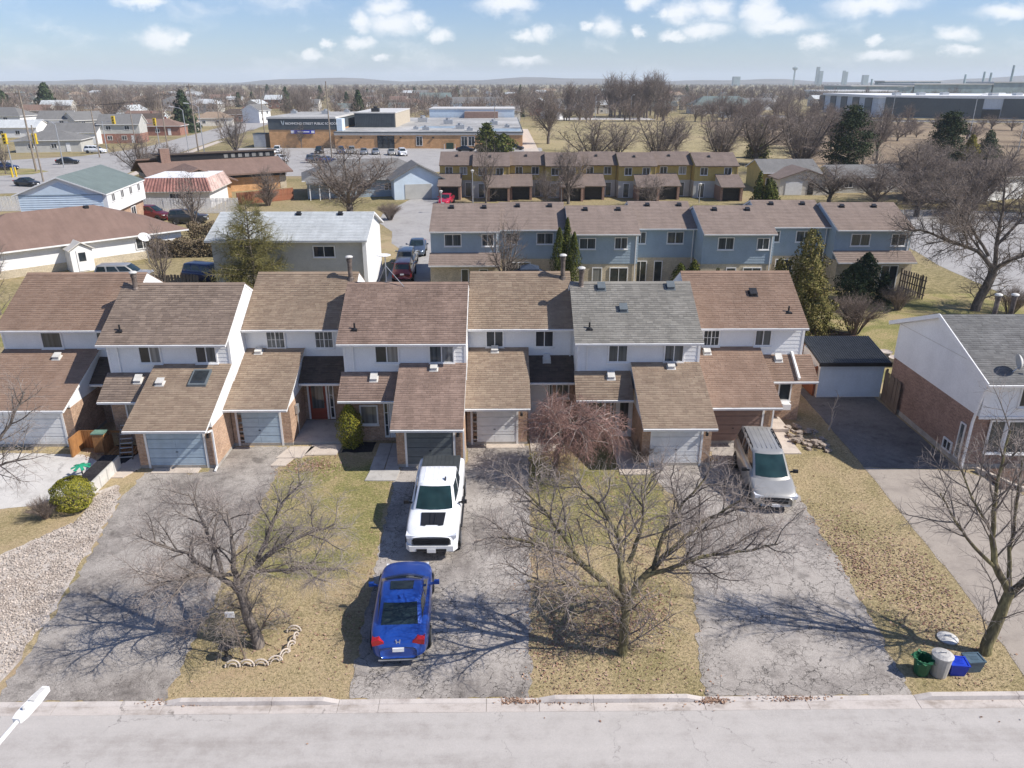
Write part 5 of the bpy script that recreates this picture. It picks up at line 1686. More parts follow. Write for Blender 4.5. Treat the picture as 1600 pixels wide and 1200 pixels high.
GB = 'bare trees around the houses'
big = [
    # proto, x, y, height, width factor, label
    (P_round, -19.6, 99.5, 9.2, 1.75, 'broad bare tree behind the pale-roofed house, before the blue-grey bungalow'),
    (P_multi, 36.6, 57.0, 11.0, 1.25, None),
    (P_thin, -35.4, 88.5, 7.2, 1.0, 'small bare street tree beside the parked dark suv'),
    (P_thin, 0.2, 60.3, 6.6, 1.0, 'pale bare tree before the left end of the blue row'),
    (P_round, 12.6, 227.0, 14.4, 1.0, 'very large round-headed bare tree at the right end of the school'),
    (P_multi, 32.2, 166.0, 10.4, 1.9, 'multi-stemmed bare tree in the brown field behind the ochre row, centre'),
    (P_multi, 19.5, 172.0, 9.6, 2.0, 'low spreading bare tree behind the ochre row, left of the field'),
    (P_multi, 46.0, 168.0, 10.6, 1.7, 'dark bare tree behind the right part of the ochre row'),
    (P_round, 54.0, 170.0, 11.0, 1.7, 'reddish bare thicket tree beyond the right end of the ochre row'),
    (P_multi, 56.5, 150.0, 12.5, 1.6, 'spreading bare tree left of the tall dark pine'),
    (P_tall, 72.5, 160.0, 11.0, 0.9, 'slim bare tree standing just right of the tall dark pine'),
    (P_round, 58.0, 112.0, 8.6, 1.75, 'dense grey bare tree right of the small gabled bungalow'),
    (P_round, 65.0, 107.0, 8.6, 1.7, 'dense bare tree left of the dark-roofed house at right'),
    (P_round, 72.0, 104.0, 8.2, 1.5, 'dense bare tree before the dark-roofed house at right'),
    (P_round, 51.0, 107.0, 6.2, 1.9, 'low grey bare thicket behind the right end of the blue row'),
    (P_multi, 77.0, 108.0, 9.5, 1.4, 'bare tree at the right edge beside the dark-roofed house'),
    (P_thin, -2.6, 113.6, 8.6, 0.85, 'bare tree between the garages at the left of the ochre row'),
    (P_round, 9.3, 112.6, 8.4, 0.85, 'tall bare tree hiding the middle of the ochre row'),
    (P_multi, 20.8, 110.5, 4.4, 1.5, 'low pale bare tree before the middle garages of the ochre row'),
    (P_round, 6.0, 111.0, 4.8, 1.2, 'low bushy bare tree left of the middle garages of the ochre row'),
    (P_multi, -66.0, 146.0, 8.0, 1.6, 'leafless bush tree behind the blue gabled house'),
    (P_round, -59.0, 141.0, 6.2, 1.7, 'dark leafless thicket left of the brown-roofed hall'),
    (P_multi, -64.0, 192.0, 10.5, 1.2, 'dark bare tree on the verge left of the school'),
    (P_thin, -53.6, 213.5, 6.2, 0.9, 'thin bare tree in front of the low wall beside the school car park'),
    (P_thin, -41.4, 151.0, 5.6, 0.8, 'thin bare tree at the near edge of the school car park'),
    (P_tall, -33.5, 112.0, 5.4, 1.2, 'bare bush tree at the end of the brown-roofed hall'),
    (P_thin, -27.5, 60.8, 6.0, 0.75, 'thin bare tree in front of the pale-roofed house, left side'),
    (P_thin, -38.2, 56.5, 6.6, 0.7, 'thin bare tree behind the left end townhouse roof'),
    (P_round, 40.5, 188.0, 9.0, 1.3, 'round bare tree deep in the field behind the middle ochre units'),
    (P_multi, 51.0, 184.0, 9.6, 1.3, 'tangled bare tree left of the olive conifer behind the ochre row'),
    (P_multi, 63.0, 166.0, 11.5, 1.2, 'bare tree rising behind the tall dark pine, left side'),
    (P_round, 66.0, 178.0, 10.5, 1.2, 'round bare tree on the field edge left of the tall dark pine'),
    (P_tall, 79.0, 168.0, 12.0, 1.0, 'slim bare tree between the tall pine and the golden-sided spruce'),
    (P_round, 84.5, 158.0, 6.0, 1.7, 'low bare thicket at the foot of the golden-sided spruce'),
    (P_round, 69.5, 98.0, 6.6, 1.5, 'dense bare tree standing nearest the right-hand street'),
    (P_round, 47.0, 112.5, 5.6, 1.9, 'low grey thicket touching the small gabled bungalow drive'),
    (P_round, 54.0, 101.0, 6.2, 1.9, 'wide grey bare tree nearest behind the end blue roof'),
    (P_multi, 60.5, 102.0, 7.4, 1.6, 'wide bare tree second behind the end blue roof'),
    (P_round, 62.0, 117.0, 8.0, 1.8, 'bare tree against the low grey house wall at right'),
    (P_round, 80.0, 101.0, 8.4, 1.5, 'bare tree at the right edge above the street'),
    (P_multi, 69.5, 112.5, 8.6, 1.5, 'bare tree crossing the white end wall at right'),
    (P_multi, 26.0, 182.0, 8.6, 1.7, 'bare tree at the near edge of the sports field, left of centre'),
    (P_thin, -95.0, 152.0, 6.4, 0.9, 'bare tree on the corner at the left edge by the traffic signals'),
]
for (pr_, x_, y_, h_, wf, lab) in big:
    if lab is None:
        continue
    plant(pr_, 'bare_tree', lab, x_, y_, h_ / 10.0, group=GB, sxy=h_ / 10.0 * wf)
# the big tree by the right-hand street is grown for itself
cfgB = {'levels': [LIMB, dict(n=13, per=4.5, t0=0.2, ang=45, dang=16, len=2.7, r=0.05, seg=6, wig=0.13, up=0.03, taper=0.4),
                   dict(n=9, per=2.2, t0=0.12, ang=46, dang=18, len=1.35, r=0.024, seg=4, wig=0.16, up=0.02, taper=0.35),
                   dict(n=9, per=1.2, t0=0.1, ang=44, dang=18, len=0.7, r=0.0125, seg=3, wig=0.17, up=0.0, tip=0.5, taper=0.3)]}
limbB = [([(0, 0, -0.1), (0.15, 0, 0.8), (0.7, 0.1, 2.4), (0.9, 0.2, 3.4)], 0.363, 0.315, 0),
         ([(0.85, 0.2, 3.2), (-0.6, 0.3, 4.6), (-2.6, 0.5, 5.2), (-4.6, 0.6, 6.0), (-6.4, 0.6, 6.2)], 0.172, 0.045, 0),
         ([(0.9, 0.2, 3.4), (0.8, 0.5, 5.4), (0.9, 0.8, 7.6), (0.6, 1.0, 10.4)], 0.185, 0.038, 0),
         ([(1.0, 0.2, 3.2), (2.6, 0.3, 4.2), (4.6, 0.4, 4.9), (6.8, 0.5, 5.8)], 0.185, 0.045, 0),
         ([(0.3, 0.3, 4.2), (-1.2, 0.6, 6.2), (-2.8, 1.0, 8.0), (-4.2, 1.2, 9.2)], 0.119, 0.030, 0),
         ([(0.9, 0.5, 5.0), (2.6, 0.8, 7.0), (4.2, 1.0, 8.8), (5.4, 1.2, 10.0)], 0.119, 0.030, 0),
         ([(1.2, 0.2, 3.5), (2.4, -1.4, 4.8), (3.6, -2.6, 6.2), (4.4, -3.4, 7.6)], 0.106, 0.030, 0),
         ([(0.2, 0.3, 4.0), (-0.8, 2.0, 5.8), (-1.6, 3.4, 7.6)], 0.092, 0.030, 0),
         ([(-1.4, 0.4, 4.9), (-2.6, -0.8, 6.2), (-4.0, -1.6, 7.2)], 0.079, 0.022, 0)]
bare_tree('bare_tree', 'big spreading bare tree on the lawn beside the right-hand street', cfgB, limbB, 27, (36.4, 57.0, 0), (MAT['bark'], MAT['bark'], MAT['twig_back']), group=GB)
# leafless shrub behind the shed, other shrubs
cfgsh = {'levels': [dict(seg=6, wig=0.06, up=0.02, len=1, n=1, r=1), dict(n=8, per=1.5, t0=0.25, ang=30, dang=12, len=0.9, r=0.012, seg=4, wig=0.12, up=0.02), dict(n=6, per=0.8, t0=0.15, ang=36, dang=14, len=0.45, r=0.0062, seg=3, wig=0.14, up=0.0)]}


def shrub_limbs(w, h, n, rs):
    L_ = []
    for k in range(n):
        a, q = rs.uniform(0, 6.28), math.sqrt(rs.random())
        x_, y_ = w / 2 * q * math.cos(a), w / 2 * q * math.sin(a)
        L_.append(([(x_ * 0.15, y_ * 0.15, 0), (x_ * 0.5, y_ * 0.5, h * 0.5), (x_, y_, h * (1 - 0.35 * q * q))], 0.03, 0.01, 0))
    return L_


P_shrub = bare_tree('bare_shrub', 'x', cfgsh, shrub_limbs(4.2, 2.6, 60, rs_), 41, (0, 0, 0), (MAT['twig_dark'], MAT['twig_dark'], MAT['twig_dark']), cat='shrub')
GS = 'leafless shrubs'
for (x_, y_, s_, lab) in [(24.6, 51.3, 1.0, 'broad leafless shrub in the yard behind the black-roofed shed'), (30.5, 57.2, 0.7, 'leafless shrub at the foot of the big bare tree'),
                          (38.5, 56.0, 0.75, 'thin leafless shrub right of the big bare tree trunk'), (29.0, 48.5, 0.6, 'small leafless shrub near the raised beds behind the right house'),
                          (-14.5, 99.0, 0.8, 'leafless shrub at the court lawn corner'), (24.0, 58.6, 0.75, 'leafless shrub between golden cedar and dark evergreens'),
                          (8.0, 32.9, 0.0, None), (-33.5, 111.5, 0.9, 'reddish leafless shrub beside the red-brown fence'), (6.3, 31.8, 0.42, 'low grey leafless shrub by the porch between weeping tree and garage'),
                          (-18.6, 27.2, 0.34, 'dark leafless shrub at the foot of the round yellow bush')]:
    if lab:
        plant(P_shrub, 'bare_shrub', lab, x_, y_, s_, group=GS, cat='shrub')


# ------------------------------------------------------------------ evergreens: leaf-sized faces round a stem
def leaf_cloud(name, centers, normals, size, mat, rs, aspect=0.5, jitter=0.5):
    """one small bent quad per centre"""
    n = len(centers)
    C_ = np.asarray(centers)
    N_ = np.asarray(normals) + rs.randn(n, 3) * jitter
    N_ /= np.linalg.norm(N_, axis=1, keepdims=True) + 1e-9
    A_ = np.cross(N_, rs.randn(n, 3))
    A_ /= np.linalg.norm(A_, axis=1, keepdims=True) + 1e-9
    B_ = np.cross(N_, A_)
    s = size * rs.uniform(0.6, 1.4, (n, 1))
    V = np.stack([C_ - A_ * s * 0.5 * aspect, C_ + B_ * s * 0.5, C_ + A_ * s * 0.5 * aspect + N_ * s * 0.12, C_ - B_ * s * 0.5], 1).reshape(-1, 3)
    Fq = np.arange(n * 4).reshape(n, 4)
    return np_mesh(name, V, Fq, mat)


def evergreen(name, label, x_, y_, h, w, mat, kind='column', n=2600, size=0.16, seed=1, group=None, base=0.0, cat='tree', loc=True, lumps=14, rag=0.16):
    rs = np.random.RandomState(seed)
    t = thing(name, label, cat, (x_, y_, 0), 0, group)
    MB().tube([(0, 0, 0), (0.02, 0, h * 0.5), (0, 0.02, h * 0.92)], [max(0.05, w * 0.035), max(0.04, w * 0.025), 0.015], 7).build('trunk', MAT['bark'], t)
    u = rs.rand(n)
    if kind == 'column':
        z = u ** 0.9
        prof = np.minimum(1.0, (1 - z) * 3.2) ** 0.6 * (0.72 + 0.28 * np.sin(np.pi * np.clip(z * 1.25, 0, 1)))
    elif kind == 'cone':
        z = 1 - np.sqrt(1 - u * 0.995)
        prof = (1 - z) ** 0.8 * (1.0 + 0.16 * np.sin(z * 40)) + 0.02
    elif kind == 'pine':
        z = u
        prof = np.clip(1.25 * (1 - z) ** 0.55, 0, 1) * (0.55 + 0.45 * np.clip(z * 3.0, 0, 1))
    elif kind == 'ball':
        z = np.where(rs.rand(n) < 0.35, 1 - 0.35 * rs.rand(n) ** 2, u)
        prof = np.sqrt(np.clip(1 - (2 * z - 1) ** 2 * 0.92, 0, 1))
    else:
        z = u
        prof = np.clip(1.15 * (1 - z) ** 0.7, 0, 1) * (0.4 + 0.6 * np.clip(z * 2.5, 0, 1))
    an = rs.rand(n) * 2 * np.pi
    lob = 1 + rag * np.sin(an * 3 + z * 9 + seed) + rag * np.sin(an * 5 - z * 17 + 2 * seed) + rag * 0.8 * np.sin(an * 9 + z * 31)
    dep = 1 - (0.2 if kind == 'ball' else 0.45) * rs.rand(n) ** 2.2
    r = w / 2 * prof * lob * dep
    zz = base + (h - base) * z
    drop = 0.18 * r if kind in ('cone', 'pine') else 0
    C_ = np.stack([r * np.cos(an), r * np.sin(an), zz - drop], 1)
    N_ = np.stack([np.cos(an), np.sin(an), np.full(n, 0.35)], 1)
    if kind in ('pine', 'open'):
        # gather the leaves into sprays at the ends of limbs, with gaps between
        m = lumps * 9
        uz = rs.rand(m)
        pz = np.interp(uz, np.sort(u), np.sort(prof)[::-1]) if kind == 'x' else np.clip(1.2 * (1 - uz) ** 0.6, 0.05, 1) * (0.5 + 0.5 * np.clip(uz * 3, 0, 1))
        ua = rs.rand(m) * 2 * np.pi
        ur = np.sqrt(rs.rand(m)) * w / 2 * pz
        lc = np.stack([ur * np.cos(ua), ur * np.sin(ua), base + (h - base) * uz - 0.1 * ur], 1)
        k = rs.randint(0, m, n)
        spread = np.array([w * 0.075, w * 0.075, h * 0.022])
        C_ = lc[k] + rs.randn(n, 3) * spread
        N_ = rs.randn(n, 3) * 0.5 + np.array([0, 0, 0.8])
        br = []
        for q in range(0, m, 2):
            p = lc[q]
            br.append(([(0, 0, max(0.05, p[2] - 0.25 * ur[q])), (p[0] * 0.5, p[1] * 0.5, p[2] - 0.08 * ur[q]), tuple(p)], [0.012 * w, 0.008 * w, 0.004 * w], 1))
        obj('branches', tube_mesh('branches', br, MAT['bark'], lambda lv: 4), t)
    obj('crown', leaf_cloud('crown', C_, N_, size, mat, rs), t)
    return t


GE = 'evergreens between the rows'
evergreen('arborvitae', 'tall narrow arborvitae, left one of the pair before the blue row', 4.35, 60.2, 5.9, 1.25, MAT['arbor'], n=6200, size=0.11, seed=1, group=GE)
evergreen('arborvitae', 'tallest narrow arborvitae, middle of the clump before the blue row', 5.0, 60.6, 6.6, 1.05, MAT['arbor'], n=6000, size=0.11, seed=2, group=GE)
evergreen('arborvitae', 'narrow arborvitae, right one of the clump before the blue row', 5.5, 59.9, 5.6, 1.15, MAT['arbor'], n=6000, size=0.11, seed=3, group=GE)
evergreen('conifer', 'small dark conifer, left of three before the set-back blue unit', 14.4, 61.6, 2.7, 1.5, MAT['arbor'], 'column', n=1500, size=0.18, seed=4, group=GE)
evergreen('conifer', 'small dark conifer, middle of three before the set-back blue unit', 15.6, 62.0, 2.9, 1.3, MAT['arbor'], 'column', n=1400, size=0.18, seed=5, group=GE)
evergreen('conifer', 'small conifer, right of three, standing alone before the forward blue unit', 17.4, 61.4, 2.6, 0.95, MAT['arbor'], 'cone', n=1200, size=0.17, seed=6, group=GE)
evergreen('cedar_tree', 'tall golden-green cedar behind the end townhouse roof', 20.6, 51.0, 8.0, 4.4, MAT['cedar'], 'cone', n=17000, size=0.17, seed=7, group=GE, rag=0.22)
evergreen('cedar_tree', 'lower golden-green cedar leaning out left of the tall one', 19.2, 52.4, 5.6, 2.6, MAT['cedar'], 'cone', n=6000, size=0.16, seed=8, group=GE, rag=0.24)
evergreen('dark_evergreen', 'dark bushy evergreen before the right end of the blue row, left one', 27.6, 59.0, 3.3, 2.6, MAT['spruce'], 'column', n=6000, size=0.16, seed=9, group=GE, rag=0.2)
evergreen('dark_evergreen', 'taller dark evergreen before the right end of the blue row, middle one', 28.9, 60.0, 3.9, 2.3, MAT['spruce'], 'column', n=5600, size=0.16, seed=10, group=GE, rag=0.2)
evergreen('dark_evergreen', 'small dark evergreen before the right end of the blue row, right one', 30.3, 59.4, 2.7, 1.5, MAT['spruce'], 'cone', n=1500, size=0.22, seed=12, group=GE, rag=0.2)
evergreen('yew_shrub', 'upright yellow-green yew beside the porch of the weathered red roof unit', -7.45, 33.75, 2.25, 1.25, MAT['yew'], 'column', n=7500, size=0.065, seed=13, cat='shrub', rag=0.09)
evergreen('round_bush', 'round yellow-green clipped bush beside the gravel bed at left', -17.8, 27.9, 1.4, 1.65, MAT['yew'], 'ball', n=11000, size=0.06, seed=14, cat='shrub', rag=0.06)
cfgl = {'levels': [LIMB, dict(n=64, per=7.6, t0=0.1, ang=72, dang=12, len=4.6, r=0.04, seg=5, wig=0.07, up=-0.01, taper=0.78),
                   dict(n=15, per=1.8, t0=0.1, ang=46, dang=14, len=1.25, r=0.022, seg=4, wig=0.12, up=-0.03, taper=0.5),
                   dict(n=9, per=0.8, t0=0.1, ang=42, dang=16, len=0.42, r=0.02, seg=2, wig=0.12, up=-0.02, tip=0.6, taper=0.4)]}
bare_tree('thin_conifer', 'thin greenish conifer in front of the pale-roofed house', cfgl, [([(0, 0, 0), (0.05, 0, 2.5), (0, 0.05, 5.2), (0.05, 0, 7.9)], 0.15, 0.02, 0)], 44, (-19.4, 58.6, 0), (MAT['bark'], MAT['bark'], MAT['larch']))
evergreen('pine_tree', 'tall dark pine right of the small gabled bungalow', 63.9, 147.4, 12.2, 9.4, MAT['spruce'], 'pine', n=15000, size=0.36, seed=16, lumps=26, base=1.0)
evergreen('spruce_tree', 'dark spruce with a golden right side in front of the warehouse', 93.1, 167.0, 10.4, 9.0, MAT['spruce'], 'pine', n=14000, size=0.38, seed=17, lumps=26, base=0.4)
evergreen('golden_conifer', 'golden-green conifer growing against the dark spruce at right', 96.6, 164.5, 6.8, 5.0, MAT['pine_gold'], 'cone', n=7000, size=0.34, seed=18, rag=0.2)
evergreen('spruce_tree', 'small blue-green spruce at far right before the highway', 108.6, 178.4, 7.0, 6.2, MAT['spruce'], 'cone', n=8000, size=0.3, seed=19, rag=0.18)
evergreen('conifer', 'olive conifer beside the bare thicket at the end of the ochre row', 58.5, 184.0, 8.4, 5.0, MAT['arbor'], 'cone', n=2500, size=0.6, seed=20, rag=0.2)
evergreen('pine_tree', 'dark olive pine before the school wall, above the ochre row', -4.2, 199.6, 6.8, 6.4, MAT['arbor'], 'pine', n=3200, size=0.6, seed=21, lumps=18)
evergreen('conifer', 'low dark evergreen right of the pine before the school', 0.0, 199.0, 4.4, 5.4, MAT['arbor'], 'column', n=1800, size=0.6, seed=22, rag=0.2)
evergreen('spruce_tree', 'tall dark spruce by the street corner left of the school', -110.0, 281.0, 15.0, 8.6, MAT['spruce'], 'cone', n=4200, size=0.9, seed=23, rag=0.2)
evergreen('spruce_tree', 'dark spruce left of the far houses at upper left', -236.0, 425.0, 17.0, 13.0, MAT['spruce'], 'cone', n=2600, size=1.6, seed=24, rag=0.2)
evergreen('spruce_tree', 'second dark spruce of the pair at upper left', -262.0, 430.0, 13.0, 15.0, MAT['spruce'], 'cone', n=2600, size=1.6, seed=25, rag=0.2)
evergreen('spruce_tree', 'dark spruce among the houses behind the school roof', -62.0, 350.0, 14.0, 7.0, MAT['spruce'], 'cone', n=2200, size=1.2, seed=26, rag=0.2)
for k, (x_, y_) in enumerate(((37.4, 111.6), (38.6, 110.9), (39.4, 111.8))):
    evergreen('dark_evergreen', ('slim dark conifer, left of three before the right end of the ochre row', 'slim dark conifer, middle of three before the right end of the ochre row', 'slim dark conifer, right of three before the right end of the ochre row')[k],
              x_ - 1.0, y_, (5.0, 4.2, 3.6)[k], (2.0, 2.2, 2.6)[k], MAT['arbor'], 'cone', n=1300, size=0.34, seed=30 + k, group=GE)
# hedge: one clipped mass of brown leaves
rsH = np.random.RandomState(4)
hn = 9000
hu = rsH.rand(hn)
hc = np.stack([-35.5 + 7.6 * hu + rsH.randn(hn) * 0.1, 77.2 + 0.6 * hu + rsH.uniform(-0.8, 0.8, hn), rsH.rand(hn) ** 0.7 * 1.9 * (0.9 + 0.1 * np.sin(hu * 20))], 1)
o_ = obj('hedge', leaf_cloud('hedge', hc, rsH.randn(hn, 3) * 0.3 + np.array([0, -0.6, 0.6]), 0.2, MAT['hedge'], rsH))
tag(o_, 'long brown winter hedge between the bungalow and the pale-roofed house', 'hedge')
o_ = obj('hedge', leaf_cloud('hedge', hc[:5000] * np.array([0.9, 1, 1.2]) + np.array([-2.6, 7.5, 0]), rsH.randn(5000, 3) * 0.3 + np.array([0, -0.6, 0.6]), 0.22, MAT['hedge'], rsH))
tag(o_, 'ragged brown hedge behind the long hedge, in front of the parked suv', 'hedge')

# ------------------------------------------------------------------ vehicles
def at(px, py, z=0.0):
    """the point of the place that the photograph shows at this pixel, on height z"""
    d = co.rotation_euler.to_matrix() @ Vector(((px - 800) / F_PX, (600 - py) / F_PX, -1.0))
    k = (z - CAM_H) / d.z
    return d.x * k, d.y * k


def subsurf(o, lv=2):
    m = o.modifiers.new('smooth', 'SUBSURF')
    m.levels = lv
    m.render_levels = lv
    return o


def ring(yf, yr, wf, wr, z, bf, br, zf=0.0, nf=6, ns=5):
    P = []
    for k in range(nf):
        q = -1 + 2 * k / nf
        P.append((wf * q, yf - bf * (1 - q * q), z - zf))
    for k in range(ns):
        q = k / ns
        P.append((wf + (wr - wf) * q + 0.03 * math.sin(math.pi * q), yf + (yr - yf) * q, z))
    for k in range(nf):
        q = 1 - 2 * k / nf
        P.append((wr * q, yr + br * (1 - q * q), z))
    for k in range(ns):
        q = 1 - k / ns
        P.append((-(wf + (wr - wf) * q + 0.03 * math.sin(math.pi * q)), yf + (yr - yf) * q, z))
    return P


NF, NS = 6, 5
SPECS = {
    # stations: (y, half width, z top, z bottom); cabin: belt/roof rings
    'sedan': dict(st=[(-2.30, 0.45, 0.60, 0.30), (-2.2, 0.70, 0.69, 0.24), (-1.9, 0.86, 0.79, 0.20), (-1.3, 0.90, 0.88, 0.19), (-0.75, 0.90, 0.94, 0.19), (0.3, 0.905, 0.95, 0.19), (1.25, 0.905, 1.00, 0.19), (1.7, 0.89, 1.04, 0.22), (2.02, 0.83, 1.03, 0.26), (2.22, 0.72, 0.95, 0.32), (2.30, 0.55, 0.74, 0.36)],
                  belt=(-0.98, 1.78, 0.79, 0.68, 0.95, 0.25, 0.12), roof=(-0.12, 0.85, 0.65, 0.60, 1.40, 0.12, 0.05), wheels=(-1.42, 1.30), R=0.33, sides=[(0.04, 0.46), (0.52, 0.93)]),
    'pickup': dict(st=[(-2.92, 0.72, 1.00, 0.42), (-2.86, 0.88, 1.08, 0.36), (-2.6, 0.98, 1.16, 0.36), (-1.9, 1.0, 1.22, 0.36), (-1.25, 1.0, 1.25, 0.38), (0.2, 1.0, 1.27, 0.40), (1.0, 1.0, 1.30, 0.42), (1.12, 1.0, 1.38, 0.45), (2.0, 1.0, 1.40, 0.45), (2.75, 0.99, 1.40, 0.48), (2.86, 0.96, 1.34, 0.50), (2.88, 0.9, 0.9, 0.52)],
                   belt=(-1.40, 1.05, 0.82, 0.90, 1.24, 0.16, 0.04), roof=(-0.55, 0.88, 0.66, 0.72, 1.93, 0.07, 0.03), wheels=(-1.95, 1.85), R=0.41, sides=[(0.03, 0.47), (0.53, 0.96)]),
    'minivan': dict(st=[(-2.55, 0.66, 0.72, 0.34), (-2.48, 0.82, 0.82, 0.28), (-2.2, 0.90, 0.93, 0.24), (-1.6, 0.92, 1.06, 0.23), (-1.2, 0.93, 1.12, 0.23), (0.3, 0.935, 1.13, 0.23), (1.6, 0.93, 1.13, 0.24), (2.35, 0.90, 1.12, 0.28), (2.5, 0.82, 1.05, 0.32), (2.53, 0.74, 0.8, 0.36)],
                    belt=(-1.50, 2.42, 0.76, 0.80, 1.10, 0.24, 0.07), roof=(-0.42, 2.15, 0.64, 0.64, 1.78, 0.10, 0.05), wheels=(-1.6, 1.5), R=0.35, sides=[(0.02, 0.28), (0.32, 0.62), (0.66, 0.97)]),
    'suv': dict(st=[(-2.30, 0.68, 0.86, 0.36), (-2.24, 0.83, 0.95, 0.30), (-1.95, 0.91, 1.03, 0.28), (-1.2, 0.93, 1.08, 0.27), (0.3, 0.935, 1.10, 0.27), (1.5, 0.93, 1.12, 0.28), (2.15, 0.90, 1.12, 0.32), (2.27, 0.84, 1.02, 0.36), (2.3, 0.74, 0.8, 0.4)],
                belt=(-1.25, 2.2, 0.78, 0.80, 1.07, 0.18, 0.07), roof=(-0.45, 1.95, 0.64, 0.64, 1.70, 0.09, 0.05), wheels=(-1.4, 1.35), R=0.36, sides=[(0.03, 0.33), (0.37, 0.66), (0.70, 0.96)]),
}


def car(kind, label, x_, y_, rz, paint, detail=2, name=None, cat='car', glass='car_glass', z=0.014, group=None, sc=1.0):
    S = SPECS[kind]
    t = thing(name or {'sedan': 'parked_car', 'pickup': 'pickup_truck', 'minivan': 'minivan', 'suv': 'parked_suv'}[kind], label, cat, (x_, y_, z), rz, group)
    t.scale = (sc, sc, sc)
    # lower body
    mb = MB()
    rings = []
    for (y, w, zt, zb) in S['st']:
        half = [(0.86 * w, zb), (0.98 * w, zb + 0.07), (w, zb + 0.5 * (zt - zb)), (0.985 * w, zt - 0.1), (0.90 * w, zt - 0.01), (0.5 * w, zt + 0.025), (0, zt + 0.035)]
        full = half + [(-a, b) for a, b in half[-2::-1]]
        rings.append([mb.V((a, y, b)) for a, b in full])
    for r0, r1 in zip(rings[:-1], rings[1:]):
        for q in range(len(r0) - 1):
            mb.f.append([r0[q], r0[q + 1], r1[q + 1], r1[q]])
            mb.mi.append(0)
        mb.f.append([r0[-1], r0[0], r1[0], r1[-1]])
        mb.mi.append(0)
    mb.f += [rings[0], rings[-1][::-1]]
    mb.mi += [0, 0]
    body = mb.build('body', paint, t, smooth=True)
    subsurf(body, 2 if detail > 1 else 1)
    # cabin
    B = S['belt']
    T = S['roof']
    rb = ring(B[0], B[1], B[2], B[3], B[4], B[5], B[6])
    rt = ring(T[0], T[1], T[2], T[3], T[4], T[5], T[6], zf=0.0)
    rb = [(p[0], p[1], p[2] - 0.05) for p in rb]
    cb = MB()
    n = len(rb)
    ib = [cb.V(p) for p in rb]
    im = [cb.V(tuple(rb[k][a] * 0.5 + rt[k][a] * 0.5 + (0.0, 0.0, 0.03)[a] for a in range(3))) for k in range(n)]
    it = [cb.V(p) for p in rt]
    cy = (T[0] + T[1]) / 2
    i1 = [cb.V((p[0] * 0.86, cy + (p[1] - cy) * 0.9, p[2] + 0.035)) for p in rt]
    i2 = [cb.V((p[0] * 0.45, cy + (p[1] - cy) * 0.5, p[2] + 0.06)) for p in rt]
    for a, b in ((ib, im), (im, it), (it, i1), (i1, i2)):
        for k in range(n):
            cb.f.append([a[k], a[(k + 1) % n], b[(k + 1) % n], b[k]])
            cb.mi.append(0)
    cb.f.append(i2)
    cb.mi.append(0)
    cab = cb.build('cabin', paint, t, smooth=True)

    def lerp3(a, b, f):
        return tuple(a[i] * (1 - f) + b[i] * f for i in range(3))

    def surf(k, f):
        """point on the glasshouse: ring position k (float), height f"""
        i = int(k) % n
        q = k - int(k)
        lo = lerp3(rb[i], rb[(i + 1) % n], q)
        hi = lerp3(rt[i], rt[(i + 1) % n], q)
        md = tuple(lo[a] * 0.5 + hi[a] * 0.5 + (0, 0, 0.03)[a] for a in range(3))
        p = lerp3(lo, md, f * 2) if f < 0.5 else lerp3(md, hi, f * 2 - 1)
        return p

    def pane(nm, k0, k1, f0, f1, mat, off=0.012, taper=0.0, steps=5):
        g = MB()
        cols = []
        for s in range(steps + 1):
            k = k0 + (k1 - k0) * s / steps
            col = []
            for f in (f0, 0.5, f1):
                kk = k
                if taper:
                    mid = (k0 + k1) / 2
                    kk = mid + (k - mid) * (1 - taper * (f - f0) / (f1 - f0))
                p = Vector(surf(kk, f))
                a = Vector(surf(kk + 0.05, f)) - Vector(surf(kk - 0.05, f))
                b = Vector(surf(kk, min(1, f + 0.03))) - Vector(surf(kk, max(0, f - 0.03)))
                nn = a.cross(b).normalized()
                if nn.dot(Vector((p.x, p.y - cy, 0))) < 0:
                    nn = -nn
                col.append(g.V(p + nn * off))
            cols.append(col)
        for a, b in zip(cols[:-1], cols[1:]):
            for q in range(2):
                g.f.append([a[q], b[q], b[q + 1], a[q + 1]])
                g.mi.append(0)
        return g.build(nm, mat, t, smooth=True)
    pane('windscreen', 0.35, NF - 0.35, 0.12, 0.93, MAT[glass])
    pane('rear_window', NF + NS + 0.45, NF + NS + NF - 0.45, 0.3 if kind != 'sedan' else 0.14, 0.92, MAT['car_glass'])
    for a, b in S['sides']:
        pane('side_window', NF + NS * a, NF + NS * b, 0.28, 0.9, MAT['car_glass'], taper=0.08)
        pane('side_window', 2 * NF + NS + NS * (1 - b), 2 * NF + NS + NS * (1 - a), 0.28, 0.9, MAT['car_glass'], taper=0.08)
    # wheels
    Rw = S['R']
    tw = MB()
    tw.lathe([(Rw * 0.6, -0.11), (Rw * 0.93, -0.115), (Rw, -0.08), (Rw, 0.08), (Rw * 0.93, 0.115), (Rw * 0.6, 0.11)], 20, (0, 0, 0), 'x')
    tme = tw.mesh('tyre', MAT['rubber'], smooth=True)
    rm_ = MB()
    rm_.lathe([(0.01, -0.1), (Rw * 0.6, -0.1), (Rw * 0.66, -0.118), (Rw * 0.62, 0.118), (Rw * 0.55, 0.09), (0.01, 0.09)], 16, (0, 0, 0), 'x')
    if detail > 1:
        for k in range(5):
            a = k * 2 * math.pi / 5
            rm_.bar((0.1, 0, 0), (0.1, Rw * 0.6 * math.cos(a), Rw * 0.6 * math.sin(a)), 0.05, 0.05)
            rm_.bar((-0.1, 0, 0), (-0.1, Rw * 0.6 * math.cos(a), Rw * 0.6 * math.sin(a)), 0.05, 0.05)
    rme = rm_.mesh('rim', MAT['rim'])
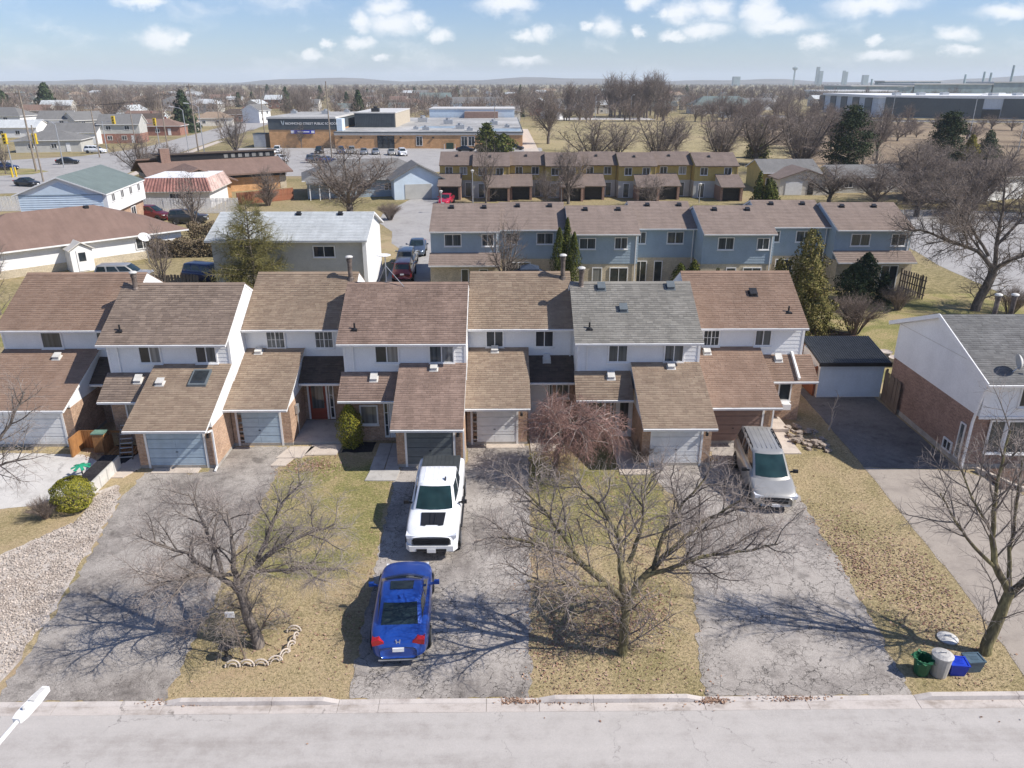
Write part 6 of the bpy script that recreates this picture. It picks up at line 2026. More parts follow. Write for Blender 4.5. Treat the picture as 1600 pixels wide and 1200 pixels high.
    for yw in S['wheels']:
        wy = max(w for (y, w, a, b) in S['st'] if abs(y - yw) < 1.0)
        for sx in (-1, 1):
            ty = obj('wheel', tme, t, (sx * (wy - 0.085), yw, Rw))
            obj('rim', rme, ty)
            MB().lathe([(Rw * 0.8, 0.0), (Rw * 1.13, 0.0), (Rw * 1.16, 0.012), (Rw * 0.8, 0.012)], 18, (sx * (wy - 0.002) - 0.006, yw, Rw + 0.02), 'x').build('wheel_arch', MAT['black'], t)
    # lamps, plates, mirrors
    st = S['st']
    wF, zF, yF = st[1][1], st[1][2], st[1][0]
    wR, zR, yR = st[-2][1], st[-2][2], st[-2][0]
    L_head = M_HEAD
    for sx in (-1, 1):
        a = MB()
        a.prism([(sx * wF * 0.55, zF - 0.16), (sx * wF * 1.02, zF - 0.14), (sx * wF * 1.05, zF + 0.0), (sx * wF * 0.6, zF - 0.04)], 'y', yF + (0.06 if kind == 'sedan' else -0.03), yF + 0.28)
        a.build('headlight', L_head, t)
        a = MB()
        if kind == 'sedan':
            a.prism([(sx * wR * 0.58, zR - 0.10), (sx * wR * 1.08, zR - 0.16), (sx * wR * 1.1, zR + 0.0), (sx * wR * 0.8, zR + 0.06), (sx * wR * 0.6, zR - 0.02)], 'y', yR - 0.28, yR + 0.03)
        else:
            a.prism([(sx * wR * 0.84, zR - 0.45), (sx * wR * 1.01, zR - 0.45), (sx * wR * 0.98, zR - 0.12), (sx * wR * 0.86, zR - 0.12)], 'y', yR - 0.02, yR + 0.04)
        a.build('taillight', M_TAIL, t)
        a = MB()
        bx = B[2] + 0.12
        yy = B[0] + 0.5
        a.bar((sx * (bx - 0.05), yy + 0.02, B[4] + 0.04), (sx * (bx + 0.12), yy, B[4] + 0.08), 0.06)
        a.box(*sorted((sx * (bx + 0.08), sx * (bx + (0.25 if kind == 'sedan' else 0.28)))), yy - 0.06, yy + 0.05, B[4] + 0.03, B[4] + 0.16)
        a.build('mirror', MAT['black'] if kind in ('pickup', 'minivan') else paint, t)
    yP = st[0][0]
    MB().box(-0.17, 0.17, yP - 0.035, yP + 0.1, st[0][3] + 0.1, st[0][3] + 0.23).build('licence_plate', MAT['white'], t)
    yQ = st[-1][0]
    zq = 0.62 if kind == 'sedan' else 0.75
    MB().box(-0.17, 0.17, yQ - 0.2, yQ + 0.035, zq, zq + 0.13).build('licence_plate', MAT['white'], t)
    return t


M_HEAD = M_('headlamp', (0.75, 0.77, 0.8), 0.12, var=0.1, spec=0.7)
M_TAIL = M_('taillamp', (0.42, 0.012, 0.015), 0.18, var=0.1, spec=0.6)
MAT['bed'] = M_('bed_cover_vinyl', (0.05, 0.055, 0.055), 0.6, var=0.12)
P_BLUE = paint_mat('blue_paint', (0.016, 0.072, 0.36), 0.3)
P_WHITE = paint_mat('white_paint', (0.82, 0.83, 0.84))
P_SILVER = paint_mat('silver_paint', (0.43, 0.415, 0.38), 0.45, rough=0.36)
P_DSILV = paint_mat('pewter_paint', (0.30, 0.31, 0.32), 0.5)
P_RED = paint_mat('dark_red_paint', (0.13, 0.012, 0.018), 0.3)
P_BRED = paint_mat('bright_red_paint', (0.50, 0.015, 0.05), 0.1)
P_GREY = paint_mat('charcoal_paint', (0.035, 0.037, 0.04), 0.4)
P_BLACK = paint_mat('black_paint', (0.012, 0.012, 0.014), 0.2)
P_NAVY = paint_mat('navy_paint', (0.015, 0.03, 0.10), 0.3)
P_STEEL = paint_mat('steel_blue_paint', (0.09, 0.12, 0.17), 0.5)

# blue sedan, nose to the house
c = car('sedan', 'shiny blue sedan with sunroof parked nearest the street on the middle driveway', -3.32, 20.78, math.pi + 0.05, P_BLUE)
mb = MB()
mb.prism([(-0.38, -0.02), (0.38, -0.02), (0.36, 0.42), (-0.36, 0.42)], 'z', 1.466, 1.474)
mb.build('sunroof', MAT['car_glass'], c)
e = MB()
yy = 2.20
for sx in (-1, 1):
    e.bar((sx * 0.045, yy + 0.055, 0.86), (sx * 0.06, yy + 0.035, 0.99), 0.022, 0.02)
e.bar((-0.05, yy + 0.05, 0.915), (0.05, yy + 0.05, 0.915), 0.02, 0.02)
e.build('badge', MAT['galv'], c)
e = MB()
e.prism([(-0.06, 0.0), (0.06, 0.0), (0.015, 0.16), (-0.015, 0.16)], 'z', 0, 0.05)
o_ = e.build('roof_antenna', P_BLUE, c)
o_.location = (0, 0.72, 1.45)
MB().box(-0.62, 0.62, 2.20, 2.30, 0.27, 0.31).build('bumper_trim', MAT['galv'], c)
MB().box(-0.55, 0.55, 2.18, 2.285, 0.32, 0.42).build('diffuser', MAT['black'], c)

# white pickup facing the street
c = car('pickup', 'white pickup truck with black bonnet decal and black bed cover', -2.70, 26.95, 0.0, P_WHITE, glass='green_glass', cat='pickup truck')
tb = MB()
tb.box(-0.80, 0.80, 1.10, 2.80, 1.41, 1.455)
tc_ = tb.build('bed_cover', MAT['bed'], c)
for k in range(9):
    xx = -0.72 + k * 0.18
    MB().box(xx - 0.012, xx + 0.012, 1.12, 2.78, 1.456, 1.466).build('rib', MAT['bed'], tc_)
hd = MB()
hp = [(-0.46, -1.62), (0.46, -1.62), (0.42, -2.42), (0.24, -2.46), (0.22, -2.40), (-0.22, -2.40), (-0.24, -2.46), (-0.42, -2.42)]
hd.face([(x, y, 1.293 + (y + 1.62) * 0.082 - 0.03 * abs(x) * abs(x)) for x, y in hp][::-1])
hd.build('bonnet_decal', MAT['black'], c)
for sx in (-1, 1):
    MB().bar((sx * 0.10, -1.7, 1.30), (sx * 0.075, -2.38, 1.245), 0.03, 0.025).build('bonnet_crease', MAT['black'], c)
gr = MB()
gr.box(-0.66, 0.66, -2.97, -2.80, 0.72, 0.98)
g_ = gr.build('grille', MAT['black'], c)
for k in range(3):
    MB().box(-0.62, 0.62, -2.985, -2.971, 0.76 + k * 0.075, 0.79 + k * 0.075).build('grille_bar', MAT['dark_metal'], g_)
MB().box(-0.1, 0.1, -2.995, -2.986, 0.835, 0.885).build('badge', MAT['black'], g_)
bp = MB()
bp.prism([(-0.95, -2.80), (-0.80, -3.0), (0.80, -3.0), (0.95, -2.80), (0.95, -2.70), (-0.95, -2.70)], 'z', 0.46, 0.68)
bp.build('bumper', MAT['white'], c)
MB().box(-0.55, 0.55, -3.012, -2.9, 0.47, 0.57).build('bumper_intake', MAT['black'], c)
MB().box(-0.16, 0.16, -3.03, -3.013, 0.42, 0.58).build('licence_plate', MAT['white'], c)
MB().prism([(0.0, 0.0), (0.16, 0.0), (0.2, 0.09), (0.12, 0.13)], 'x', 0.35, 0.40).build('roof_antenna', MAT['black'], c).location = (0, -0.42, 1.97)
for sx in (-1, 1):
    for yy in (-0.25, 0.65):
        MB().box(*sorted((sx * 1.0, sx * 1.03)), yy, yy + 0.2, 1.02, 1.07).build('door_handle', MAT['black'], c)
    MB().box(*sorted((sx * 0.96, sx * 1.04)), -1.2, 1.2, 0.36, 0.42).build('side_step', MAT['black'], c)
for k in range(6):
    xx = -0.45 + k * 0.18
    MB().box(xx - 0.02, xx + 0.02, -0.35, 0.75, 1.962 + 0.02 * (1 - abs(xx) / 0.5), 1.985 + 0.012 * (1 - abs(xx) / 0.5)).build('roof_rib', P_WHITE, c)

# silver minivan
c = car('minivan', 'silver minivan with roof rails parked before the brown garage door', 11.3, 29.75, -0.105, P_SILVER, glass='green_glass', cat='minivan')
for sx in (-1, 1):
    rr_ = MB()
    rr_.tube([(sx * 0.60, -0.1, 1.80), (sx * 0.61, 0.0, 1.86), (sx * 0.61, 1.75, 1.87), (sx * 0.60, 1.85, 1.81)], 0.028, 6)
    for yy in (0.3, 0.9, 1.5):
        rr_.box(sx * 0.61 - 0.03, sx * 0.61 + 0.03, yy - 0.05, yy + 0.05, 1.78, 1.86)
    rr_.build('roof_rail', MAT['black'], c)
gg = MB()
gg.box(-0.5, 0.5, -2.60, -2.45, 0.66, 0.74)
gg.box(-0.48, 0.48, -2.60, -2.45, 0.50, 0.60)
gg.build('grille', MAT['black'], c)
MB().box(-0.17, 0.17, -2.63, -2.601, 0.36, 0.48).build('licence_plate', MAT['white'], c)
for k in range(5):
    xx = -0.4 + k * 0.2
    MB().box(xx - 0.012, xx + 0.012, -0.2, 1.9, 1.825 + 0.015 * (1 - abs(xx) / 0.5), 1.838 + 0.012 * (1 - abs(xx) / 0.5)).build('roof_rib', P_SILVER, c)

# cars parked further back
far_cars = [
    ('minivan', 'dark red minivan with black glass parked against the white fence', -45.2, 99.8, 1.35, P_RED), ('suv', 'charcoal suv parked against the white fence beside the small street tree', -39.3, 97.0, 1.75, P_GREY),
    ('suv', 'silver car partly hidden behind the mottled brown roof', -33.2, 66.3, 1.65, P_SILVER), ('suv', 'navy blue suv beside the dark board fence', -25.9, 66.4, 1.2, P_NAVY),
    ('suv', 'dark red suv nearest in the line of three cars by the court', -9.0, 68.2, math.pi + 0.04, P_RED), ('suv', 'silver suv in the middle of the three cars by the court', -9.35, 73.4, math.pi + 0.03, P_SILVER),
    ('sedan', 'steel blue sedan first in line by the court street', -8.9, 78.8, 0.05, P_STEEL), ('sedan', 'bright red car in front of the left end of the ochre row', -8.3, 113.0, -0.15, P_BRED),
    ('sedan', 'black car turning at the wide junction at left', -93.2, 171.2, 1.85, P_BLACK), ('sedan', 'dark car with red lamps on the near road at the left edge', -80.5, 134.0, 1.25, P_GREY),
    ('suv', 'dark suv on the road beyond the leafless thicket at left', -76.8, 176.5, 1.0, P_GREY), ('minivan', 'white van parked before the bungalow with stacked crates', -100.5, 198.0, 1.5, P_WHITE),
    ('sedan', 'blue car at the left edge of the photo by the traffic signals', -99.5, 160.0, 1.5, P_NAVY)]
for (kd, lab, x_, y_, rz, pt) in far_cars:
    car(kd, lab, x_, y_, rz, pt, detail=1, group='cars parked behind the front row')
GL = 'cars in the school car park'
lot = [(422, 242, 'sedan', P_STEEL, 'steel blue car at the left end of the school car park', 0.3), (434, 239, 'suv', P_WHITE, 'white suv beside the steel blue car at the left of the school car park', 0.2), (441, 252, 'sedan', P_WHITE, 'white car nearest the brown hall roof in the school car park', 0.6),
       (499, 240, 'suv', P_BLACK, 'black suv standing alone in the middle of the school car park', 0.1), (495, 254, 'suv', P_STEEL, 'steel blue suv on the near side of the school car park', 1.9), (511, 254, 'sedan', P_NAVY, 'navy car next to the light pole on the near side of the school car park', 2.4),
       (533, 240, 'suv', P_NAVY, 'dark navy suv at the left end of the row along the school wall', 0.25), (550, 240, 'suv', P_SILVER, 'silver suv second in the row along the school wall', 0.2), (569, 241, 'sedan', P_DSILV, 'pewter car third in the row along the school wall', 0.15),
       (587, 241, 'sedan', P_DSILV, 'pewter car fourth in the row, before the dark school doors', 0.2), (612, 242, 'sedan', P_SILVER, 'silver car fifth in the row along the school wall', 0.2), (629, 243, 'suv', P_WHITE, 'white suv at the right end of the row along the school wall', 0.25),
       (791, 235, 'sedan', P_WHITE, 'white car right of the pine before the school', 1.2), (805, 234, 'sedan', P_BLACK, 'black car at the right corner of the school', 1.4), (727, 237, 'sedan', P_GREY, 'dark car half hidden above the left ochre roofs', 1.5)]
for (px, py, kd, pt, lab, rz) in lot:
    x_, y_ = at(px, py)
    car(kd, lab, x_, y_, rz, pt, detail=1, group=GL)

# ------------------------------------------------------------------ street things near the camera
# recycling bins
b = thing('green_bin', 'green organics tub, open at the top, leftmost of the four bins', 'bin', (12.42, 18.1, 0), 0.2)
m = MB()
m.lathe([(0.17, 0.0), (0.2, 0.05), (0.26, 0.55), (0.29, 0.57), (0.29, 0.60), (0.26, 0.6), (0.24, 0.5), (0.18, 0.12), (0.01, 0.1)], 14)
m.build('tub', M_('green_tub', (0.02, 0.12, 0.055), 0.5, var=0.15), b, smooth=False)
m = MB()
for k in range(11):
    a = k * 2 * math.pi / 11
    m.bar((0.24 * math.cos(a), 0.24 * math.sin(a), 0.57), (0.31 * math.cos(a + 0.3), 0.31 * math.sin(a + 0.3), 0.50 + 0.06 * (k % 3)), 0.13, 0.01)
m.build('bag', M_('green_bag', (0.03, 0.16, 0.07), 0.6), b)
b = thing('rubbish_can', 'grey ribbed round rubbish can between the green tub and blue box', 'bin', (12.93, 18.05, 0))
MB().lathe([(0.22, 0.0), (0.23, 0.05), (0.25, 0.3), (0.28, 0.68), (0.29, 0.72), (0.27, 0.73)], 16).build('can', M_('grey_can', (0.42, 0.40, 0.37), 0.55, var=0.08), b)
MB().lathe([(0.30, 0.70), (0.305, 0.745), (0.2, 0.79), (0.02, 0.80)], 16).build('lid', M_('grey_lid', (0.5, 0.48, 0.45), 0.5), b)
MB().tube([(-0.09, 0, 0.79), (-0.08, 0, 0.85), (0.08, 0, 0.85), (0.09, 0, 0.79)], 0.018, 6).build('handle', MAT['vent_grey'], b)


def box_bin(label, x_, y_, rz, col, tilt):
    b = thing('recycling_box', label, 'recycling box', (x_, y_, 0), rz)
    mt = M_('box_' + ''.join(ch for ch in label.split()[0]), col, 0.45, var=0.1)
    m = MB()
    for k in range(4):
        pass
    lo, hi = [(-0.2, -0.15), (0.2, -0.15), (0.2, 0.15), (-0.2, 0.15)], [(-0.25, -0.2), (0.25, -0.2), (0.25, 0.2), (-0.25, 0.2)]
    i0 = [m.V((x, y, 0.0)) for x, y in lo]
    i1 = [m.V((x, y, 0.42)) for x, y in hi]
    i2 = [m.V((x * 1.08, y * 1.08, 0.425)) for x, y in hi]
    i3 = [m.V((x * 1.08, y * 1.08, 0.46)) for x, y in hi]
    i4 = [m.V((x * 0.9, y * 0.9, 0.46)) for x, y in hi]
    i5 = [m.V((x * 0.88, y * 0.88, 0.44)) for x, y in hi]
    for a, c_ in ((i0, i1), (i1, i2), (i2, i3), (i3, i4), (i4, i5)):
        for k in range(4):
            m.f.append([a[k], a[(k + 1) % 4], c_[(k + 1) % 4], c_[k]])
            m.mi.append(0)
    m.f += [i0[::-1], i5]
    m.mi += [0, 0]
    m.build('box', mt, b)
    m = MB()
    for k in range(3):
        m.box(-0.12, 0.12, -0.02 + 0.06 * k - 0.06, 0.0 + 0.06 * k - 0.06, 0.441, 0.452)
    m.build('lid_ribs', mt, b)
    b.rotation_euler = (tilt, 0, rz)
    return b


box_bin('bright blue recycling box, third of the four bins', 13.48, 18.12, -0.12, (0.012, 0.05, 0.52), 0.05)
box_bin('grey-blue recycling box, rightmost of the four bins', 14.02, 18.25, 0.06, (0.09, 0.14, 0.18), 0.02)
b = thing('bin_lid', 'pale grey round bin lid lying on the grass near the mossy trunk', 'lid', (14.05, 19.6, 0.02))
MB().lathe([(0.31, 0.0), (0.31, 0.04), (0.2, 0.08), (0.02, 0.09)], 18).build('disc', MAT['vent_grey'], b)
MB().tube([(-0.1, 0.02, 0.08), (-0.09, 0.02, 0.13), (0.09, 0.0, 0.13), (0.1, 0.0, 0.08)], 0.018, 6).build('handle', MAT['galv'], b)
# scalloped edging round the left tree: each hoop its own piece
ed = thing('garden_edging', 'white scalloped hoop edging round the left tree', 'garden edging', (-7.75, 19.5, 0))
hm = MB()
hm.tube([(0.22 * math.cos(a), 0.0, 0.04 + 0.2 * math.sin(a)) for a in [math.pi * k / 8 for k in range(9)]], 0.028, 6)
hm.tube([(0.13 * math.cos(a), 0.0, 0.04 + 0.11 * math.sin(a)) for a in [math.pi * k / 6 for k in range(7)]], 0.018, 5)
hme = hm.mesh('hoop', MAT['concrete'])
line = [(-0.35, -1.0), (0.1, -0.95), (0.52, -0.92), (0.9, -0.85)]
for k, (x_, y_, r_) in enumerate([(-0.5, -0.98, 0.05), (-0.08, -0.95, 0.05), (0.34, -0.92, 0.05), (0.74, -0.8, 0.5), (0.98, -0.5, 1.1), (1.1, -0.12, 1.4), (1.14, 0.28, 1.55), (0.95, 0.62, 0.1)]):
    o_ = obj('hoop', hme, ed, (x_, y_, 0), r_)
    o_.rotation_euler = (R.uniform(-.5, -.2), 0, r_)
orn = thing('bird_bath', 'small dark garden ornament at the corner of the scalloped edging', 'ornament', (-8.55, 18.95, 0))
MB().lathe([(0.16, 0), (0.14, 0.05), (0.06, 0.1), (0.05, 0.35), (0.2, 0.42), (0.22, 0.47), (0.15, 0.45), (0.02, 0.43)], 12).build('bowl', MAT['dark_metal'], orn)
sp = thing('number_post', 'thin post with a small white number plate under the left tree', 'sign', (-7.95, 18.85, 0))
MB().tube([(0, 0, 0), (-0.35, 0.25, 1.55)], 0.025, 6).build('post', MAT['wood'], sp)
MB().box(-0.50, -0.22, 0.2, 0.225, 1.45, 1.65).build('plate', MAT['white'], sp)

# the street lamp that reaches into the lower left corner
sl_t = thing('street_lamp', 'white street lamp arm and head in the lower left corner', 'street lamp', (-7.9, 6.2, 0))
MB().tube([(0, 0, 0), (0, 0, 6.9)], [0.11, 0.07], 10).build('pole', MAT['galv'], sl_t)
MB().tube([(0, 0, 6.8), (0.1, 0.5, 7.15), (0.38, 1.9, 7.42), (0.52, 2.86, 7.5)], [0.05, 0.045, 0.035, 0.03], 8).build('arm', MAT['white'], sl_t)
hd = MB()
hd.prism([(-0.06, 0.0), (0.06, 0.0), (0.09, 0.12), (0.085, 0.45), (0.055, 0.68), (-0.055, 0.68), (-0.085, 0.45), (-0.09, 0.12)], 'z', 0.0, 0.085)
h_ = hd.build('lamp_head', MAT['white'], sl_t)
h_.location = (0.51, 2.8, 7.47)
h_.rotation_euler = (0, 0, -0.12)
m = MB()
m.prism([(-0.05, 0.35), (0.05, 0.35), (0.04, 0.62), (-0.04, 0.62)], 'z', 0.086, 0.11)
m.lathe([(0.035, 0.086), (0.035, 0.13), (0.02, 0.14)], 8, (0, 0.2, 0))
o_ = m.build('photocell', MAT['vent_grey'], h_)

# gazebo, dish on its mast behind the front row
gz = thing('gazebo', 'dark blue two-tier gazebo canopy behind the tan-roofed townhouse', 'gazebo', (2.0, 59.4, 0))
for sx in (-1.6, 1.6):
    for sy in (-1.4, 1.4):
        MB().box(sx - 0.05, sx + 0.05, sy - 0.05, sy + 0.05, 0, 2.05).build('post', MAT['dark_metal'], gz)
M_CAN = M_('navy_canopy', (0.03, 0.045, 0.075), 0.7, var=0.15)


def pyramid(nm, w, d, z0, z1, k, drop):
    m = MB()
    a = [m.V(p) for p in ((-w, -d, z0), (w, -d, z0), (w, d, z0), (-w, d, z0))]
    b_ = [m.V(p) for p in ((-w * k, -d * k, z1), (w * k, -d * k, z1), (w * k, d * k, z1), (-w * k, d * k, z1))]
    c_ = [m.V(p) for p in ((-w, -d, z0 - drop), (w, -d, z0 - drop), (w, d, z0 - drop), (-w, d, z0 - drop))]
    for q in range(4):
        m.f += [[a[q], a[(q + 1) % 4], b_[(q + 1) % 4], b_[q]], [c_[q], c_[(q + 1) % 4], a[(q + 1) % 4], a[q]]]
        m.mi += [0, 0]
    m.f.append(b_)
    m.mi.append(0)
    return m.build(nm, M_CAN, gz)


pyramid('canopy', 1.8, 1.6, 2.05, 2.85, 0.3, 0.25)
pyramid('top_canopy', 0.75, 0.65, 2.9, 3.2, 0.05, 0.1)
ds = thing('satellite_dish', 'white dish on a thin tripod mast at the ridge of the weathered red roof', 'satellite dish', (-5.95, 38.1, 7.0))
m = MB()
m.tube([(0, 0, 0.0), (0, 0, 1.35)], 0.03, 6)
m.tube([(0, 0, 0.9), (-0.45, 0.1, -0.03)], 0.018, 5)
m.tube([(0, 0, 0.9), (0.9, -0.25, -0.12)], 0.018, 5)
m.build('mast', MAT['galv'], ds)
m = MB()
m.lathe([(0.02, 0.0), (0.2, 0.02), (0.35, 0.07), (0.34, 0.09), (0.1, 0.03)], 16, (-0.05, 0, 1.35))
m.build('reflector', MAT['white'], ds)
# raised timber beds in the yard behind the shed
for k, (a, b_) in enumerate((((19.8, 47.6), (22.4, 46.0)), ((22.8, 48.2), (24.9, 44.2)))):
    t = thing('timber_edging', ('dark timber edging running behind the black-roofed shed', 'dark timber edging slanting down towards the right house')[k], 'timber', (a[0], a[1], 0))
    MB().bar((0, 0, 0.1), (b_[0] - a[0], b_[1] - a[1], 0.1), 0.25, 0.2).build('beam', MAT['wood'], t)
sheet('mulch_bed', [(17.5, 45.5), (22.5, 46.2), (25.0, 50.5), (22.8, 53), (18.2, 50.5)], 0.012, MAT['mulch'], 0.2, 0.5, 19)
pt = thing('garden_pots', 'cluster of pale garden pots in the yard behind the right house', 'pots', (24.2, 44.6, 0))
for k, (x_, y_, s_) in enumerate(((0, 0, 0.35), (0.5, -0.9, 0.28), (-0.2, 0.9, 0.4), (0.3, 0.4, 0.3))):
    MB().lathe([(s_ * 0.6, 0), (s_, s_ * 1.6), (s_ * 1.1, s_ * 1.7), (s_ * 0.9, s_ * 1.6), (0.02, s_ * 1.5)], 10, (x_, y_, 0)).build('pot', MAT['concrete'] if k % 2 else MAT['stone'], pt)

# ------------------------------------------------------------------ streets, car park, fields further back
sheet('court_street', [(-16, 128), (-13.5, 121), (-16.2, 104), (-16.0, 98), (-13.2, 91), (-12.3, 84), (-10.6, 80), (-10.6, 60), (-6.6, 60), (-6.6, 85), (-4, 99), (2, 103), (12, 105.5), (44, 105.5), (44, 108.5), (12, 108.5), (-1, 108), (-7, 110), (-9.5, 117), (-11, 128)], 0.012, MAT['asphalt_far'], 0.05, 1.0, 3)
sheet('side_yard', [(-24, 69), (-11, 69), (-10.9, 80), (-13, 88), (-18, 93), (-24, 93)], 0.010, MAT['grass'])
sheet('right_street', [(45.5, 40), (70, 40), (75, 70), (72, 104), (60, 107), (45, 107), (44, 98), (43.6, 84), (41.8, 72), (41.5, 60), (43, 50)], 0.012, MAT['asphalt_far'], 0.06, 1.0, 4)
sheet('main_road', [(-160, 118), (-118, 118), (-92, 122), (-72, 126), (-70, 139), (-73, 156), (-79, 190), (-86, 240), (-92, 300), (-110, 420), (-124, 420), (-106, 290), (-100, 245), (-96, 214), (-100, 190), (-112, 180), (-140, 178), (-180, 178), (-180, 145), (-160, 145)], 0.012, MAT['asphalt_far'], 0.1, 2.0, 5)
sheet('corner_lawn', [(-125, 148), (-97, 148), (-90, 152), (-89.5, 157), (-96, 162), (-125, 163)], 0.02, MAT['grass_green'])
sheet('sidewalk', [(-69.5, 139), (-67.5, 139), (-70.5, 156), (-76, 190), (-83, 240), (-85, 240), (-78.2, 190), (-72.3, 156)], 0.03, MAT['concrete'])
sheet('school_car_park', [(-70, 213.5), (10, 213.5), (10, 205), (2, 166), (-12, 156), (-20, 150), (-42, 148), (-62, 158), (-68, 185)], 0.012, MAT['asphalt_far'], 0.05, 2.0, 6)
sheet('school_path', [(5.2, 200), (9, 200), (9, 300), (5.2, 300)], 0.02, MAT['concrete'])
sheet('sports_field', [(10, 212), (40, 170), (115, 168), (150, 260), (110, 350), (20, 372), (10, 300)], 0.008, MAT['field'], 1.5, 8.0, 7)
sheet('scrub', [(48, 134), (95, 128), (135, 128), (260, 320), (170, 345), (118, 400), (82, 340), (74, 260), (76, 200), (58, 168)], 0.016, MAT['scrub'], 1.5, 6.0, 8)
sheet('highway', [(118, 410), (170, 352), (300, 330), (700, 320), (700, 345), (300, 346), (180, 368), (135, 425)], 0.02, MAT['asphalt_far'])
sheet('far_lot', [(25, 372), (70, 372), (70, 395), (25, 395)], 0.02, MAT['white_drive'])

# ------------------------------------------------------------------ single houses
WIN_CACHE = {}


def far_window(parent, x0, z0, y, w=1.2, h=1.0, M=None, mat='glass'):
    """a framed window; alike ones share their mesh"""
    k = (w, h)
    if k not in WIN_CACHE:
        fr = MB()
        for (a, b, c_, d_) in ((-0.09, w + 0.09, h, h + 0.09), (-0.09, w + 0.09, -0.09, 0), (-0.09, 0, 0, h), (w, w + 0.09, 0, h), (w / 2 - 0.03, w / 2 + 0.03, 0, h)):
            fr.box(a, b, -0.06, 0.02, c_, d_)
        pn = MB()
        pn.face([(0, -0.02, 0), (w, -0.02, 0), (w, -0.02, h), (0, -0.02, h)])
        WIN_CACHE[k] = (fr.mesh('window', MAT['white']), pn.mesh('pane', MAT[mat]))
    f, p = WIN_CACHE[k]
    o = obj('window', f, parent, (x0, y, z0))
    if M is not None:
        o.matrix_local = M @ Matrix.Translation((x0, y, z0))
    obj('pane', p, o)
    return o


def house(name, label, x_, y_, rz, w, d, ze, zr, roof, wall, lower=None, hip=0.0, ov=0.5, wins=None, front_gable=False, group=None, chim=False, garage=None, tabs=False, door_=True, zs=2.6, swin=None, trim='white', cat='house', seed=0):
    """x along the ridge, centre at origin; the front wall faces -y"""
    t = thing(name, label, cat, (x_, y_, 0), rz, group)
    hw, hd = w / 2, d / 2
    s = (zr - ze) / (hd + ov)
    zw = ze + s * ov - 0.12
    wl = MB()
    if hip:
        wl.box(-hw, hw, -hd, hd, 0, zw)
    else:
        wl.prism([(-hd, 0), (hd, 0), (hd, zw), (0, zr - 0.14), (-hd, zw)], 'x', -hw, hw)
    wo_ = wl.build('wall', MAT[wall], t)
    if lower:
        e = 0.03
        for nm_, (a, b, c_, d_) in (('brick_wall', (-hw - e, hw + e, -hd - e, hd + e)),):
            MB().box(a, b, c_, d_, 0, zs).build(nm_, MAT[lower], t)
    # roof as a solid shell with real eaves
    r = MB()
    th = 0.14
    X, Y = hw + ov * (1 if hip else 0.6), hd + ov
    hx = max(0.05, X - hip) if hip else X
    a = [(-X, -Y, ze), (X, -Y, ze), (X, Y, ze), (-X, Y, ze), (-hx, 0, zr), (hx, 0, zr)]
    i = [r.V(p) for p in a]
    j = [r.V((p[0], p[1], p[2] - th)) for p in a]
    fs = [[i[0], i[1], i[5], i[4]], [i[2], i[3], i[4], i[5]], [i[1], i[2], i[5]], [i[3], i[0], i[4]]] if hip else [[i[0], i[1], i[5], i[4]], [i[2], i[3], i[4], i[5]]]
    r.f += fs
    r.mi += [0] * len(fs)
    edge = [(0, 1), (1, 2), (2, 3), (3, 0)] if hip else [(0, 1), (1, 5), (5, 2), (2, 3), (3, 4), (4, 0)]
    for p, q in edge:
        r.f.append([j[p], j[q], i[q], i[p]])
        r.mi.append(1)
    r.f += [[j[4], j[5], j[1], j[0]], [j[5], j[4], j[3], j[2]]] + ([[j[5], j[2], j[1]], [j[4], j[0], j[3]]] if hip else [])
    r.mi += [1] * (4 if hip else 2)
    ro = r.build('roof', [MAT[roof], MAT[trim]], t)
    if tabs and not hip:
        shingles(ro, -X, X, -Y, ze, 0, zr, MAT[roof], 0.25, 0.5, seed)
    wins = wins if wins is not None else [(-hw * 0.6, 1.0), (hw * 0.1, 1.0)] + ([(-hw * 0.6, ze - 1.5), (hw * 0.3, ze - 1.5)] if ze > 4 else [])
    for (xx, zz) in wins:
        far_window(t, xx, zz, -hd - (0.05 if lower and zz < zs else 0.02))
    for (yy, zz) in (swin or []):
        far_window(t, yy, zz, -hw - (0.05 if lower and zz < zs else 0.02), M=Matrix.Rotation(rad(90), 4, 'Z'))
    if door_:
        MB().box(hw * 0.55, hw * 0.55 + 0.95, -hd - 0.09, -hd - 0.035, 0.1, 2.15).build('front_door', MAT['door_white'], t)
    if garage:
        g = MB()
        g.box(garage, garage + 2.6, -hd - 0.08, -hd - 0.035, 0.05, 2.2)
        g.build('garage_door', MAT['door_pale'], t)
    if chim:
        MB().box(hw * 0.3, hw * 0.3 + 0.7, 0.5, 1.1, zr - 0.9, zr + 0.7).build('chimney', MAT['brick_red'], t)
    return t


# brown-roofed bungalow at left
t = house('bungalow', 'long white bungalow with brown hip roof at the left, behind the front row', -43.9, 76.0, rad(43.3), 20.0, 10.6, 2.5, 5.0, 'sh_far', 'siding', hip=6.8, ov=0.6, wins=[(5.5, 1.1)], door_=False)
MB().box(-10.04, 10.04, -5.34, 5.34, 0, 0.75).build('brick_base', MAT['brick_buff'], t)
v = MB()
v.prism([(-0.95, 0.0), (0.95, 0.0), (0.95, 2.05), (0, 2.6), (-0.95, 2.05)], 'y', -7.1, -5.31)
v.build('vestibule', MAT['white'], t)
v = MB()
v.prism([(-1.15, 2.0), (0, 2.68), (1.15, 2.0), (1.15, 2.08), (0, 2.77), (-1.15, 2.08)], 'y', -7.3, -5.3)
v.build('vestibule_roof', MAT['cream'], t)
MB().box(-0.45, 0.45, -7.16, -7.105, 0.1, 2.0).build('back_door', MAT['white'], t)
MB().box(-0.3, 0.3, -7.18, -7.161, 1.0, 1.8).build('door_glass', MAT['glass'], t)
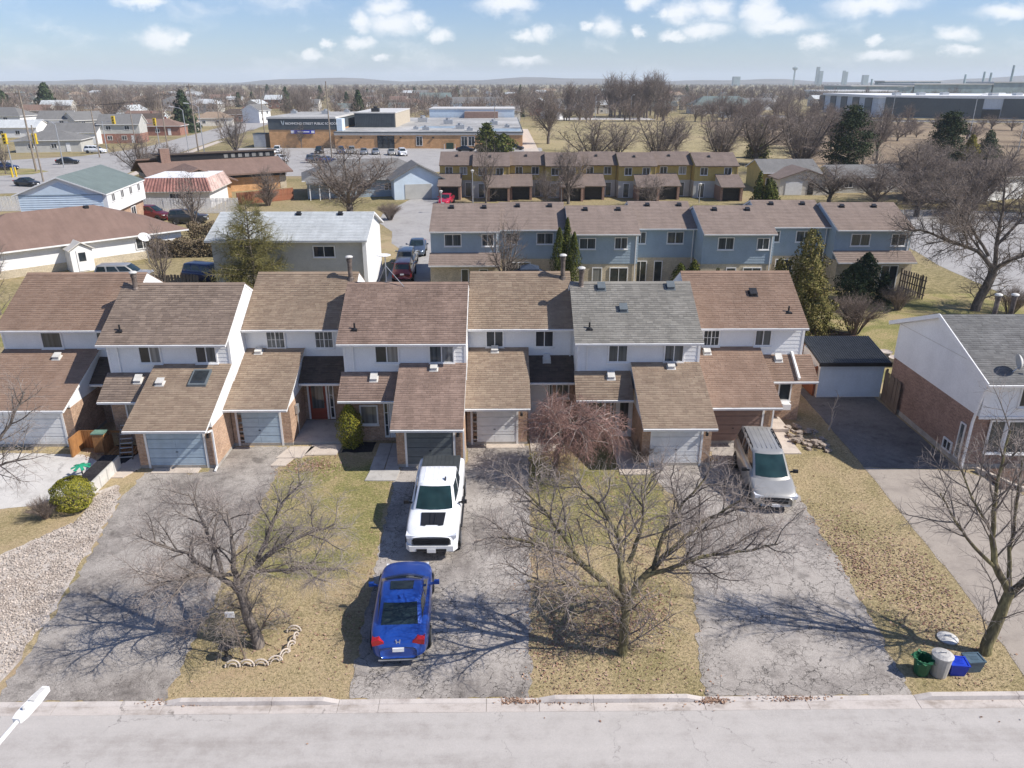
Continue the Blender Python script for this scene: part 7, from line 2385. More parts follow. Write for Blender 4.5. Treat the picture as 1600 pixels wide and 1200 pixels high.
for (xx, yy) in ((-1.0, 2.2), (-3.2, 3.2), (1.8, 2.6), (3.0, -0.4)):
    z_ = 5.0 - abs(yy) / 5.9 * 2.5
    MB().box(xx - 0.2, xx + 0.2, yy - 0.2, yy + 0.2, z_ - 0.1, z_ + 0.22).build('roof_vent', MAT['dark_metal'], t)
ds_ = thing('satellite_dish', 'white dish over the near corner eave of the long bungalow', 'satellite dish', (-34.3, 73.6, 2.6))
MB().lathe([(0.02, 0.0), (0.3, 0.04), (0.55, 0.14), (0.54, 0.16), (0.2, 0.06)], 14).build('reflector', MAT['white'], ds_).rotation_euler = (0.5, 0.5, 0)
MB().tube([(0, 0, 0), (0.1, 0.0, -2.5)], 0.04, 6).build('mast', MAT['galv'], ds_)

# blue and white gabled house
t = house('gabled_house', 'pale blue two-storey gabled house with green-grey roof at the left', -49.2, 92.5, rad(97.1), 13.0, 8.6, 5.0, 6.9, 'sh_green', 'siding', lower='brick', ov=0.55, wins=[], door_=False, zs=2.7)
# here -x is the end that faces the camera
gm = MB()
laps(gm, (-6.52, 4.32, 0), (0, -1, 0), (-1, 0, 0), 0.2, 4.9, lambda z: (0, 8.64), expo=0.24, proud=0.05)
gm.build('gable_siding', MAT['pale_blue'], t, kind='stuff')
g2 = MB()
g2.prism([(-3.0, 5.0), (3.0, 5.0), (0, 6.3)], 'x', -6.56, -6.51)
g2.build('gable_panel', MAT['pale_blue'], t)
MB().box(-6.6, -6.505, -4.33, 4.33, 4.9, 4.98).build('gable_band', MAT['blue_siding'], t)
# the long side to the right of the picture is local -y
MB().box(-6.5, 6.5, -4.75, -4.31, 2.72, 4.9).build('overhang_wall', MAT['siding'], t)
for k in range(4):
    far_window(t, -5.2 + 3.0 * k, 4.0, -4.77, 0.9, 0.8)
far_window(t, 1.6, 0.8, -4.36, 1.5, 1.5)
far_window(t, -4.0, 0.8, -4.36, 1.5, 1.5)

# mansard roofed pavilion
t = thing('pavilion', 'low flat-topped building with ribbed pinkish mansard roof by the white fence', 'building', (-45.6, 113.8, 0), rad(4))
MB().box(-4.3, 4.3, -4.6, 4.6, 0, 2.5).build('wall', MAT['cream'], t)
MB().box(4.31, 4.36, -4.6, 4.6, 0, 2.5).build('side_wall', MAT['white'], t)
M_PINK = M_('dull_red_roof', (0.36, 0.17, 0.14), 0.75, var=0.22, scale=1.2, fine=8, island=0.2)
M_PALE = M_('pale_pink_roof', (0.55, 0.40, 0.35), 0.75, var=0.22, scale=1.2, fine=8, island=0.2)
mr = MB()
lo = [(-4.9, -5.2, 2.35), (4.9, -5.2, 2.35), (4.9, 5.2, 2.35), (-4.9, 5.2, 2.35)]
hi = [(-4.2, -4.3, 4.1), (4.2, -4.3, 4.1), (4.2, 4.3, 4.1), (-4.2, 4.3, 4.1)]
for k in range(4):
    n_ = 22
    a, b, c_, d_ = (Vector(lo[k]), Vector(lo[(k + 1) % 4]), Vector(hi[(k + 1) % 4]), Vector(hi[k]))
    mr.cur = 1 if k == 1 else 0  # right-hand slope takes the paler pink, the others the red
    out = Vector(((a + b) / 2).xy.normalized().to_3d())
    for q in range(n_):
        f0, f1, fm = q / n_, (q + 1) / n_, (q + 0.5) / n_
        p0, p1, p2, p3 = a.lerp(b, f0), a.lerp(b, f1), d_.lerp(c_, f1), d_.lerp(c_, f0)
        m0, m1 = a.lerp(b, fm) + out * 0.09, d_.lerp(c_, fm) + out * 0.09
        mr.face([p0, m0, m1, p3])
        mr.face([m0, p1, p2, m1])
mr.build('mansard_roof', [M_PINK, M_PALE], t)
MB().box(-4.2, 4.2, -4.3, 4.3, 4.0, 4.12).build('flat_roof', MAT['white'], t)
MB().box(-4.95, 4.95, -5.25, 5.25, 2.25, 2.36).build('soffit', MAT['cream'], t)
far_window(t, -1.0, 0.6, -4.62, 1.6, 1.4)
MB().box(0.9, 1.9, -4.66, -4.61, 0.1, 2.1).build('front_door', MAT['curtain'], t)

# brown-roofed hall with clerestory
t = thing('brown_hall', 'rambling low hall with brown roofs and dark clerestory strip, before the school', 'hall', (-47.5, 132.0, 0), rad(33))


def shed_roof(parent, nm, x0, x1, y0, z0, y1, z1, m='sh_far', th=0.25):
    MB().prism([(y0, z0), (y0, z0 - th), (y1, z1 - th), (y1, z1)], 'x', x0, x1).build(nm, MAT[m], parent)


MB().box(-11, 9.2, -6.6, 6.6, 0, 2.75).build('wall', MAT['brick_orange'], t)
MB().box(-11.03, 9.23, -6.63, 6.63, 2.1, 2.76).build('window_band', MAT['dark_metal'], t)
shed_roof(t, 'roof', -12, 10.2, -7.8, 2.85, -0.6, 4.6)
shed_roof(t, 'roof', -12, 10.2, 7.8, 2.85, 0.6, 5.1)
cl = MB()
cl.box(-9, 9.6, -0.62, 0.62, 4.2, 5.55)
cl.build('clerestory', MAT['black'], t)
for k in range(7):
    MB().box(1.2 + k * 1.15, 1.85 + k * 1.15, -0.68, -0.63, 4.75, 5.35).build('clerestory_pane', MAT['curtain'], t)
MB().box(-9.4, 10.0, -0.9, 0.9, 5.56, 5.72).build('clerestory_roof', MAT['sh_dark'], t)
MB().box(-8.6, -7.2, -1.2, 0.2, 3.0, 6.6).build('chimney', MAT['brick_brown'], t)
t2 = MB()
t2.prism([(-4.5, 0), (4.5, 0), (4.5, 2.7), (0, 4.3), (-4.5, 2.7)], 'y', -13.5, -6.5)
t2.build('wing_wall', MAT['brick_orange'], t).location = (-6.0, 0, 0)
t2 = MB()
t2.prism([(-5.5, 2.45), (0, 4.45), (5.5, 2.45), (5.5, 2.65), (0, 4.65), (-5.5, 2.65)], 'y', -14.3, -5.0)
t2.build('wing_roof', MAT['sh_far'], t).location = (-6.0, 0, 0)
MB().box(8.2, 9.26, -6.66, -3.0, 0.0, 2.05).build('corner_wall', MAT['brick_buff'], t)

# pale-roofed house
t = house('pale_roof_house', 'two-storey house with pale grey shingle roof and white gable end, left of the court', -17.0, 64.3, 0.0, 12.0, 7.8, 4.95, 6.5, 'sh_white', 'grey_siding', ov=0.55, wins=[], door_=False, tabs=True, seed=301)  # front shade is put into the grey wall colour; gable end stays white
MB().prism([(-3.92, 0.6), (3.92, 0.6), (3.92, 4.98), (0, 6.4), (-3.92, 4.98)], 'x', 6.003, 6.05).build('gable_siding', MAT['siding'], t)
lm = MB()
laps(lm, (-6.0, -3.9, 0), (1, 0, 0), (0, -1, 0), 2.5, 4.9, lambda z: (0, 12.0), expo=0.22, proud=0.02)
lm.build('lap_siding', MAT['grey_siding'], t, kind='stuff')  # laps repeat the shaded grey of the front wall
window(t, 2.0, 3.6, 3.6, 4.4, -3.93, panes=2, glass='glass', frame='white')
window(t, -4.6, -3.4, 3.6, 4.4, -3.93, panes=2, glass='glass', frame='white')
window(t, -4.9, -3.5, 0.5, 2.2, -3.93, panes=1, glass='glass')
window(t, 2.2, 4.2, 0.9, 2.1, -3.93, panes=2, glass='glass', frame='white')
for k in range(3):
    box_vent(t, -3.2 + 3.4 * k, -0.5, -4.45, 4.95, 0, 6.5, MAT['dark_metal'], 0.32)
MB().box(5.9, 6.2, -4.3, -3.9, 0, 4.8).build('downspout', MAT['white'], t)
# blue-grey hip bungalow beyond the broad bare tree
t = house('bungalow', 'blue-grey hip-roofed bungalow behind the broad bare tree at the court', -21.5, 125.5, rad(14), 19.0, 10.5, 2.75, 5.2, 'sh_slate', 'blue_siding', hip=5.5, ov=0.7, wins=[(-6.0, 1.0), (-2.0, 1.0), (2.0, 1.0)])
w_ = MB()
w_.prism([(-3.6, 0), (3.6, 0), (3.6, 3.0), (0, 4.9), (-3.6, 3.0)], 'y', -9.5, -5.0)
w_.build('garage_wing', MAT['pale_blue'], t).location = (6.6, 0, 0)
w_ = MB()
w_.prism([(-4.2, 2.7), (0, 4.95), (4.2, 2.7), (4.2, 2.88), (0, 5.15), (-4.2, 2.88)], 'y', -10.0, -3.0)
w_.build('garage_roof', MAT['sh_slate'], t).location = (6.6, 0, 0)
MB().box(4.6, 8.6, -9.56, -9.51, 0.05, 2.2).build('garage_door', MAT['grey_siding'], t)
for k in range(5):
    MB().box(-9.2 + k * 1.4, -9.08 + k * 1.4, -7.2, -7.08, 0, 2.5).build('porch_post', MAT['white'], t)
MB().prism([(-7.5, 2.55), (-7.5, 2.4), (-5.3, 2.75), (-5.3, 2.9)], 'x', -9.6, -2.8).build('porch_roof', MAT['sh_slate'], t)
# small gabled bungalow beyond the ochre row
t = house('bungalow', 'small bungalow with front gable and pale garage door right of the ochre row', 46.2, 131.0, 0.0, 9.0, 9.0, 2.9, 4.6, 'sh_slate', 'yellow_siding', ov=0.5, wins=[(-4.0, 1.0)], door_=False)
w_ = MB()
w_.prism([(-3.9, 0), (3.9, 0), (3.9, 2.5), (0, 3.8), (-3.9, 2.5)], 'y', -9.6, -4.4)
w_.build('garage_wing', MAT['cream'], t).location = (0.4, 0, 0)
w_ = MB()
w_.prism([(-4.4, 2.35), (0, 3.85), (4.4, 2.35), (4.4, 2.5), (0, 4.02), (-4.4, 2.5)], 'y', -10.0, -3.0)
w_.build('garage_roof', MAT['sh_yel'], t).location = (0.4, 0, 0)
MB().box(-2.6, 0.0, -9.66, -9.605, 0.05, 2.0).build('garage_door', MAT['door_pale'], t)
MB().box(0.9, 1.8, -9.66, -9.605, 0.1, 2.05).build('front_door', MAT['black'], t)
house('gabled_house', 'dark-roofed house with white end wall half hidden by bare trees at right', 70.5, 119.0, rad(24), 14.0, 8.5, 3.4, 5.4, 'sh_dark', 'siding', wins=[(-5, 1.2), (1, 1.2)])
house('bungalow', 'low grey house behind the grey thicket right of the small gabled bungalow', 57.5, 128.0, 0.1, 11.0, 7.5, 2.5, 4.0, 'sh_slate', 'grey_siding', wins=[(-4, 0.9), (1, 0.9)])

# ------------------------------------------------------------------ school
t = thing('school', 'orange brick public school with dark grey upper bands and wide flat roofs', 'school', (0, 0, 0))
M_CLAD = M_('dark_cladding', (0.085, 0.10, 0.11), 0.6, var=0.12, scale=0.6)
M_FLAT = M_('flat_roof_membrane', (0.42, 0.41, 0.39), 0.85, var=0.2, scale=0.06, fine=0.8)
M_PUD = M_('blue_grey_membrane', (0.36, 0.44, 0.50), 0.5, var=0.2, scale=0.1, fine=0.8)
M_TAN = M_('tan_panel', (0.50, 0.43, 0.33), 0.8, var=0.1)
MB().box(-62.0, -44.4, 214.0, 250.0, 0, 4.6).build('brick_wall', MAT['brick_orange'], t)
MB().box(-62.05, -44.35, 213.9, 250.0, 4.6, 7.35).build('upper_band', M_CLAD, t)
MB().box(-62.3, -44.1, 213.7, 250.2, 7.36, 7.8).build('parapet', MAT['vent_grey'], t)
MB().box(-62.0, -44.4, 214.0, 250.0, 7.7, 7.86).build('flat_roof', M_FLAT, t)
MB().box(-44.05, -42.6, 213.95, 218, 4.3, 7.3).build('stair_panel', MAT['pale_blue'], t)
MB().box(-44.3, 5.0, 211.6, 296.0, 0, 3.35).build('brick_wall', MAT['brick_orange'], t)
MB().box(-44.4, 5.1, 211.4, 296.1, 3.36, 3.95).build('fascia', MAT['cream'], t)
MB().box(-44.5, 5.2, 211.3, 296.2, 3.96, 4.2).build('roof_edge', M_CLAD, t)
MB().box(-44.2, 4.9, 211.7, 295.8, 4.1, 4.22).build('flat_roof', M_FLAT, t)
MB().box(-4.5, 4.6, 213.0, 226.0, 4.222, 4.24).build('roof_pond', M_PUD, t)
MB().box(-24, -14.0, 228.0, 238.0, 4.222, 4.24).build('roof_pond', M_PUD, t)
MB().box(-42.5, -31.0, 232.0, 268.0, 4.2, 8.0).build('gym_wall', M_CLAD, t)
MB().box(-30.99, -30.8, 232.0, 268.0, 4.2, 8.0).build('gym_side', M_TAN, t)
MB().box(-42.7, -30.7, 231.8, 268.2, 8.01, 8.3).build('gym_roof', MAT['vent_grey'], t)
for k in range(24):
    MB().box(-42.4 + 0.475 * k, -42.2 + 0.475 * k, 231.9, 231.999, 4.3, 7.9).build('cladding_rib', M_CLAD, t)
MB().box(-27, 4.0, 297, 318, 0, 7.0).build('rear_block', MAT['pale_blue'], t)
MB().box(-27.2, 4.2, 296.8, 318.2, 7.0, 7.3).build('rear_roof', MAT['vent_grey'], t)
MB().box(-14, -2.0, 291, 296.9, 4.2, 6.3).build('plant_room', MAT['brick_brown'], t)
for k, xx in enumerate((-22.9, -10.9, -4.0)):
    for q in range(2 if k else 1):
        far_window(t, xx + q * 1.9 - (0.2 if k else 0), 0.75, 211.58, 1.5, 2.2)
MB().box(-33.1, -28.8, 211.5, 211.59, 0.05, 3.2).build('entrance_door', MAT['glass'], t)
for k in range(4):
    MB().box(-33.15 + 1.45 * k, -33.05 + 1.45 * k, 211.42, 211.499, 0.05, 3.2).build('door_post', MAT['dark_metal'], t)
MB().box(-33.1, -28.8, 211.42, 211.498, 2.2, 2.3).build('door_rail', MAT['dark_metal'], t)
bn = MB()
bn.box(-56.2, -49.9, 213.75, 213.88, 3.6, 4.5)
ban = bn.build('banner', M_('blue_banner', (0.03, 0.05, 0.45), 0.5, var=0.1), t)
MB().box(-56.15, -55.3, 213.70, 213.749, 3.7, 4.4).build('banner_mark', MAT['white'], ban)
MB().box(-50.8, -50.0, 213.70, 213.749, 3.75, 4.35).build('banner_mark', MAT['white'], ban)
MB().box(-54.4, -51.3, 213.70, 213.749, 3.95, 4.2).build('banner_mark', MAT['white'], ban)


def text(body, size, loc, mat, parent, name='lettering', depth=0.03):
    cu = D.curves.new(name, 'FONT')
    cu.body = body
    cu.size = size
    cu.extrude = depth
    cu.align_x = 'LEFT'
    tmp = D.objects.new(name, cu)
    COL.objects.link(tmp)
    bpy.context.view_layer.update()
    me = D.meshes.new_from_object(tmp)
    D.objects.remove(tmp)
    me.materials.clear()
    me.materials.append(mat)
    o = obj(name, me, parent, loc)
    o.rotation_euler = (rad(90), 0, 0)
    return o


text('RICHMOND STREET PUBLIC SCHOOL', 0.82, (-57.5, 213.85, 5.85), MAT['white'], t)
em = MB()
em.bar((-58.5, 213.84, 6.9), (-58.2, 213.84, 5.8), 0.14, 0.06)
em.bar((-57.75, 213.84, 6.9), (-58.0, 213.84, 5.8), 0.14, 0.06)
em.build('emblem', MAT['pale_blue'], t)
for (xx, yy, z_, s_) in ((-50.5, 232, 7.86, 1.0), (-46.8, 244, 7.86, 0.7), (-60.5, 236, 7.86, 0.8), (-37, 236, 8.3, 1.1), (-24, 222, 4.22, 0.7), (-21, 219, 4.22, 0.9), (-12, 224, 4.22, 1.2), (-9, 216, 4.22, 0.8), (-17, 250, 4.22, 1.4), (-3, 246, 4.22, 1.2), (1, 232, 4.22, 0.7), (-26, 262, 4.22, 1.5)):
    m = MB()
    m.box(xx - s_, xx + s_, yy - s_, yy + s_, z_, z_ + s_ * 0.9)
    m.lathe([(s_ * 0.5, z_ + s_ * 0.9), (s_ * 0.6, z_ + s_ * 1.3), (0.05, z_ + s_ * 1.4)], 8, (xx, yy, 0))
    m.build('roof_unit', MAT['galv'] if s_ != 1.1 else MAT['dark_metal'], t)
for xx in (-42.5, -37.4, -27.0, -18.5, -6.5):
    MB().box(xx - 0.25, xx + 0.25, 211.3, 211.59, 2.6, 2.85).build('wall_light', MAT['dark_metal'], t)
bx = thing('transformer_box', 'dark green utility box in a white frame at the school wall', 'utility box', (-15.0, 209.4, 0))
MB().box(0, 1.9, 0, 1.4, 0, 1.5).build('cabinet', MAT['arbor'] if False else M_('dark_green_box', (0.02, 0.05, 0.03), 0.5), bx)
for sx in (-0.5, 2.3):
    MB().box(sx, sx + 0.1, -0.3, -0.2, 0, 1.3).build('bollard', MAT['white'], bx)
wb = thing('low_annex', 'grey box at the left end of the school wall', 'annex', (-66.5, 214.5, 0))
MB().box(0, 3.2, 0, 4.0, 0, 3.4).build('cabinet', MAT['galv'], wb)
MB().box(-0.1, 3.3, -0.1, 4.1, 3.41, 3.6).build('lid', M_CLAD, wb)

# ------------------------------------------------------------------ warehouse by the highway
t = thing('warehouse', 'long warehouse with white roof edge and dark and pale wall panels at right', 'warehouse', (0, 0, 0))
wd = Vector((236 - 190, 358.0 - 388.0, 0))
M_WD = M_('warehouse_dark_panel', (0.075, 0.09, 0.10), 0.55, var=0.1, scale=0.1, fine=2)
M_WL = M_('warehouse_pale_panel', (0.55, 0.60, 0.66), 0.55, var=0.08, scale=0.1, fine=2)
A_ = Vector((182, 395, 0))
u_ = (Vector((300, 352, 0)) - A_).normalized()
n_ = Vector((u_.y, -u_.x, 0))
B_ = A_ + u_ * 240
C_ = Vector((188, 478, 0))
dd = (C_ - A_)
quad = [A_, B_, B_ + dd, A_ + dd]
MB().prism([(p.x, p.y) for p in quad], 'z', 0, 9.0).build('wall', M_WL, t)
k = 0
x_ = 3.0
while x_ < 235:
    w_ = (42, 30, 40)[k % 3]
    p0, p1 = A_ + u_ * x_ + n_ * 0.15, A_ + u_ * (x_ + w_) + n_ * 0.15
    MB().bar(p0 + Vector((0, 0, 5.0)), p1 + Vector((0, 0, 4.4)), 0.4, 8.8).build('wall_panel', M_WD, t)
    q0, q1 = A_ + u_ * (x_ + w_) + n_ * 0.2, A_ + u_ * (x_ + w_ + 7.5) + n_ * 0.2
    MB().bar(q0 + Vector((0, 0, 2.2)), q1 + Vector((0, 0, 2.2)), 0.4, 4.2).build('dock_door', MAT['dark_metal'], t)
    x_ += w_ + 8
    k += 1
sd = dd.normalized()
sn = Vector((-1, 0, 0))
for k, q in enumerate((8, 26, 44, 62, 82)):
    p0, p1 = A_ + sd * q + sn * 0.2, A_ + sd * (q + 9) + sn * 0.2
    MB().bar(p0 + Vector((0, 0, 5.0)), p1 + Vector((0, 0, 4.4)), 0.4, 8.6).build('side_panel', M_WD, t)
cen = sum(quad, Vector()) / 4
MB().prism([(cen.x + (p.x - cen.x) * 1.008, cen.y + (p.y - cen.y) * 1.012) for p in quad], 'z', 9.01, 10.2).build('roof', MAT['white'], t)
for k in range(16):
    p = A_ + u_ * (12 + k * 14) + dd * (0.15 + 0.1 * (k % 3))
    MB().box(p.x - 1.6, p.x + 1.6, p.y - 1.6, p.y + 1.6, 10.21, 11.4).build('roof_unit', MAT['galv'], t)
# guard rail of the highway
gr_ = thing('guard_rail', 'long steel guard rail along the highway before the warehouse', 'guard rail', (0, 0, 0))
rl = MB()
pr_ = [Vector(p) for p in ((131, 405, 0), (150, 378, 0), (175, 349, 0), (230, 337, 0), (330, 327, 0), (480, 322, 0))]
for a, b_ in zip(pr_[:-1], pr_[1:]):
    rl.bar(a + Vector((0, 0, 0.75)), b_ + Vector((0, 0, 0.75)), 0.12, 0.5)
rl.build('rail', MAT['galv'], gr_)
pm = MB().box(-0.12, 0.12, -0.12, 0.12, 0, 1.0).mesh('post', MAT['galv'])
for a, b_ in zip(pr_[:-1], pr_[1:]):
    n2_ = int((b_ - a).length / 8)
    for q in range(n2_):
        p = a.lerp(b_, q / n2_)
        obj('post', pm, gr_, (p.x, p.y + 0.25, 0))

# distant plant
M_PLANT = M_('plant_green_cladding', (0.30, 0.38, 0.38), 0.7, var=0.15, scale=0.02, fine=0.2)
t = thing('industrial_plant', 'pale green factory sheds with stacks on the skyline at right', 'factory', (395, 930, 0))
for (a, b_, c_, d_, h_) in ((0, 70, 0, 80, 11), (72, 160, 0, 90, 13), (162, 205, 0, 60, 15), (80, 150, 92, 120, 16)):
    MB().box(a, b_, c_, d_, 0, h_).build('shed', M_PLANT, t)
    MB().box(a - 1, b_ + 1, c_ - 1, d_ + 1, h_, h_ + 1.2).build('roof', MAT['vent_grey'], t)
for (xx, hh) in ((172, 27), (180, 26), (205, 34), (150, 24), (40, 19)):
    MB().lathe([(1.6, 0), (1.2, hh), (0.3, hh + 0.2)], 8, (xx, 40, 0)).build('stack', M_PLANT, t)
tk = thing('storage_tank', 'round pale storage tank beside the skyline factory at right', 'tank', (596, 905, 0))
MB().lathe([(10, 0), (10, 16), (5, 19), (0.3, 20)], 18).build('tank', MAT['cream'], tk)
hi_ = thing('white_depot', 'long low white roof on the skyline left of the factory', 'depot', (310, 800, 0))
MB().box(0, 75, 0, 40, 0, 7).build('wall', MAT['grey_siding'], hi_)
MB().box(-1, 76, -1, 41, 7, 8.3).build('roof', MAT['white'], hi_)
GT = 'towers on the far skyline at right'
for k, (px, h_, w_, lab) in enumerate(((1276, 70, 11, 'tall pair-left skyline tower'), (1281, 55, 14, 'lower skyline block beside the tallest tower'), (1317, 56, 9, 'thin skyline stack right of the tower pair'), (1321, 52, 9, 'second thin skyline stack'), (1351, 40, 20, 'squat skyline block right of the stacks'), (1150, 34, 26, 'pale skyline block above the centre-right woods'), (1240, 62, 5, 'mushroom-topped skyline water tower'))):
    d_ = co.rotation_euler.to_matrix() @ Vector(((px - 800) / F_PX, (600 - 127) / F_PX, -1.0))
    y_ = 3300.0
    tw = thing('skyline_tower', lab + ' on the horizon', 'tower', (d_.x / d_.y * y_, y_, 0), 0, GT)
    MB().box(-w_ / 2, w_ / 2, -w_ / 2, w_ / 2, 0, h_).build('shaft', M_PLANT, tw)
    if k == 6:
        MB().lathe([(3, h_ - 6), (11, h_), (11, h_ + 5), (3, h_ + 9)], 10).build('bowl', M_PLANT, tw)

# ------------------------------------------------------------------ poles, lamps, signals
pole_i = {}


def pole(label, px, py, h, r=0.15, mat='pole_wood', arms=True, group='utility poles along the streets', name='utility_pole'):
    x_, y_ = at(px, py)
    t = thing(name, label, 'pole', (x_, y_, 0), 0, group)
    MB().tube([(0, 0, 0), (0, 0, h)], [r, r * 0.65], 8).build('pole', MAT[mat], t)
    if arms:
        MB().bar((-1.1, 0, h - 0.7), (1.1, 0, h - 0.7), 0.1, 0.12).build('crossarm', MAT[mat], t)
        for xx in (-0.95, 0, 0.95):
            MB().lathe([(0.05, h - 0.62), (0.07, h - 0.5), (0.03, h - 0.42)], 6, (xx, 0, 0)).build('insulator', MAT['vent_grey'], t)
    return (x_, y_, h)


pp = [pole('tall leaning-looking pole near the left edge by the traffic signals', 57, 268, 15.0, 0.22), pole('slender pole in front of the junction at left', 68, 284, 9.5, 0.16, arms=False),
      pole('pole before the dark teal house', 156, 246, 12.0, 0.18), pole('tall pole left of the brown hall chimney', 311, 243, 16.0, 0.2),
      pole('pole beyond the main road, near the tall spruce', 262, 231, 14.0, 0.18), pole('pole at the verge left of the school', 346, 216, 12.0, 0.18),
      pole('slim pole before the school car park', 519, 252, 16.5, 0.17, arms=False), pole('pole beside the left end of the school', 414, 212, 15.0, 0.18),
      pole('dark pole in front of the right part of the school', 773, 214, 9.0, 0.14, arms=False), pole('short pole on the far side of the main road', 216, 248, 11.0, 0.14, arms=False)]
WN = {0: 'tall left-edge pole', 2: 'pole by the dark house', 3: 'tall pole left of the hall chimney', 4: 'pole near the tall spruce', 5: 'verge pole', 7: 'pole at the school end'}
for a, b_ in ((0, 2), (2, 3), (3, 5), (5, 7), (4, 3)):
    A, B2 = pp[a], pp[b_]
    for off, wn_ in ((-0.95, 'left'), (0.0, 'middle'), (0.95, 'right')):
        pts = []
        for q in range(9):
            f = q / 8
            pts.append((A[0] + (B2[0] - A[0]) * f + off, A[1] + (B2[1] - A[1]) * f, A[2] - 0.4 + (B2[2] - A[2]) * f - 1.2 * 4 * f * (1 - f)))
        o_ = MB().tube(pts, 0.022, 4, cap=False).build('overhead_wire', MAT['dark_metal'])
        tag(o_, '%s wire from %s to %s' % (wn_, WN[a], WN[b_]), 'wire', 'overhead wires between the utility poles')


def lamp(label, px, py, h, arm=(-2.4, 0.0), group='street lamps in the distance', short=False):
    x_, y_ = at(px, py)
    t = thing('street_lamp', label, 'street lamp', (x_, y_, 0), 0, group)
    if short:
        MB().tube([(0, 0, 0), (0, 0, h)], [0.07, 0.05], 8).build('pole', MAT['galv'], t)
        MB().lathe([(0.1, h), (0.22, h + 0.25), (0.26, h + 0.32), (0.08, h + 0.42)], 10).build('lamp_head', MAT['vent_grey'], t)
        return
    MB().tube([(0, 0, 0), (0, 0, h - 0.6), (arm[0] * 0.3, arm[1] * 0.3, h - 0.1), (arm[0], arm[1], h + 0.2)], [0.12, 0.09, 0.07, 0.05], 8).build('pole', MAT['galv'], t)
    MB().bar((arm[0] * 0.9, arm[1], h + 0.22), (arm[0] * 1.35, arm[1], h + 0.3), 0.3, 0.14).build('lamp_head', MAT['white'], t)


lamp('street lamp with left-pointing arm on the near side of the main road', 295, 238, 10.5)
lamp('street lamp whose arm reaches left above the brown hall chimney', 320, 243, 11.5)
lamp('street lamp behind the pavilion, left of the school', 100, 262, 9.0)
lamp('street lamp of the highway before the middle of the warehouse', 1392, 190, 14.0, (3.2, 0))
lamp('tall street lamp beside the small spruce at right', 1513, 222, 13.0, (4.2, 0))
lamp('street lamp cut by the right edge of the photo', 1590, 238, 12.0, (3.0, 0))
for k, (px, py) in enumerate(((690, 333), (739, 322), (877, 315), (1092, 317), (888, 318))):
    lamp(('short court lamp by the lawn beside the red car', 'pale court lamp post before the left ochre garages', 'court lamp behind the ridge of the second blue unit', 'court lamp before the right ochre garages', 'second court lamp beside the one behind the second blue unit')[k], px, py, (2.6, 4.6, 2.4, 2.4, 2.0)[k], short=True)
for k, (px, py) in enumerate(((925, 172), (967, 183), (985, 187), (930, 186), (1103, 178), (1124, 172), (1314, 176), (1331, 178))):
    lamp(('left', 'second', 'third', 'fourth', 'fifth', 'sixth', 'seventh', 'eighth')[k] + ' of the thin field lights beyond the brown field', px, py, 10.5 if k < 4 else 12.0, (1.0, 0))

M_YEL = M_('signal_yellow', (0.68, 0.47, 0.03), 0.5, var=0.1)


def signal(label, x_, y_, h, arm, heads, rz=0.0):
    t = thing('traffic_signal', label, 'traffic signal', (x_, y_, 0), rz, 'traffic signals at the junction')
    MB().tube([(0, 0, 0), (0, 0, h)], [0.13, 0.1], 8).build('pole', MAT['galv'], t)
    MB().bar((0, 0, h - 0.3), (arm, 0, h), 0.12).build('mast_arm', MAT['galv'], t)
    for q in heads:
        hd = MB()
        hd.box(q - 0.35, q + 0.35, -0.3, 0.2, h - 0.7, h + 1.2)
        hb = hd.build('signal_head', M_YEL, t)
        for c_ in range(3):
            MB().lathe([(0.19, -0.06), (0.19, 0.0), (0.02, 0.0)], 10, (q, -0.3, h - 0.4 + 0.6 * c_), 'y').build('lens', MAT['black'], hb)


x_, y_ = at(22, 272)
signal('traffic signal at the left edge with long mast arm', x_, y_, 6.2, 6.0, (-0.2, 5.4))
x_, y_ = at(168, 238)
signal('traffic signal with its yellow head before the dark teal house', x_, y_, 7.4, 3.2, (2.9,))
x_, y_ = at(250, 232)
signal('yellow signal beyond the junction, before the brick bungalow', x_, y_, 6.4, -3.0, (-0.3,))
for k, (px, py) in enumerate(((20, 277), (26, 276))):
    x_, y_ = at(px, py)
    bl = thing('yellow_bollard', ('left', 'right')[k] + ' one of two yellow posts on the corner lawn at the left edge', 'bollard', (x_, y_, 0))
    MB().tube([(0, 0, 0), (0, 0, 1.7)], 0.16, 8).build('post', M_YEL, bl)

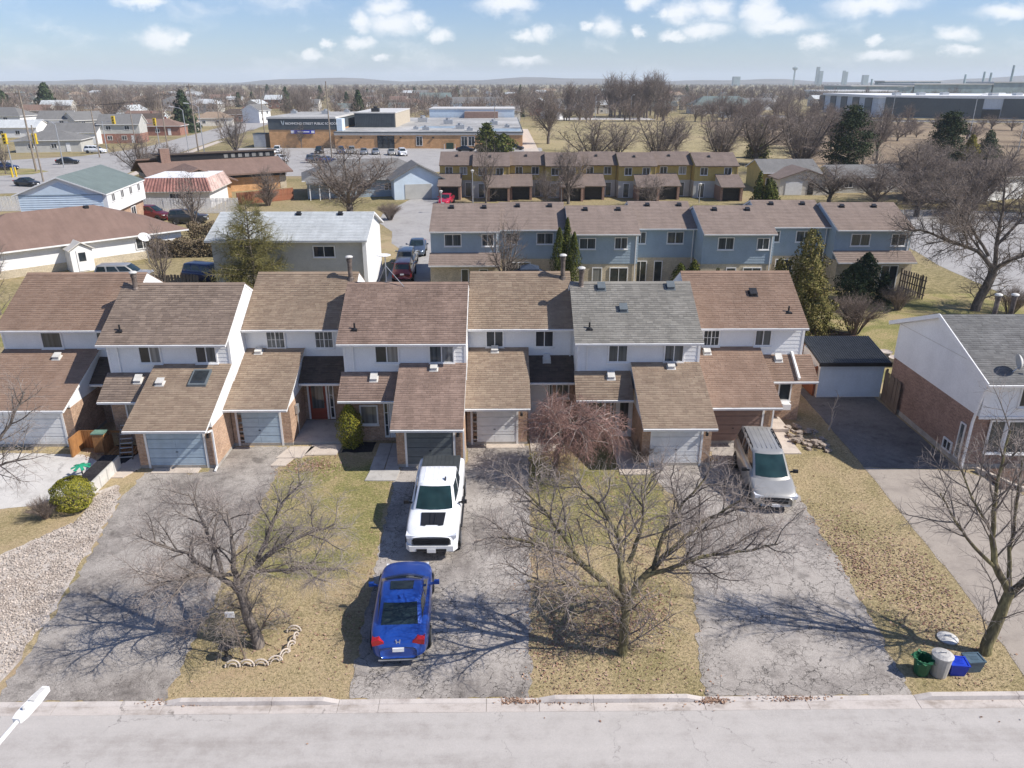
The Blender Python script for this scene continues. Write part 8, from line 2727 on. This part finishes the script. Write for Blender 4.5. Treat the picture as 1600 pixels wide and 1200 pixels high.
# ------------------------------------------------------------------ the far suburb
named = [
    (186, 224, 11, 8, 5.2, 7.8, 0.15, 'sh_slate', 'grey_siding', 'brick_red', 'dark two-storey house with brick base facing the main road at left'),
    (238, 212, 17, 9, 3.0, 5.0, 0.1, 'sh_far', 'brick_red', None, 'brown-roofed brick bungalow right of the dark two-storey house'),
    (275, 205, 12, 9, 3.0, 5.4, 0.3, 'sh_tan', 'cream', None, 'tan-roofed bungalow behind the tall spruce by the street'),
    (330, 197, 14, 9, 3.0, 5.2, 0.25, 'sh_tan', 'cream', None, 'cream bungalow right of the tall spruce by the street'),
    (368, 190, 15, 9, 3.0, 5.2, 0.2, 'sh_dark', 'brick_red', None, 'dark-roofed brick bungalow left of the school, near the white car'),
    (398, 192, 9, 8, 5.0, 7.5, 1.3, 'sh_slate', 'siding', None, 'white gabled two-storey house just left of the school'),
    (110, 226, 14, 10, 3.2, 5.6, 0.1, 'sh_slate', 'siding', None, 'grey-roofed bungalow with white walls under the left poles'),
    (70, 238, 15, 11, 2.9, 5.0, 0.2, 'sh_slate', 'grey_siding', None, 'wide grey hip-roofed house at the junction corner, left'),
    (85, 212, 10, 9, 5.0, 7.6, 0.2, 'sh_slate', 'siding', None, 'white two-storey house behind the corner bungalow at left'),
    (125, 212, 10, 9, 4.8, 7.4, 0.9, 'sh_slate', 'grey_siding', None, 'grey two-storey house with white gable windows at left'),
    (20, 215, 14, 10, 3.0, 5.2, 0.1, 'sh_white', 'siding', None, 'pale-roofed white bungalow at the left edge beyond the junction'),
    (1130, 178, 34, 14, 4.5, 9.0, 0.05, 'sh_green', 'cream', None, 'wide pale house with dark green hipped roof beyond the woodlot'),
    (1090, 172, 18, 12, 4.6, 8.0, 0.0, 'sh_dark', 'brick_buff', None, 'dark-roofed pale house left of the green-roofed one beyond the woodlot'),
    (1180, 172, 22, 12, 4.0, 7.0, 0.1, 'sh_slate', 'siding', None, 'grey-roofed white house right of the green-roofed one'),
    (900, 172, 26, 12, 4.0, 6.5, 0.0, 'sh_slate', 'siding', None, 'white flat-looking house left of the woodlot'),
    (745, 172, 30, 14, 4.5, 7.5, 0.05, 'sh_slate', 'pale_blue', None, 'blue-white house behind the school rear block'),
    (680, 166, 22, 12, 5.0, 9.0, 0.2, 'sh_green', 'pale_blue', None, 'bluish two-storey house in the trees behind the school'),
    (640, 172, 20, 12, 3.5, 6.5, 0.0, 'sh_far', 'cream', None, 'brown hip-roofed house behind the dark school gym'),
]
for k, (px, py, w_, d_, ze, zr, rz, rf_, wl_, lo_, lab) in enumerate(named):
    x_, y_ = at(px, py)
    house('house', lab, x_, y_ + d_ / 2, rz, w_, d_, ze, zr, rf_, wl_, lower=lo_, hip=(d_ * 0.55 if k in (1, 2, 3, 4, 7, 11, 17) else 0.0), ov=0.5, group=None, chim=(k in (1, 4)))
# scattered houses and trees beyond
rs = random.Random(42)
ROOFS = [('sh_far', 'brown'), ('sh_slate', 'grey'), ('sh_dark', 'dark'), ('sh_tan', 'tan'), ('sh_white', 'pale'), ('sh_green', 'green-grey')]
WALLS = [('siding', 'white'), ('cream', 'cream'), ('brick_red', 'red brick'), ('grey_siding', 'grey'), ('pale_blue', 'pale blue'), ('brick_buff', 'buff brick')]
protoH = {}
taken = []


def blocked(x_, y_, m=0.0):
    if -72 - m < x_ < 14 + m and 140 < y_ < 325:
        return True
    if 10 < x_ < 125 and 150 < y_ < 376 + m:
        return True
    if x_ > 100 and 120 < y_ < 520 and x_ > 100 + (y_ - 170) * 0.12 - m:
        return True
    if -132 < x_ < -68 and y_ < 330:
        return True
    for (a, b_) in ((-101, 245), (-97, 290), (-104, 330), (-110, 370), (-116, 415)):
        if abs(x_ - a) < 14 + m and abs(y_ - b_) < 30:
            return True
    return False


LANDMARK = [(at(q[0], q[1]), ' '.join(q[-1].split()[:5]).rstrip(',')) for q in named]
LANDMARK = [((a, b + 5), n_) for (a, b), n_ in LANDMARK] + [((-53, 232), 'school sign wing'), ((-37, 250), 'dark school gym'), ((-10, 255), 'flat school roofs'), ((-12, 308), 'pale rear school block'), ((60, 400), 'tall woodlot'), ((45, 300), 'brown sports field'),
                                                                              ((-110, 281), 'tall spruce by the corner'), ((-240, 428), 'dark spruce pair'), ((190, 420), 'white-roofed warehouse'), ((93, 167), 'golden-sided spruce'), ((-100, 420), 'far end of the main road'),
                                                                              ((-300, 620), 'hazy left skyline'), ((-120, 640), 'hazy skyline left of the school'), ((-20, 640), 'hazy skyline above the school'), ((90, 660), 'hazy skyline above the woodlot'), ((230, 640), 'skyline left of the factory'), ((-420, 900), 'furthest left skyline'), ((0, 950), 'furthest middle skyline'), ((330, 900), 'factory on the skyline')]


def where(x_, y_):
    (a, b), n_ = min(LANDMARK, key=lambda q: (q[0][0] - x_) ** 2 + 0.5 * (q[0][1] - y_) ** 2)
    dx, dy = x_ / y_ - a / b, (y_ - b) / b
    far = 'well ' if abs(dx) > 0.07 else ('' if abs(dx) > 0.03 else 'just ')
    if abs(dx) > 0.012:
        rel = far + ('right of' if dx > 0 else 'left of') + (' and behind' if dy > 0.12 else (' and before' if dy < -0.12 else ''))
    else:
        rel = ('far ' if abs(dy) > 0.3 else '') + ('behind' if dy > 0 else 'in front of')
    return rel + ' the ' + n_


def short(lab):
    w_ = lab.split()
    return ' '.join(w_[:16])


spots = []
tries = 0
while len(spots) < 150 and tries < 9000:
    tries += 1
    y_ = 210 + 900 * rs.random() ** 1.5
    x_ = rs.uniform(-0.74, 0.62) * y_
    if x_ > 0.12 * y_ and rs.random() < 0.55:
        continue
    if blocked(x_, y_, 8) or any((x_ - a) ** 2 + (y_ - b_) ** 2 < (19 + y_ * 0.012) ** 2 for a, b_ in spots):
        continue
    if any(abs(at(q[0], q[1])[0] - x_) < 20 and abs(at(q[0], q[1])[1] - y_) < 20 for q in named):
        continue
    spots.append((x_, y_))
for k, (x_, y_) in enumerate(spots):
    (rf_, rn), (wl_, wn) = ROOFS[rs.randrange(6)], WALLS[rs.choice((0, 0, 1, 2, 3, 4, 5))]
    zone = 'left of the school' if x_ < -70 and y_ < 450 else ('far behind the school' if x_ < 15 else 'beyond the brown field')
    lab = short('%s-roofed %s house %s' % (rn, wn, where(x_, y_)))
    key = (rf_, wl_)
    rz = rs.choice((0.1, 0.2, 0.15, 1.45, 1.6, -0.1)) + rs.uniform(-0.1, 0.1)
    grp = 'distant houses ' + zone
    if key not in protoH:
        two = rs.random() < 0.4
        protoH[key] = house('house', lab, x_, y_, rz, rs.uniform(11, 16), rs.uniform(8, 10), 5.0 if two else 2.8, 7.4 if two else 5.2, rf_, wl_, hip=(4.5 if rs.random() < 0.4 else 0.0), group=grp, chim=rs.random() < 0.5)
    else:
        copy_tree(protoH[key], (x_, y_, 0), rz, label=lab, group=grp, scale=rs.uniform(0.85, 1.15))
# woodlot behind the field and trees everywhere among the houses
n_w = 0
WL = 'woodlot trees beyond the brown field'
for k in range(30):
    x_ = 42 + 44 * rs.random() if k > 5 else 30 + 14 * rs.random()
    y_ = 384 + 40 * rs.random()
    s_ = rs.uniform(1.5, 2.15) if k > 5 else rs.uniform(1.2, 1.9)
    plant(rs.choice((P_tall, P_far2, P_far2, P_far1)), 'bare_tree', ('%s bare tree in the dark grove, %s of the woodlot, %s' % (('giant' if s_ > 1.95 else 'tall' if s_ > 1.7 else 'middling'), ('left end' if x_ < 46 else 'left half' if x_ < 60 else 'centre' if x_ < 70 else 'right half' if x_ < 79 else 'right end'), ('front row' if y_ < 394 else 'second row' if y_ < 404 else 'third row' if y_ < 414 else 'back row'))), x_, y_, s_, group=WL, sxy=s_ * rs.uniform(0.75, 1.0))
GA, GBk, GC = 'bare trees among houses left of the school', 'bare trees far behind the school', 'bare trees beyond the brown field'
cnt = 0
while cnt < 112:
    y_ = 225 + 950 * rs.random() ** 1.35
    x_ = rs.uniform(-0.74, 0.64) * y_
    if blocked(x_, y_, -3) or any((x_ - a) ** 2 + (y_ - b_) ** 2 < 81 for a, b_ in spots):
        continue
    cnt += 1
    s_ = rs.uniform(0.75, 1.45)
    g_ = (GA, 'bare tree among the houses left of the school') if x_ < -70 and y_ < 450 else ((GBk, 'bare tree far behind the school roofs') if x_ < 15 else (GC, 'bare tree in the scrub beyond the brown field'))
    wf_ = rs.uniform(0.9, 1.35)
    lab = short('%s %s bare tree %s' % ('huge' if s_ > 1.3 else 'tall' if s_ > 1.12 else 'middling' if s_ > 0.92 else 'small', 'broad' if wf_ > 1.2 else 'round' if wf_ > 1.05 else 'slim', where(x_, y_)))
    plant(rs.choice((P_far1, P_far2, P_far1, P_round)) if y_ < 420 else rs.choice((P_far1, P_far2)), 'bare_tree', lab, x_, y_, s_, group=g_[0], sxy=s_ * wf_)
# hedgerow trees over the scrub and at the far edge of the field
for k in range(92):
    if k >= 58:
        y_ = 345 + 130 * rs.random()
        x_ = 88 + 70 * rs.random() + (y_ - 345) * 0.1
    elif k < 36:
        y_ = 190 + 150 * rs.random()
        x_ = 72 + 14 * rs.random() + (y_ - 190) * 0.1 + (70 * rs.random() ** 2 if y_ > 215 else 0)
    else:
        y_ = 352 + 16 * rs.random()
        x_ = 12 + 92 * rs.random()
    s_ = rs.uniform(0.55, 0.95) if k < 36 else rs.uniform(0.6, 1.1) if k < 58 else rs.uniform(0.7, 1.15)
    lab = short('%s bare hedgerow tree %s' % ('bigger' if s_ > 0.85 else 'low' if s_ < 0.68 else 'middling', where(x_, y_)))
    plant(rs.choice((P_far1, P_far2)), 'bare_tree', lab, x_, y_, s_, group='hedgerow trees round the brown field', sxy=s_ * rs.uniform(1.1, 1.6))
# thicket along the highway verge
for k in range(64):
    x_ = 84 + 150 * rs.random()
    y_ = 330 - 0.2 * (x_ - 120) - 110 * rs.random()
    s_ = rs.uniform(0.3, 0.55)
    plant(P_far1, 'bare_shrub', short('%s brown scrub bush %s' % ('low' if s_ < 0.42 else 'taller', where(x_, y_)) + (' by the guard rail' if k % 2 else ' on the verge')), x_, y_, s_, group='scrub on the highway verge', cat='shrub', sxy=s_ * 2.0)
# dark conifers dotted among the far houses
for k in range(16):
    y_ = 330 + 600 * rs.random()
    x_ = rs.uniform(-0.7, 0.25) * y_
    if blocked(x_, y_):
        continue
    h_ = rs.uniform(9, 15)
    evergreen('conifer', short('%s dark conifer %s' % ('tall' if h_ > 12 else 'small', where(x_, y_))), x_, y_, h_, h_ * 0.5, MAT['spruce'], 'cone', n=420, size=1.8, seed=60 + k, group='conifers among the distant houses')

# far-off wood: reads as one brown mass up to the hills
rn = np.random.RandomState(9)
N = 9600
yy = 300 * np.exp(rn.rand(N) ** 0.95 * 2.8)
xx = yy * rn.uniform(-0.78, 0.78, N)
bl = np.array([blocked(a, b, -2) for a, b in zip(xx, yy)])
nearH = np.zeros(N, bool)
for (a, b) in spots + [at(q[0], q[1]) for q in named]:
    nearH |= ((xx - a) ** 2 + (yy - b - 4) ** 2) < 130
ok_ = ~(bl | nearH | (xx > 110) & (yy < 560) | (xx > 370) & (xx < 640) & (yy > 700) & (yy < 1100))
xx, yy = xx[ok_], yy[ok_]
n = len(xx)
K = 66
hh = rn.uniform(6.5, 12.5, n) * np.clip(1.15 - yy / 9000, 0.6, 1)
H_ = np.repeat(hh, K)
cx, cyy = np.repeat(xx, K), np.repeat(yy, K)
dv = rn.randn(n * K, 3)
dv /= np.linalg.norm(dv, axis=1, keepdims=True)
wR = np.repeat(rn.uniform(0.3, 0.5, n), K)
q0, q1 = rn.uniform(0.1, 0.6, n * K), rn.uniform(0.7, 1.0, n * K)
sc3 = np.stack([wR * H_, wR * H_, 0.42 * H_], 1)
cen = np.stack([cx, cyy, 0.58 * H_], 1)
p0 = cen + dv * sc3 * q0[:, None] - np.stack([0 * H_, 0 * H_, 0.12 * H_], 1)
p1 = cen + (dv + rn.randn(n * K, 3) * 0.12) * sc3 * q1[:, None]
p0[::K] = np.stack([cx, cyy, 0 * H_], 1)[::K]
p1[::K] = cen[::K]
wv = rn.randn(n * K, 3) * (0.02 * H_[:, None] * np.clip(np.repeat(yy, K)[:, None] / 900, 0.4, 1.8))
V_ = np.stack([p0 - wv * 0.5, p0 + wv * 0.5, p1], 1).reshape(-1, 3)
o_ = obj('distant_wood', np_mesh('distant_wood', V_, np.arange(n * K * 3).reshape(-1, 3), MAT['far_twig']))
tag(o_, 'far-off leafless woods running to the horizon', 'woods', kind='stuff')

# hills on the horizon
hl = MB()
nx = 90
rows = []
for (yq, base) in ((4200, 0), (5200, 1.0), (6500, 0.75), (9000, 0)):
    row = []
    for i in range(nx + 1):
        x_ = (-1.0 + 2.0 * i / nx) * yq * 1.1
        az_ = x_ / yq
        h_ = 14 + 16 * (0.5 + 0.5 * math.sin(az_ * 7 + 1.2)) + 9 * math.sin(az_ * 23 + 0.4) + 4 * math.sin(az_ * 61)
        h_ += 26 * max(0, 1 - abs(az_ - 0.64) / 0.12) + 10 * max(0, 1 - abs(az_ + 0.22) / 0.1)
        row.append(hl.V((x_, yq, max(0.0, h_) * base)))
    rows.append(row)
for r0, r1 in zip(rows[:-1], rows[1:]):
    for i in range(nx):
        hl.f.append([r0[i], r0[i + 1], r1[i + 1], r1[i]])
        hl.mi.append(0)
hl.build('hills', M_('hill_wood', (0.15, 0.125, 0.105), 0.95, var=0.3, scale=0.004, fine=0.05), kind='structure', smooth=True)

for q in (P_far1, P_far2, P_multi, P_round, P_tall, P_thin):
    if q not in PROTO_USED:
        D.objects.remove(q)

# ------------------------------------------------------------------ leaf litter, grass tufts, stones
def scatter_quads(n, poly_fn, size, rs, lift=0.02, flat=0.5):
    P = poly_fn(n, rs)
    n = len(P)
    nn = rs.randn(n, 3) * flat
    nn[:, 2] += 1
    nn /= np.linalg.norm(nn, axis=1, keepdims=True)
    a = np.cross(nn, rs.randn(n, 3))
    a /= np.linalg.norm(a, axis=1, keepdims=True)
    b = np.cross(nn, a)
    s = size * rs.uniform(0.6, 1.4, (n, 1))
    c = np.stack([P[:, 0], P[:, 1], np.full(n, lift) + rs.rand(n) * 0.02], 1)
    V = np.stack([c - a * s * 0.5, c - b * s * 0.32, c + a * s * 0.5, c + b * s * 0.32], 1)
    V[:, :, 2] = np.maximum(V[:, :, 2], 0.016)
    return V.reshape(-1, 3), np.arange(n * 4).reshape(n, 4)


def blobs(lst):
    def fn(n, rs):
        out = []
        tot = sum(b[4] for b in lst)
        for (x_, y_, sx, sy, w) in lst:
            k = int(n * w / tot)
            out.append(np.stack([x_ + rs.randn(k) * sx, y_ + rs.randn(k) * sy], 1))
        return np.concatenate(out)
    return fn


rl_ = np.random.RandomState(12)
V_, F_ = scatter_quads(7500, blobs([(2.6, 20.6, 0.9, 1.2, 3), (4.2, 20.8, 0.7, 0.9, 3), (2.0, 24.0, 0.7, 2.2, 2), (14.0, 22.0, 0.5, 2.2, 3), (12.9, 23.6, 0.35, 1.6, 2.5), (13.6, 25.6, 0.8, 1.6, 1.2), (15.1, 22.8, 0.35, 1.6, 1.6),
                                     (-8.9, 31.6, 0.7, 0.45, 2.2), (-7.7, 20.0, 1.2, 1.0, 0.8), (1.4, 19.2, 0.35, 1.0, 0.9), (-5.2, 21, 0.35, 2.2, 0.5), (5.2, 24.0, 0.5, 2.5, 1.3), (4.4, 28.5, 1.2, 1.6, 1.0), (3.5, 17.9, 1.5, 0.5, 0.6)]), 0.085, rl_, 0.018)
tag(obj('fallen_leaves', np_mesh('fallen_leaves', V_, F_, MAT['leaf_litter'])), 'fallen brown leaves lying on the lawns', 'leaves', kind='stuff')
V_, F_ = scatter_quads(1500, blobs([(-9.0, 17.12, 0.6, 0.06, 1), (0.3, 17.1, 0.3, 0.06, 1), (1.6, 17.08, 0.5, 0.05, 1.2), (8.2, 17.1, 0.5, 0.05, 0.8), (5.9, 17.05, 0.25, 0.06, 1), (-19, 33, 0.6, 0.4, 1.5)]), 0.08, rl_, 0.03)
tag(obj('gutter_leaves', np_mesh('gutter_leaves', V_, F_, MAT['leaf_litter'])), 'dead leaves gathered in the gutter along the kerb', 'leaves', kind='stuff')


def lawn_pts(n, rs):
    out = []
    for (poly, dens) in ((((-9.85, 17.25), (-4.4, 17.25), (-4.62, 23), (-4.8, 30), (-5.3, 31.8), (-7.9, 32.9), (-10.35, 32.0), (-10.2, 26), (-10.0, 21)), 1.0), (((0.65, 17.25), (5.85, 17.25), (6.72, 22.5), (7.4, 28.3), (6.7, 30.5), (5.1, 34), (1.15, 33), (0.85, 24)), 1.0),
                         (((11.65, 17.25), (15.5, 17.25), (16.1, 22.9), (16.6, 31.2), (16.7, 40), (15.2, 38), (14.2, 32.6), (12.8, 32), (12.6, 29.5), (12.2, 23.5)), 1.0), (((-30, 21.5), (-23.5, 21.5), (-19.2, 24.2), (-17.4, 27), (-18, 29.6), (-19.6, 28), (-30, 26)), 0.6)):
        p = np.array(poly)
        lo_, hi2 = p.min(0), p.max(0)
        ar = np.prod(hi2 - lo_)
        k = int(n * dens * ar / 420)
        q = lo_ + rs.rand(k, 2) * (hi2 - lo_)
        ins = np.zeros(k, bool)
        j = len(p) - 1
        for i in range(len(p)):
            c = ((p[i, 1] > q[:, 1]) != (p[j, 1] > q[:, 1])) & (q[:, 0] < (p[j, 0] - p[i, 0]) * (q[:, 1] - p[i, 1]) / (p[j, 1] - p[i, 1] + 1e-12) + p[i, 0])
            ins ^= c
            j = i
        out.append(q[ins])
    return np.concatenate(out)


P = lawn_pts(105000, rl_)
n = len(P)
hgt = rl_.uniform(0.02, 0.055, n)
dr = rl_.randn(n, 2) * 0.035
wd_ = rl_.randn(n, 2)
wd_ = wd_ / np.linalg.norm(wd_, axis=1, keepdims=True) * 0.011
z0 = np.full(n, 0.008)
V_ = np.stack([np.c_[P - wd_, z0], np.c_[P + wd_, z0], np.c_[P + dr, hgt]], 1).reshape(-1, 3)
tag(obj('grass_blades', np_mesh('grass_blades', V_, np.arange(n * 3).reshape(n, 3), MAT['blade'])), 'dry grass blades of the front lawns', 'grass', kind='stuff')
# pebbles of the gravel bed
gp = np.array([(-21, 17.4), (-14.85, 17.4), (-15.2, 21.1), (-15.8, 25), (-16.4, 28.5), (-17.0, 29.6), (-17.4, 29.0), (-17.3, 27.0), (-19.2, 24.0), (-21, 22.5)])
q = gp.min(0) + rl_.rand(16000, 2) * (gp.max(0) - gp.min(0))
ins = np.zeros(len(q), bool)
j = len(gp) - 1
for i in range(len(gp)):
    c_ = ((gp[i, 1] > q[:, 1]) != (gp[j, 1] > q[:, 1])) & (q[:, 0] < (gp[j, 0] - gp[i, 0]) * (q[:, 1] - gp[i, 1]) / (gp[j, 1] - gp[i, 1] + 1e-12) + gp[i, 0])
    ins ^= c_
    j = i
q = q[ins]
n = len(q)
s = rl_.uniform(0.018, 0.055, (n, 1, 1))
oct_ = np.array([(1, 0, 0), (0, 1, 0), (-1, 0, 0), (0, -1, 0), (0, 0, 0.75), (0, 0, -0.3)]) * rl_.uniform(0.7, 1.3, (n, 6, 3))
ang = rl_.rand(n) * 6.28
rot = np.stack([np.stack([np.cos(ang), -np.sin(ang), 0 * ang], 1), np.stack([np.sin(ang), np.cos(ang), 0 * ang], 1), np.stack([0 * ang, 0 * ang, 1 + 0 * ang], 1)], 1)
V_ = (np.einsum('nij,nkj->nki', rot, oct_) * s + np.c_[q, np.full(n, 0.02)][:, None, :]).reshape(-1, 3)
tri = np.array([(0, 1, 4), (1, 2, 4), (2, 3, 4), (3, 0, 4), (1, 0, 5), (2, 1, 5), (3, 2, 5), (0, 3, 5)])
F_ = (np.arange(n)[:, None, None] * 6 + tri[None]).reshape(-1, 3)
tag(obj('pebbles', np_mesh('pebbles', V_, F_, MAT['stone'])), 'pale pebbles of the gravel bed at left', 'pebbles', kind='stuff')

# ------------------------------------------------------------------ air
hz = MB()
hz.box(-14600, 14600, -450, 14600, -1.0, 140.0)
m, nt, b = new_mat('air')
nt.nodes.remove(b)
pv = add(nt, 'ShaderNodeVolumePrincipled', Color=(0.80, 0.90, 1.0, 1.0), Density=0.00013, Anisotropy=0.0)
nt.links.new(pv.outputs[0], nt.nodes['Material Output'].inputs['Volume'])
hz.build('haze', m, kind='stuff')
